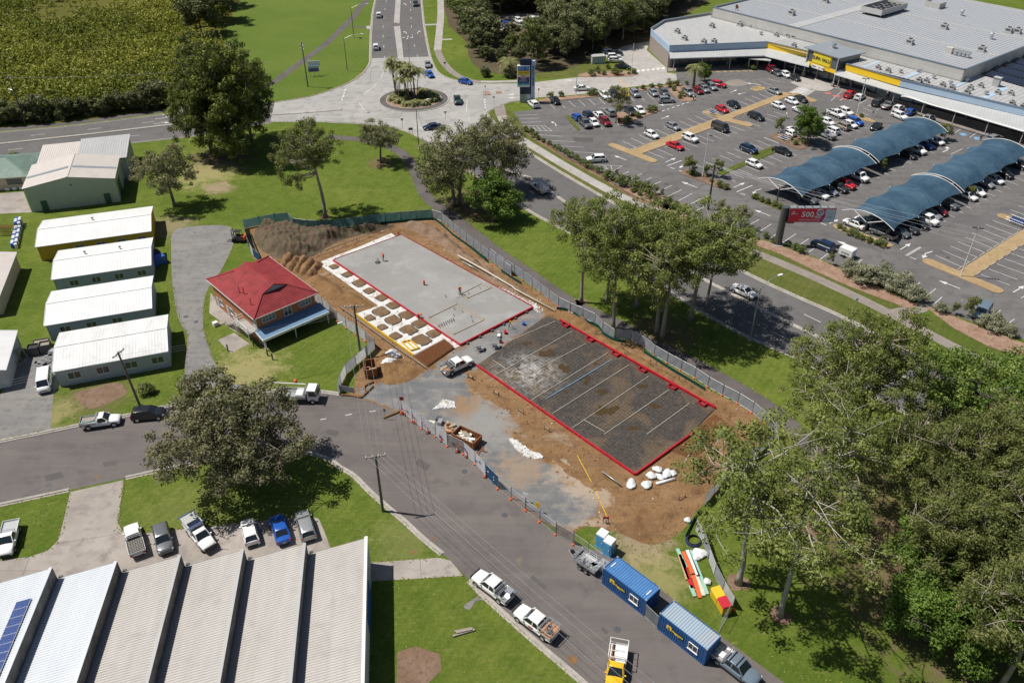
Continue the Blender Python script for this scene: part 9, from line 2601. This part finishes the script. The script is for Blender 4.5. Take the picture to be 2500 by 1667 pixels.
t = thing('screed_frame','aluminium finishing trowel with a long handle on the slab','screed',Q(22,1615,630,.3))
b = MB(); b.beam((-.9,-.2,.05),(.9,.15,.05),.18,.06); b.build('float',M['alu'],t); b = MB(); b.tube([(0,0,.06),(-.5,.6,.9),(-1.0,2.6,1.2)],.025,5); b.build('handle',M['alu'],t)
# ================================================================ PEOPLE
def body_mesh(pose,top,legs,hat):
 J = {'pel': (0,0,.95),'che': (0,0,1.35),'nek': (0,0,1.52),'hed': (.02,0,1.70)}
 L_ = {'hl': (0,.10,.90),'kl': (.04,.11,.50),'al': (0,.12,.08),'tl': (.16,.13,.04),'sl': (0,.20,1.45),'el': (.02,.26,1.16),'wl': (.14,.24,.92),'fl': (.20,.22,.84)}
 if pose == 'push':
  L_.update(el=(.16,.25,1.2),wl=(.42,.2,1.05),fl=(.5,.18,1.02),kl=(.16,.11,.50),al=(.10,.12,.08),tl=(.26,.13,.04)); J.update(che=(.08,0,1.34),nek=(.12,0,1.5),hed=(.17,0,1.67)); L_['sl'] = (.1,.2,1.42)
 if pose == 'bend':
  J.update(pel=(-.15,0,.92),che=(.25,0,1.05),nek=(.42,0,1.05),hed=(.55,0,1.0)); L_.update(hl=(-.14,.1,.87),kl=(-.02,.12,.48),sl=(.36,.2,1.02),el=(.45,.24,.74),wl=(.5,.2,.48),fl=(.54,.18,.40))
 if pose == 'crouch':
  J.update(pel=(-.1,0,.42),che=(.12,0,.78),nek=(.22,0,.92),hed=(.3,0,1.06)); L_.update(hl=(-.08,.12,.40),kl=(.32,.16,.48),al=(.02,.15,.08),tl=(.2,.16,.04),sl=(.18,.21,.86),el=(.34,.26,.62),wl=(.5,.2,.42),fl=(.56,.18,.34))
 rad = dict(pel=.15,che=.17,nek=.065,hed=.105,hl=.10,kl=.068,al=.05,tl=.045,sl=.075,el=.052,wl=.04,fl=.045)
 names,vs,ed = [],[],[]
 for k,v in J.items():
  names.append(k); vs.append(v)
 for sd in (1,-1):
  for k,v in L_.items():
   names.append(k + str(sd)); vs.append((v[0] * (1 if sd > 0 or pose != 'stand' else .6),v[1] * sd,v[2]))
 ix = {k: i for i,k in enumerate(names)}
 ed = [(ix['pel'],ix['che']),(ix['che'],ix['nek']),(ix['nek'],ix['hed'])]
 for sd in ('1','-1'):
  ed += [(ix['pel'],ix['hl' + sd]),(ix['hl' + sd],ix['kl' + sd]),(ix['kl' + sd],ix['al' + sd]),(ix['al' + sd],ix['tl' + sd]),(ix['che'],ix['sl' + sd]),(ix['sl' + sd],ix['el' + sd]),(ix['el' + sd],ix['wl' + sd]),(ix['wl' + sd],ix['fl' + sd])]
 me = bpy.data.meshes.new('body'); me.from_pydata(vs,ed,[])
 o = bpy.data.objects.new('body_source',me); COL.objects.link(o)
 md = o.modifiers.new('s','SKIN'); sv_ = me.skin_vertices[0].data
 for i,k in enumerate(names):
  r = rad[k.rstrip('-1')]; sv_[i].radius = (r,r * (1.25 if k == 'che' else 1.0)); sv_[i].use_root = (k == 'pel')
 o.modifiers.new('u','SUBSURF').levels = 1
 dg = bpy.context.evaluated_depsgraph_get(); out = bpy.data.meshes.new_from_object(o.evaluated_get(dg)); out.name = 'body'
 bpy.data.objects.remove(o)
 out.materials.clear()
 for m in (top,legs,'skin',hat,'black'): out.materials.append(M[m])
 pv = {k: Vector(vs[ix[k]]) for k in names}
 for f in out.polygons:
  c = f.center; k = min(pv,key=lambda q: (pv[q] - c).length - rad[q.rstrip('-1')]); s_ = k.rstrip('-1')
  f.material_index = {'pel': 1,'che': 0,'nek': 2,'hed': 2,'hl': 1,'kl': 1,'al': 1,'tl': 4,'sl': 0,'el': 0,'wl': 2,'fl': 2}[s_]
  if s_ == 'hed' and (c - pv['hed']).z > .03: f.material_index = 3
  f.use_smooth = True
 return out
def person(r_,x,y,pose,rz,top,legs,hat,label,z=.0):
 p = Q(r_,x,y,z); key = ('person',pose,top,legs,hat)
 if key not in FONT_CACHE: FONT_CACHE[key] = body_mesh(pose,top,legs,hat)
 return tag(link('person',FONT_CACHE[key],None,(p.x,p.y,z),rz),label,'person')
M['shirt_white'] = plain('white_shirt',(.7,.7,.7),.8); M['shirt_blue'] = plain('blue_shirt',(.12,.2,.35),.8); M['hair'] = plain('dark_hair',(.05,.035,.03),.8)
person(22,1085,382,'push',R(200),'hivis','navy','hair','person in orange shirt steering the power trowel on the slab',.3)
person(22,1602,612,'push',R(-70),'hivis','navy','hair','person in orange shirt with a long handled float by the timber frame',.3)
person(22,1325,780,'bend',R(-30),'hivis','navy','hair','person in orange bending over the red formwork',.0)
person(22,1188,208,'crouch',R(-100),'hivis','navy','hair','person in orange crouching at the far slab corner',.0)
person(22,482,1232,'crouch',R(90),'hivis','navy','hair','person in orange working on the truck tray',1.06)
person(14,333,812,'stand',R(200),'shirt_white','old_timber','hair','person in white shirt walking near the round green tree')
person(14,1660,962,'stand',R(80),'shirt_blue','navy','shirt_white','person in blue shirt walking towards the shops')
person(14,1700,955,'stand',R(100),'shirt_white','navy','hair','person in white shirt beside the silver wagon')
person(13,1378,690,'stand',R(30),'shirt_white','navy','hair','person crossing at the mulch island by the silver ute')
person(13,1047,905,'stand',R(0),'navy','navy','hair','person in dark clothes behind the white hatchback')
# ================================================================ EDGES, TUFTS, SURFACE WEAR
rs = np.random.default_rng(99)
def tuft_strip(lines,step,spread,size):
 C = []
 for pl_ in lines:
  for p,d in walk(pl_,step):
   if rs.random() < .45 + .3 * math.sin(p.x * 1.7) * math.sin(p.y * 1.3): continue
   o = (rs.random() - .5) * 2 * spread
   C.append((p.x - d.y * o + rs.normal() * .1,p.y + d.x * o + rs.normal() * .1,.04))
 return C
def side(pts,d):
 return offset(smooth(pts,3),d)
C = tuft_strip([side(street_up[:10],.35),side(street_lo[:3],-.35),side(street_lo[3:16],-.35),side(street_lo[17:],-.35),side(park_path,1.35),side(park_path,-1.35),side(nw_kerb,.35),side(s_kerb,.35),side(se_lo[1:],-.4),side(se_up,.5)],.16,.22,.2)
C += tuft_strip([smooth(PL(31,480,268,440,430,398,590,330,660,200,706,0,725),3),smooth(PL(31,845,185,806,470,835,528,1230,517,1480,491),3),PL(32,850,1045,1320,1010),PL(32,870,1172,1485,1133)],.14,.2,.2)
C += tuft_strip([smooth(PL(22,250,410,600,640,800,830,940,945,1020,1000,940,1075,880,1180,850,1280),2),smooth(PL(33,760,520,900,560,1100,640,1300,620,1440,560,1500,480),3)],.1,.9,.2)
C += tuft_strip([PL(21,400,1255,1170,1120),smooth(PL(21,1180,560,1220,780,1280,900,1262,1150),3),smooth(PL(21,1410,600,1388,800,1420,950,1480,1100),3)],.1,.3,.2)
C = np.array(C)
v,f,ti = leaf_cloud(rs,C,.06 + .08 * rs.random(len(C)),np.full(len(C),5),.10,.5,1.8,up=1.4)
M['leaf_grass'] = leaf_mat('tuft_grass',(.16,.21,.035),(.24,.28,.055),(.42,.38,.15))
stuff(link('edge_grass',raw_mesh('edge_grass',v,f,M['leaf_grass'],attr=ti)),'ragged grass creeping over kerb and path edges','grass')
LAWNS = [PL(12,-560,1130,300,1180,560,970,800,985,1100,1090,1230,1400,700,1440,420,1440,-100,1500,-560,1460),PL(22,130,1000,760,780,1000,980,790,1240,300,1190,60,1120),PL(32,890,1190,1480,1140,1960,1560,1500,1800,890,1700),PL(31,850,190,1160,120,1700,200,1700,440,1230,505,830,520),PL(32,560,800,780,520,950,660,1320,1000,870,1030),PL(33,960,560,1480,600,1800,1100,1700,1250,1000,690),PL(34,0,900,700,1000,1200,1567,300,1567),PL(23,200,290,600,160,900,350,860,640,560,540),PL(31,0,360,460,270,380,580,0,720),PL(21,380,1260,1250,1150,1240,1340,900,1420,360,1520),PL(12,160,580,860,60,860,440,600,610)]
C = []
for pl_ in LAWNS:
 q = [(p.x,p.y) for p in pl_]; xs = [a for a,_ in q]; ys = [b_ for _,b_ in q]; ar = (max(xs) - min(xs)) * (max(ys) - min(ys))
 for k in range(int(min(1500,ar * 1.2))):
  x,y = rs.uniform(min(xs),max(xs)),rs.uniform(min(ys),max(ys))
  if inside(q,x,y) and fbm(np.array(x),np.array(y),.5) + rs.normal() * .35 > .12:
   C.append((x,y,.03))
C = np.array(C)
v,f,ti = leaf_cloud(rs,C,.07 + .08 * rs.random(len(C)),np.full(len(C),5),.10,.3,1.7,up=1.6)
stuff(link('lawn_tufts',raw_mesh('lawn_tufts',v,f,M['leaf_grass'],attr=ti)),'coarser tufts standing in the mown lawns','grass')
M['joint'] = plain('joint_sealant',(.13,.125,.12),.8,var=.2); UM['joint'] = UQ.mesh('joint',M['joint'])
for k in range(16):
 a = 2 * math.pi * k / 16 + .2; d = Vector((math.cos(a),math.sin(a),0)); mark(rc + d * 9.8,rc + d * (15.5 if k % 4 else 20),.09,roundabout,.018,'joint','joint')
for c in ((620,690,860,600),(860,430,1040,420),(870,520,1000,470),(1620,590,1640,760),(720,830,740,760),(860,460,850,560)):
 p_ = PL(12,*c); mark(p_[0],p_[1],.08,roundabout,.018,'joint','joint')
for c in ((31,420,610,830,545),(31,0,800,420,800),(32,1000,1160,1010,1040),(32,1200,1150,1190,1020),(31,200,706,150,850)):
 p_ = PL(*c); mark(p_[0],p_[1],.05,drive,.0145,'joint','joint')
M['repair'] = ground_mat('asphalt_repair',(.098,.090,.088),(.12,.11,.107),None,s1=.4,s3=30,grain=.3,bump=.008)
for i,c in enumerate((PL(31,300,150,420,125,440,165,315,190),PL(32,1180,330,1260,380,1235,420,1160,372),PL(33,420,830,520,905,500,940,400,862),PL(33,900,1180,940,1215,925,1235,885,1200),PL(13,560,940,700,945,690,975,560,968),PL(24,1000,650,1080,690,1050,715,975,672),PL(32,560,130,640,150,620,185,545,160),PL(31,700,60,780,45,800,75,715,92))):
 sheet('asphalt_repair',c,.0125 if i not in (4,5) else .0095,M['repair'],street if i not in (4,5) else carpark)
M['rubber_mark'] = plain('tyre_rubber',(.075,.068,.066),.85,var=.4,vs=1.2)
def tyre(pts,z,parent,w=.22):
 for d in (-.75,.75):
  q = offset(smooth(pts,6),d); b = MB(); L_,R_ = offset(q,w / 2),offset(q,-w / 2)
  b.add([(p.x,p.y,z) for p in L_] + [(p.x,p.y,z) for p in R_[::-1]],[tuple(range(len(L_) + len(R_)))[::-1]]); b.build('tyre_mark',M['rubber_mark'],parent)
CV = MB(); CV.cyl((0,0,0),.38,.012,20); CVm = CV.mesh('manhole_cover',M['dark_steel'])
for i,(r_,x,y,pr) in enumerate(((32,1495,422,street),(33,230,420,street),(31,330,215,street),(33,1000,1200,street),(13,1195,1260,carpark),(24,1440,640,carpark),(12,840,770,roundabout),(21,1340,800,None),(21,1270,765,None))):
 p_ = Q(r_,x,y); o = link('manhole_cover',CVm,pr,(p_.x,p_.y,.014 if pr is not roundabout else .019))
 if pr is None: struct(o)
for r_,x,y,rr_ in ((33,690,1405,.5),(32,1280,885,.25),(32,1440,785,.2),(31,660,160,.3),(32,1140,970,.35)):
 q = [Q(r_,x,y) + Vector((math.cos(a),math.sin(a),0)) * rr_ * rs.uniform(.6,1.2) for a in [2 * math.pi * k / 10 for k in range(10)]]
 sheet('clay_stain',smooth(q,2,True),.0135,M['clay'],street)
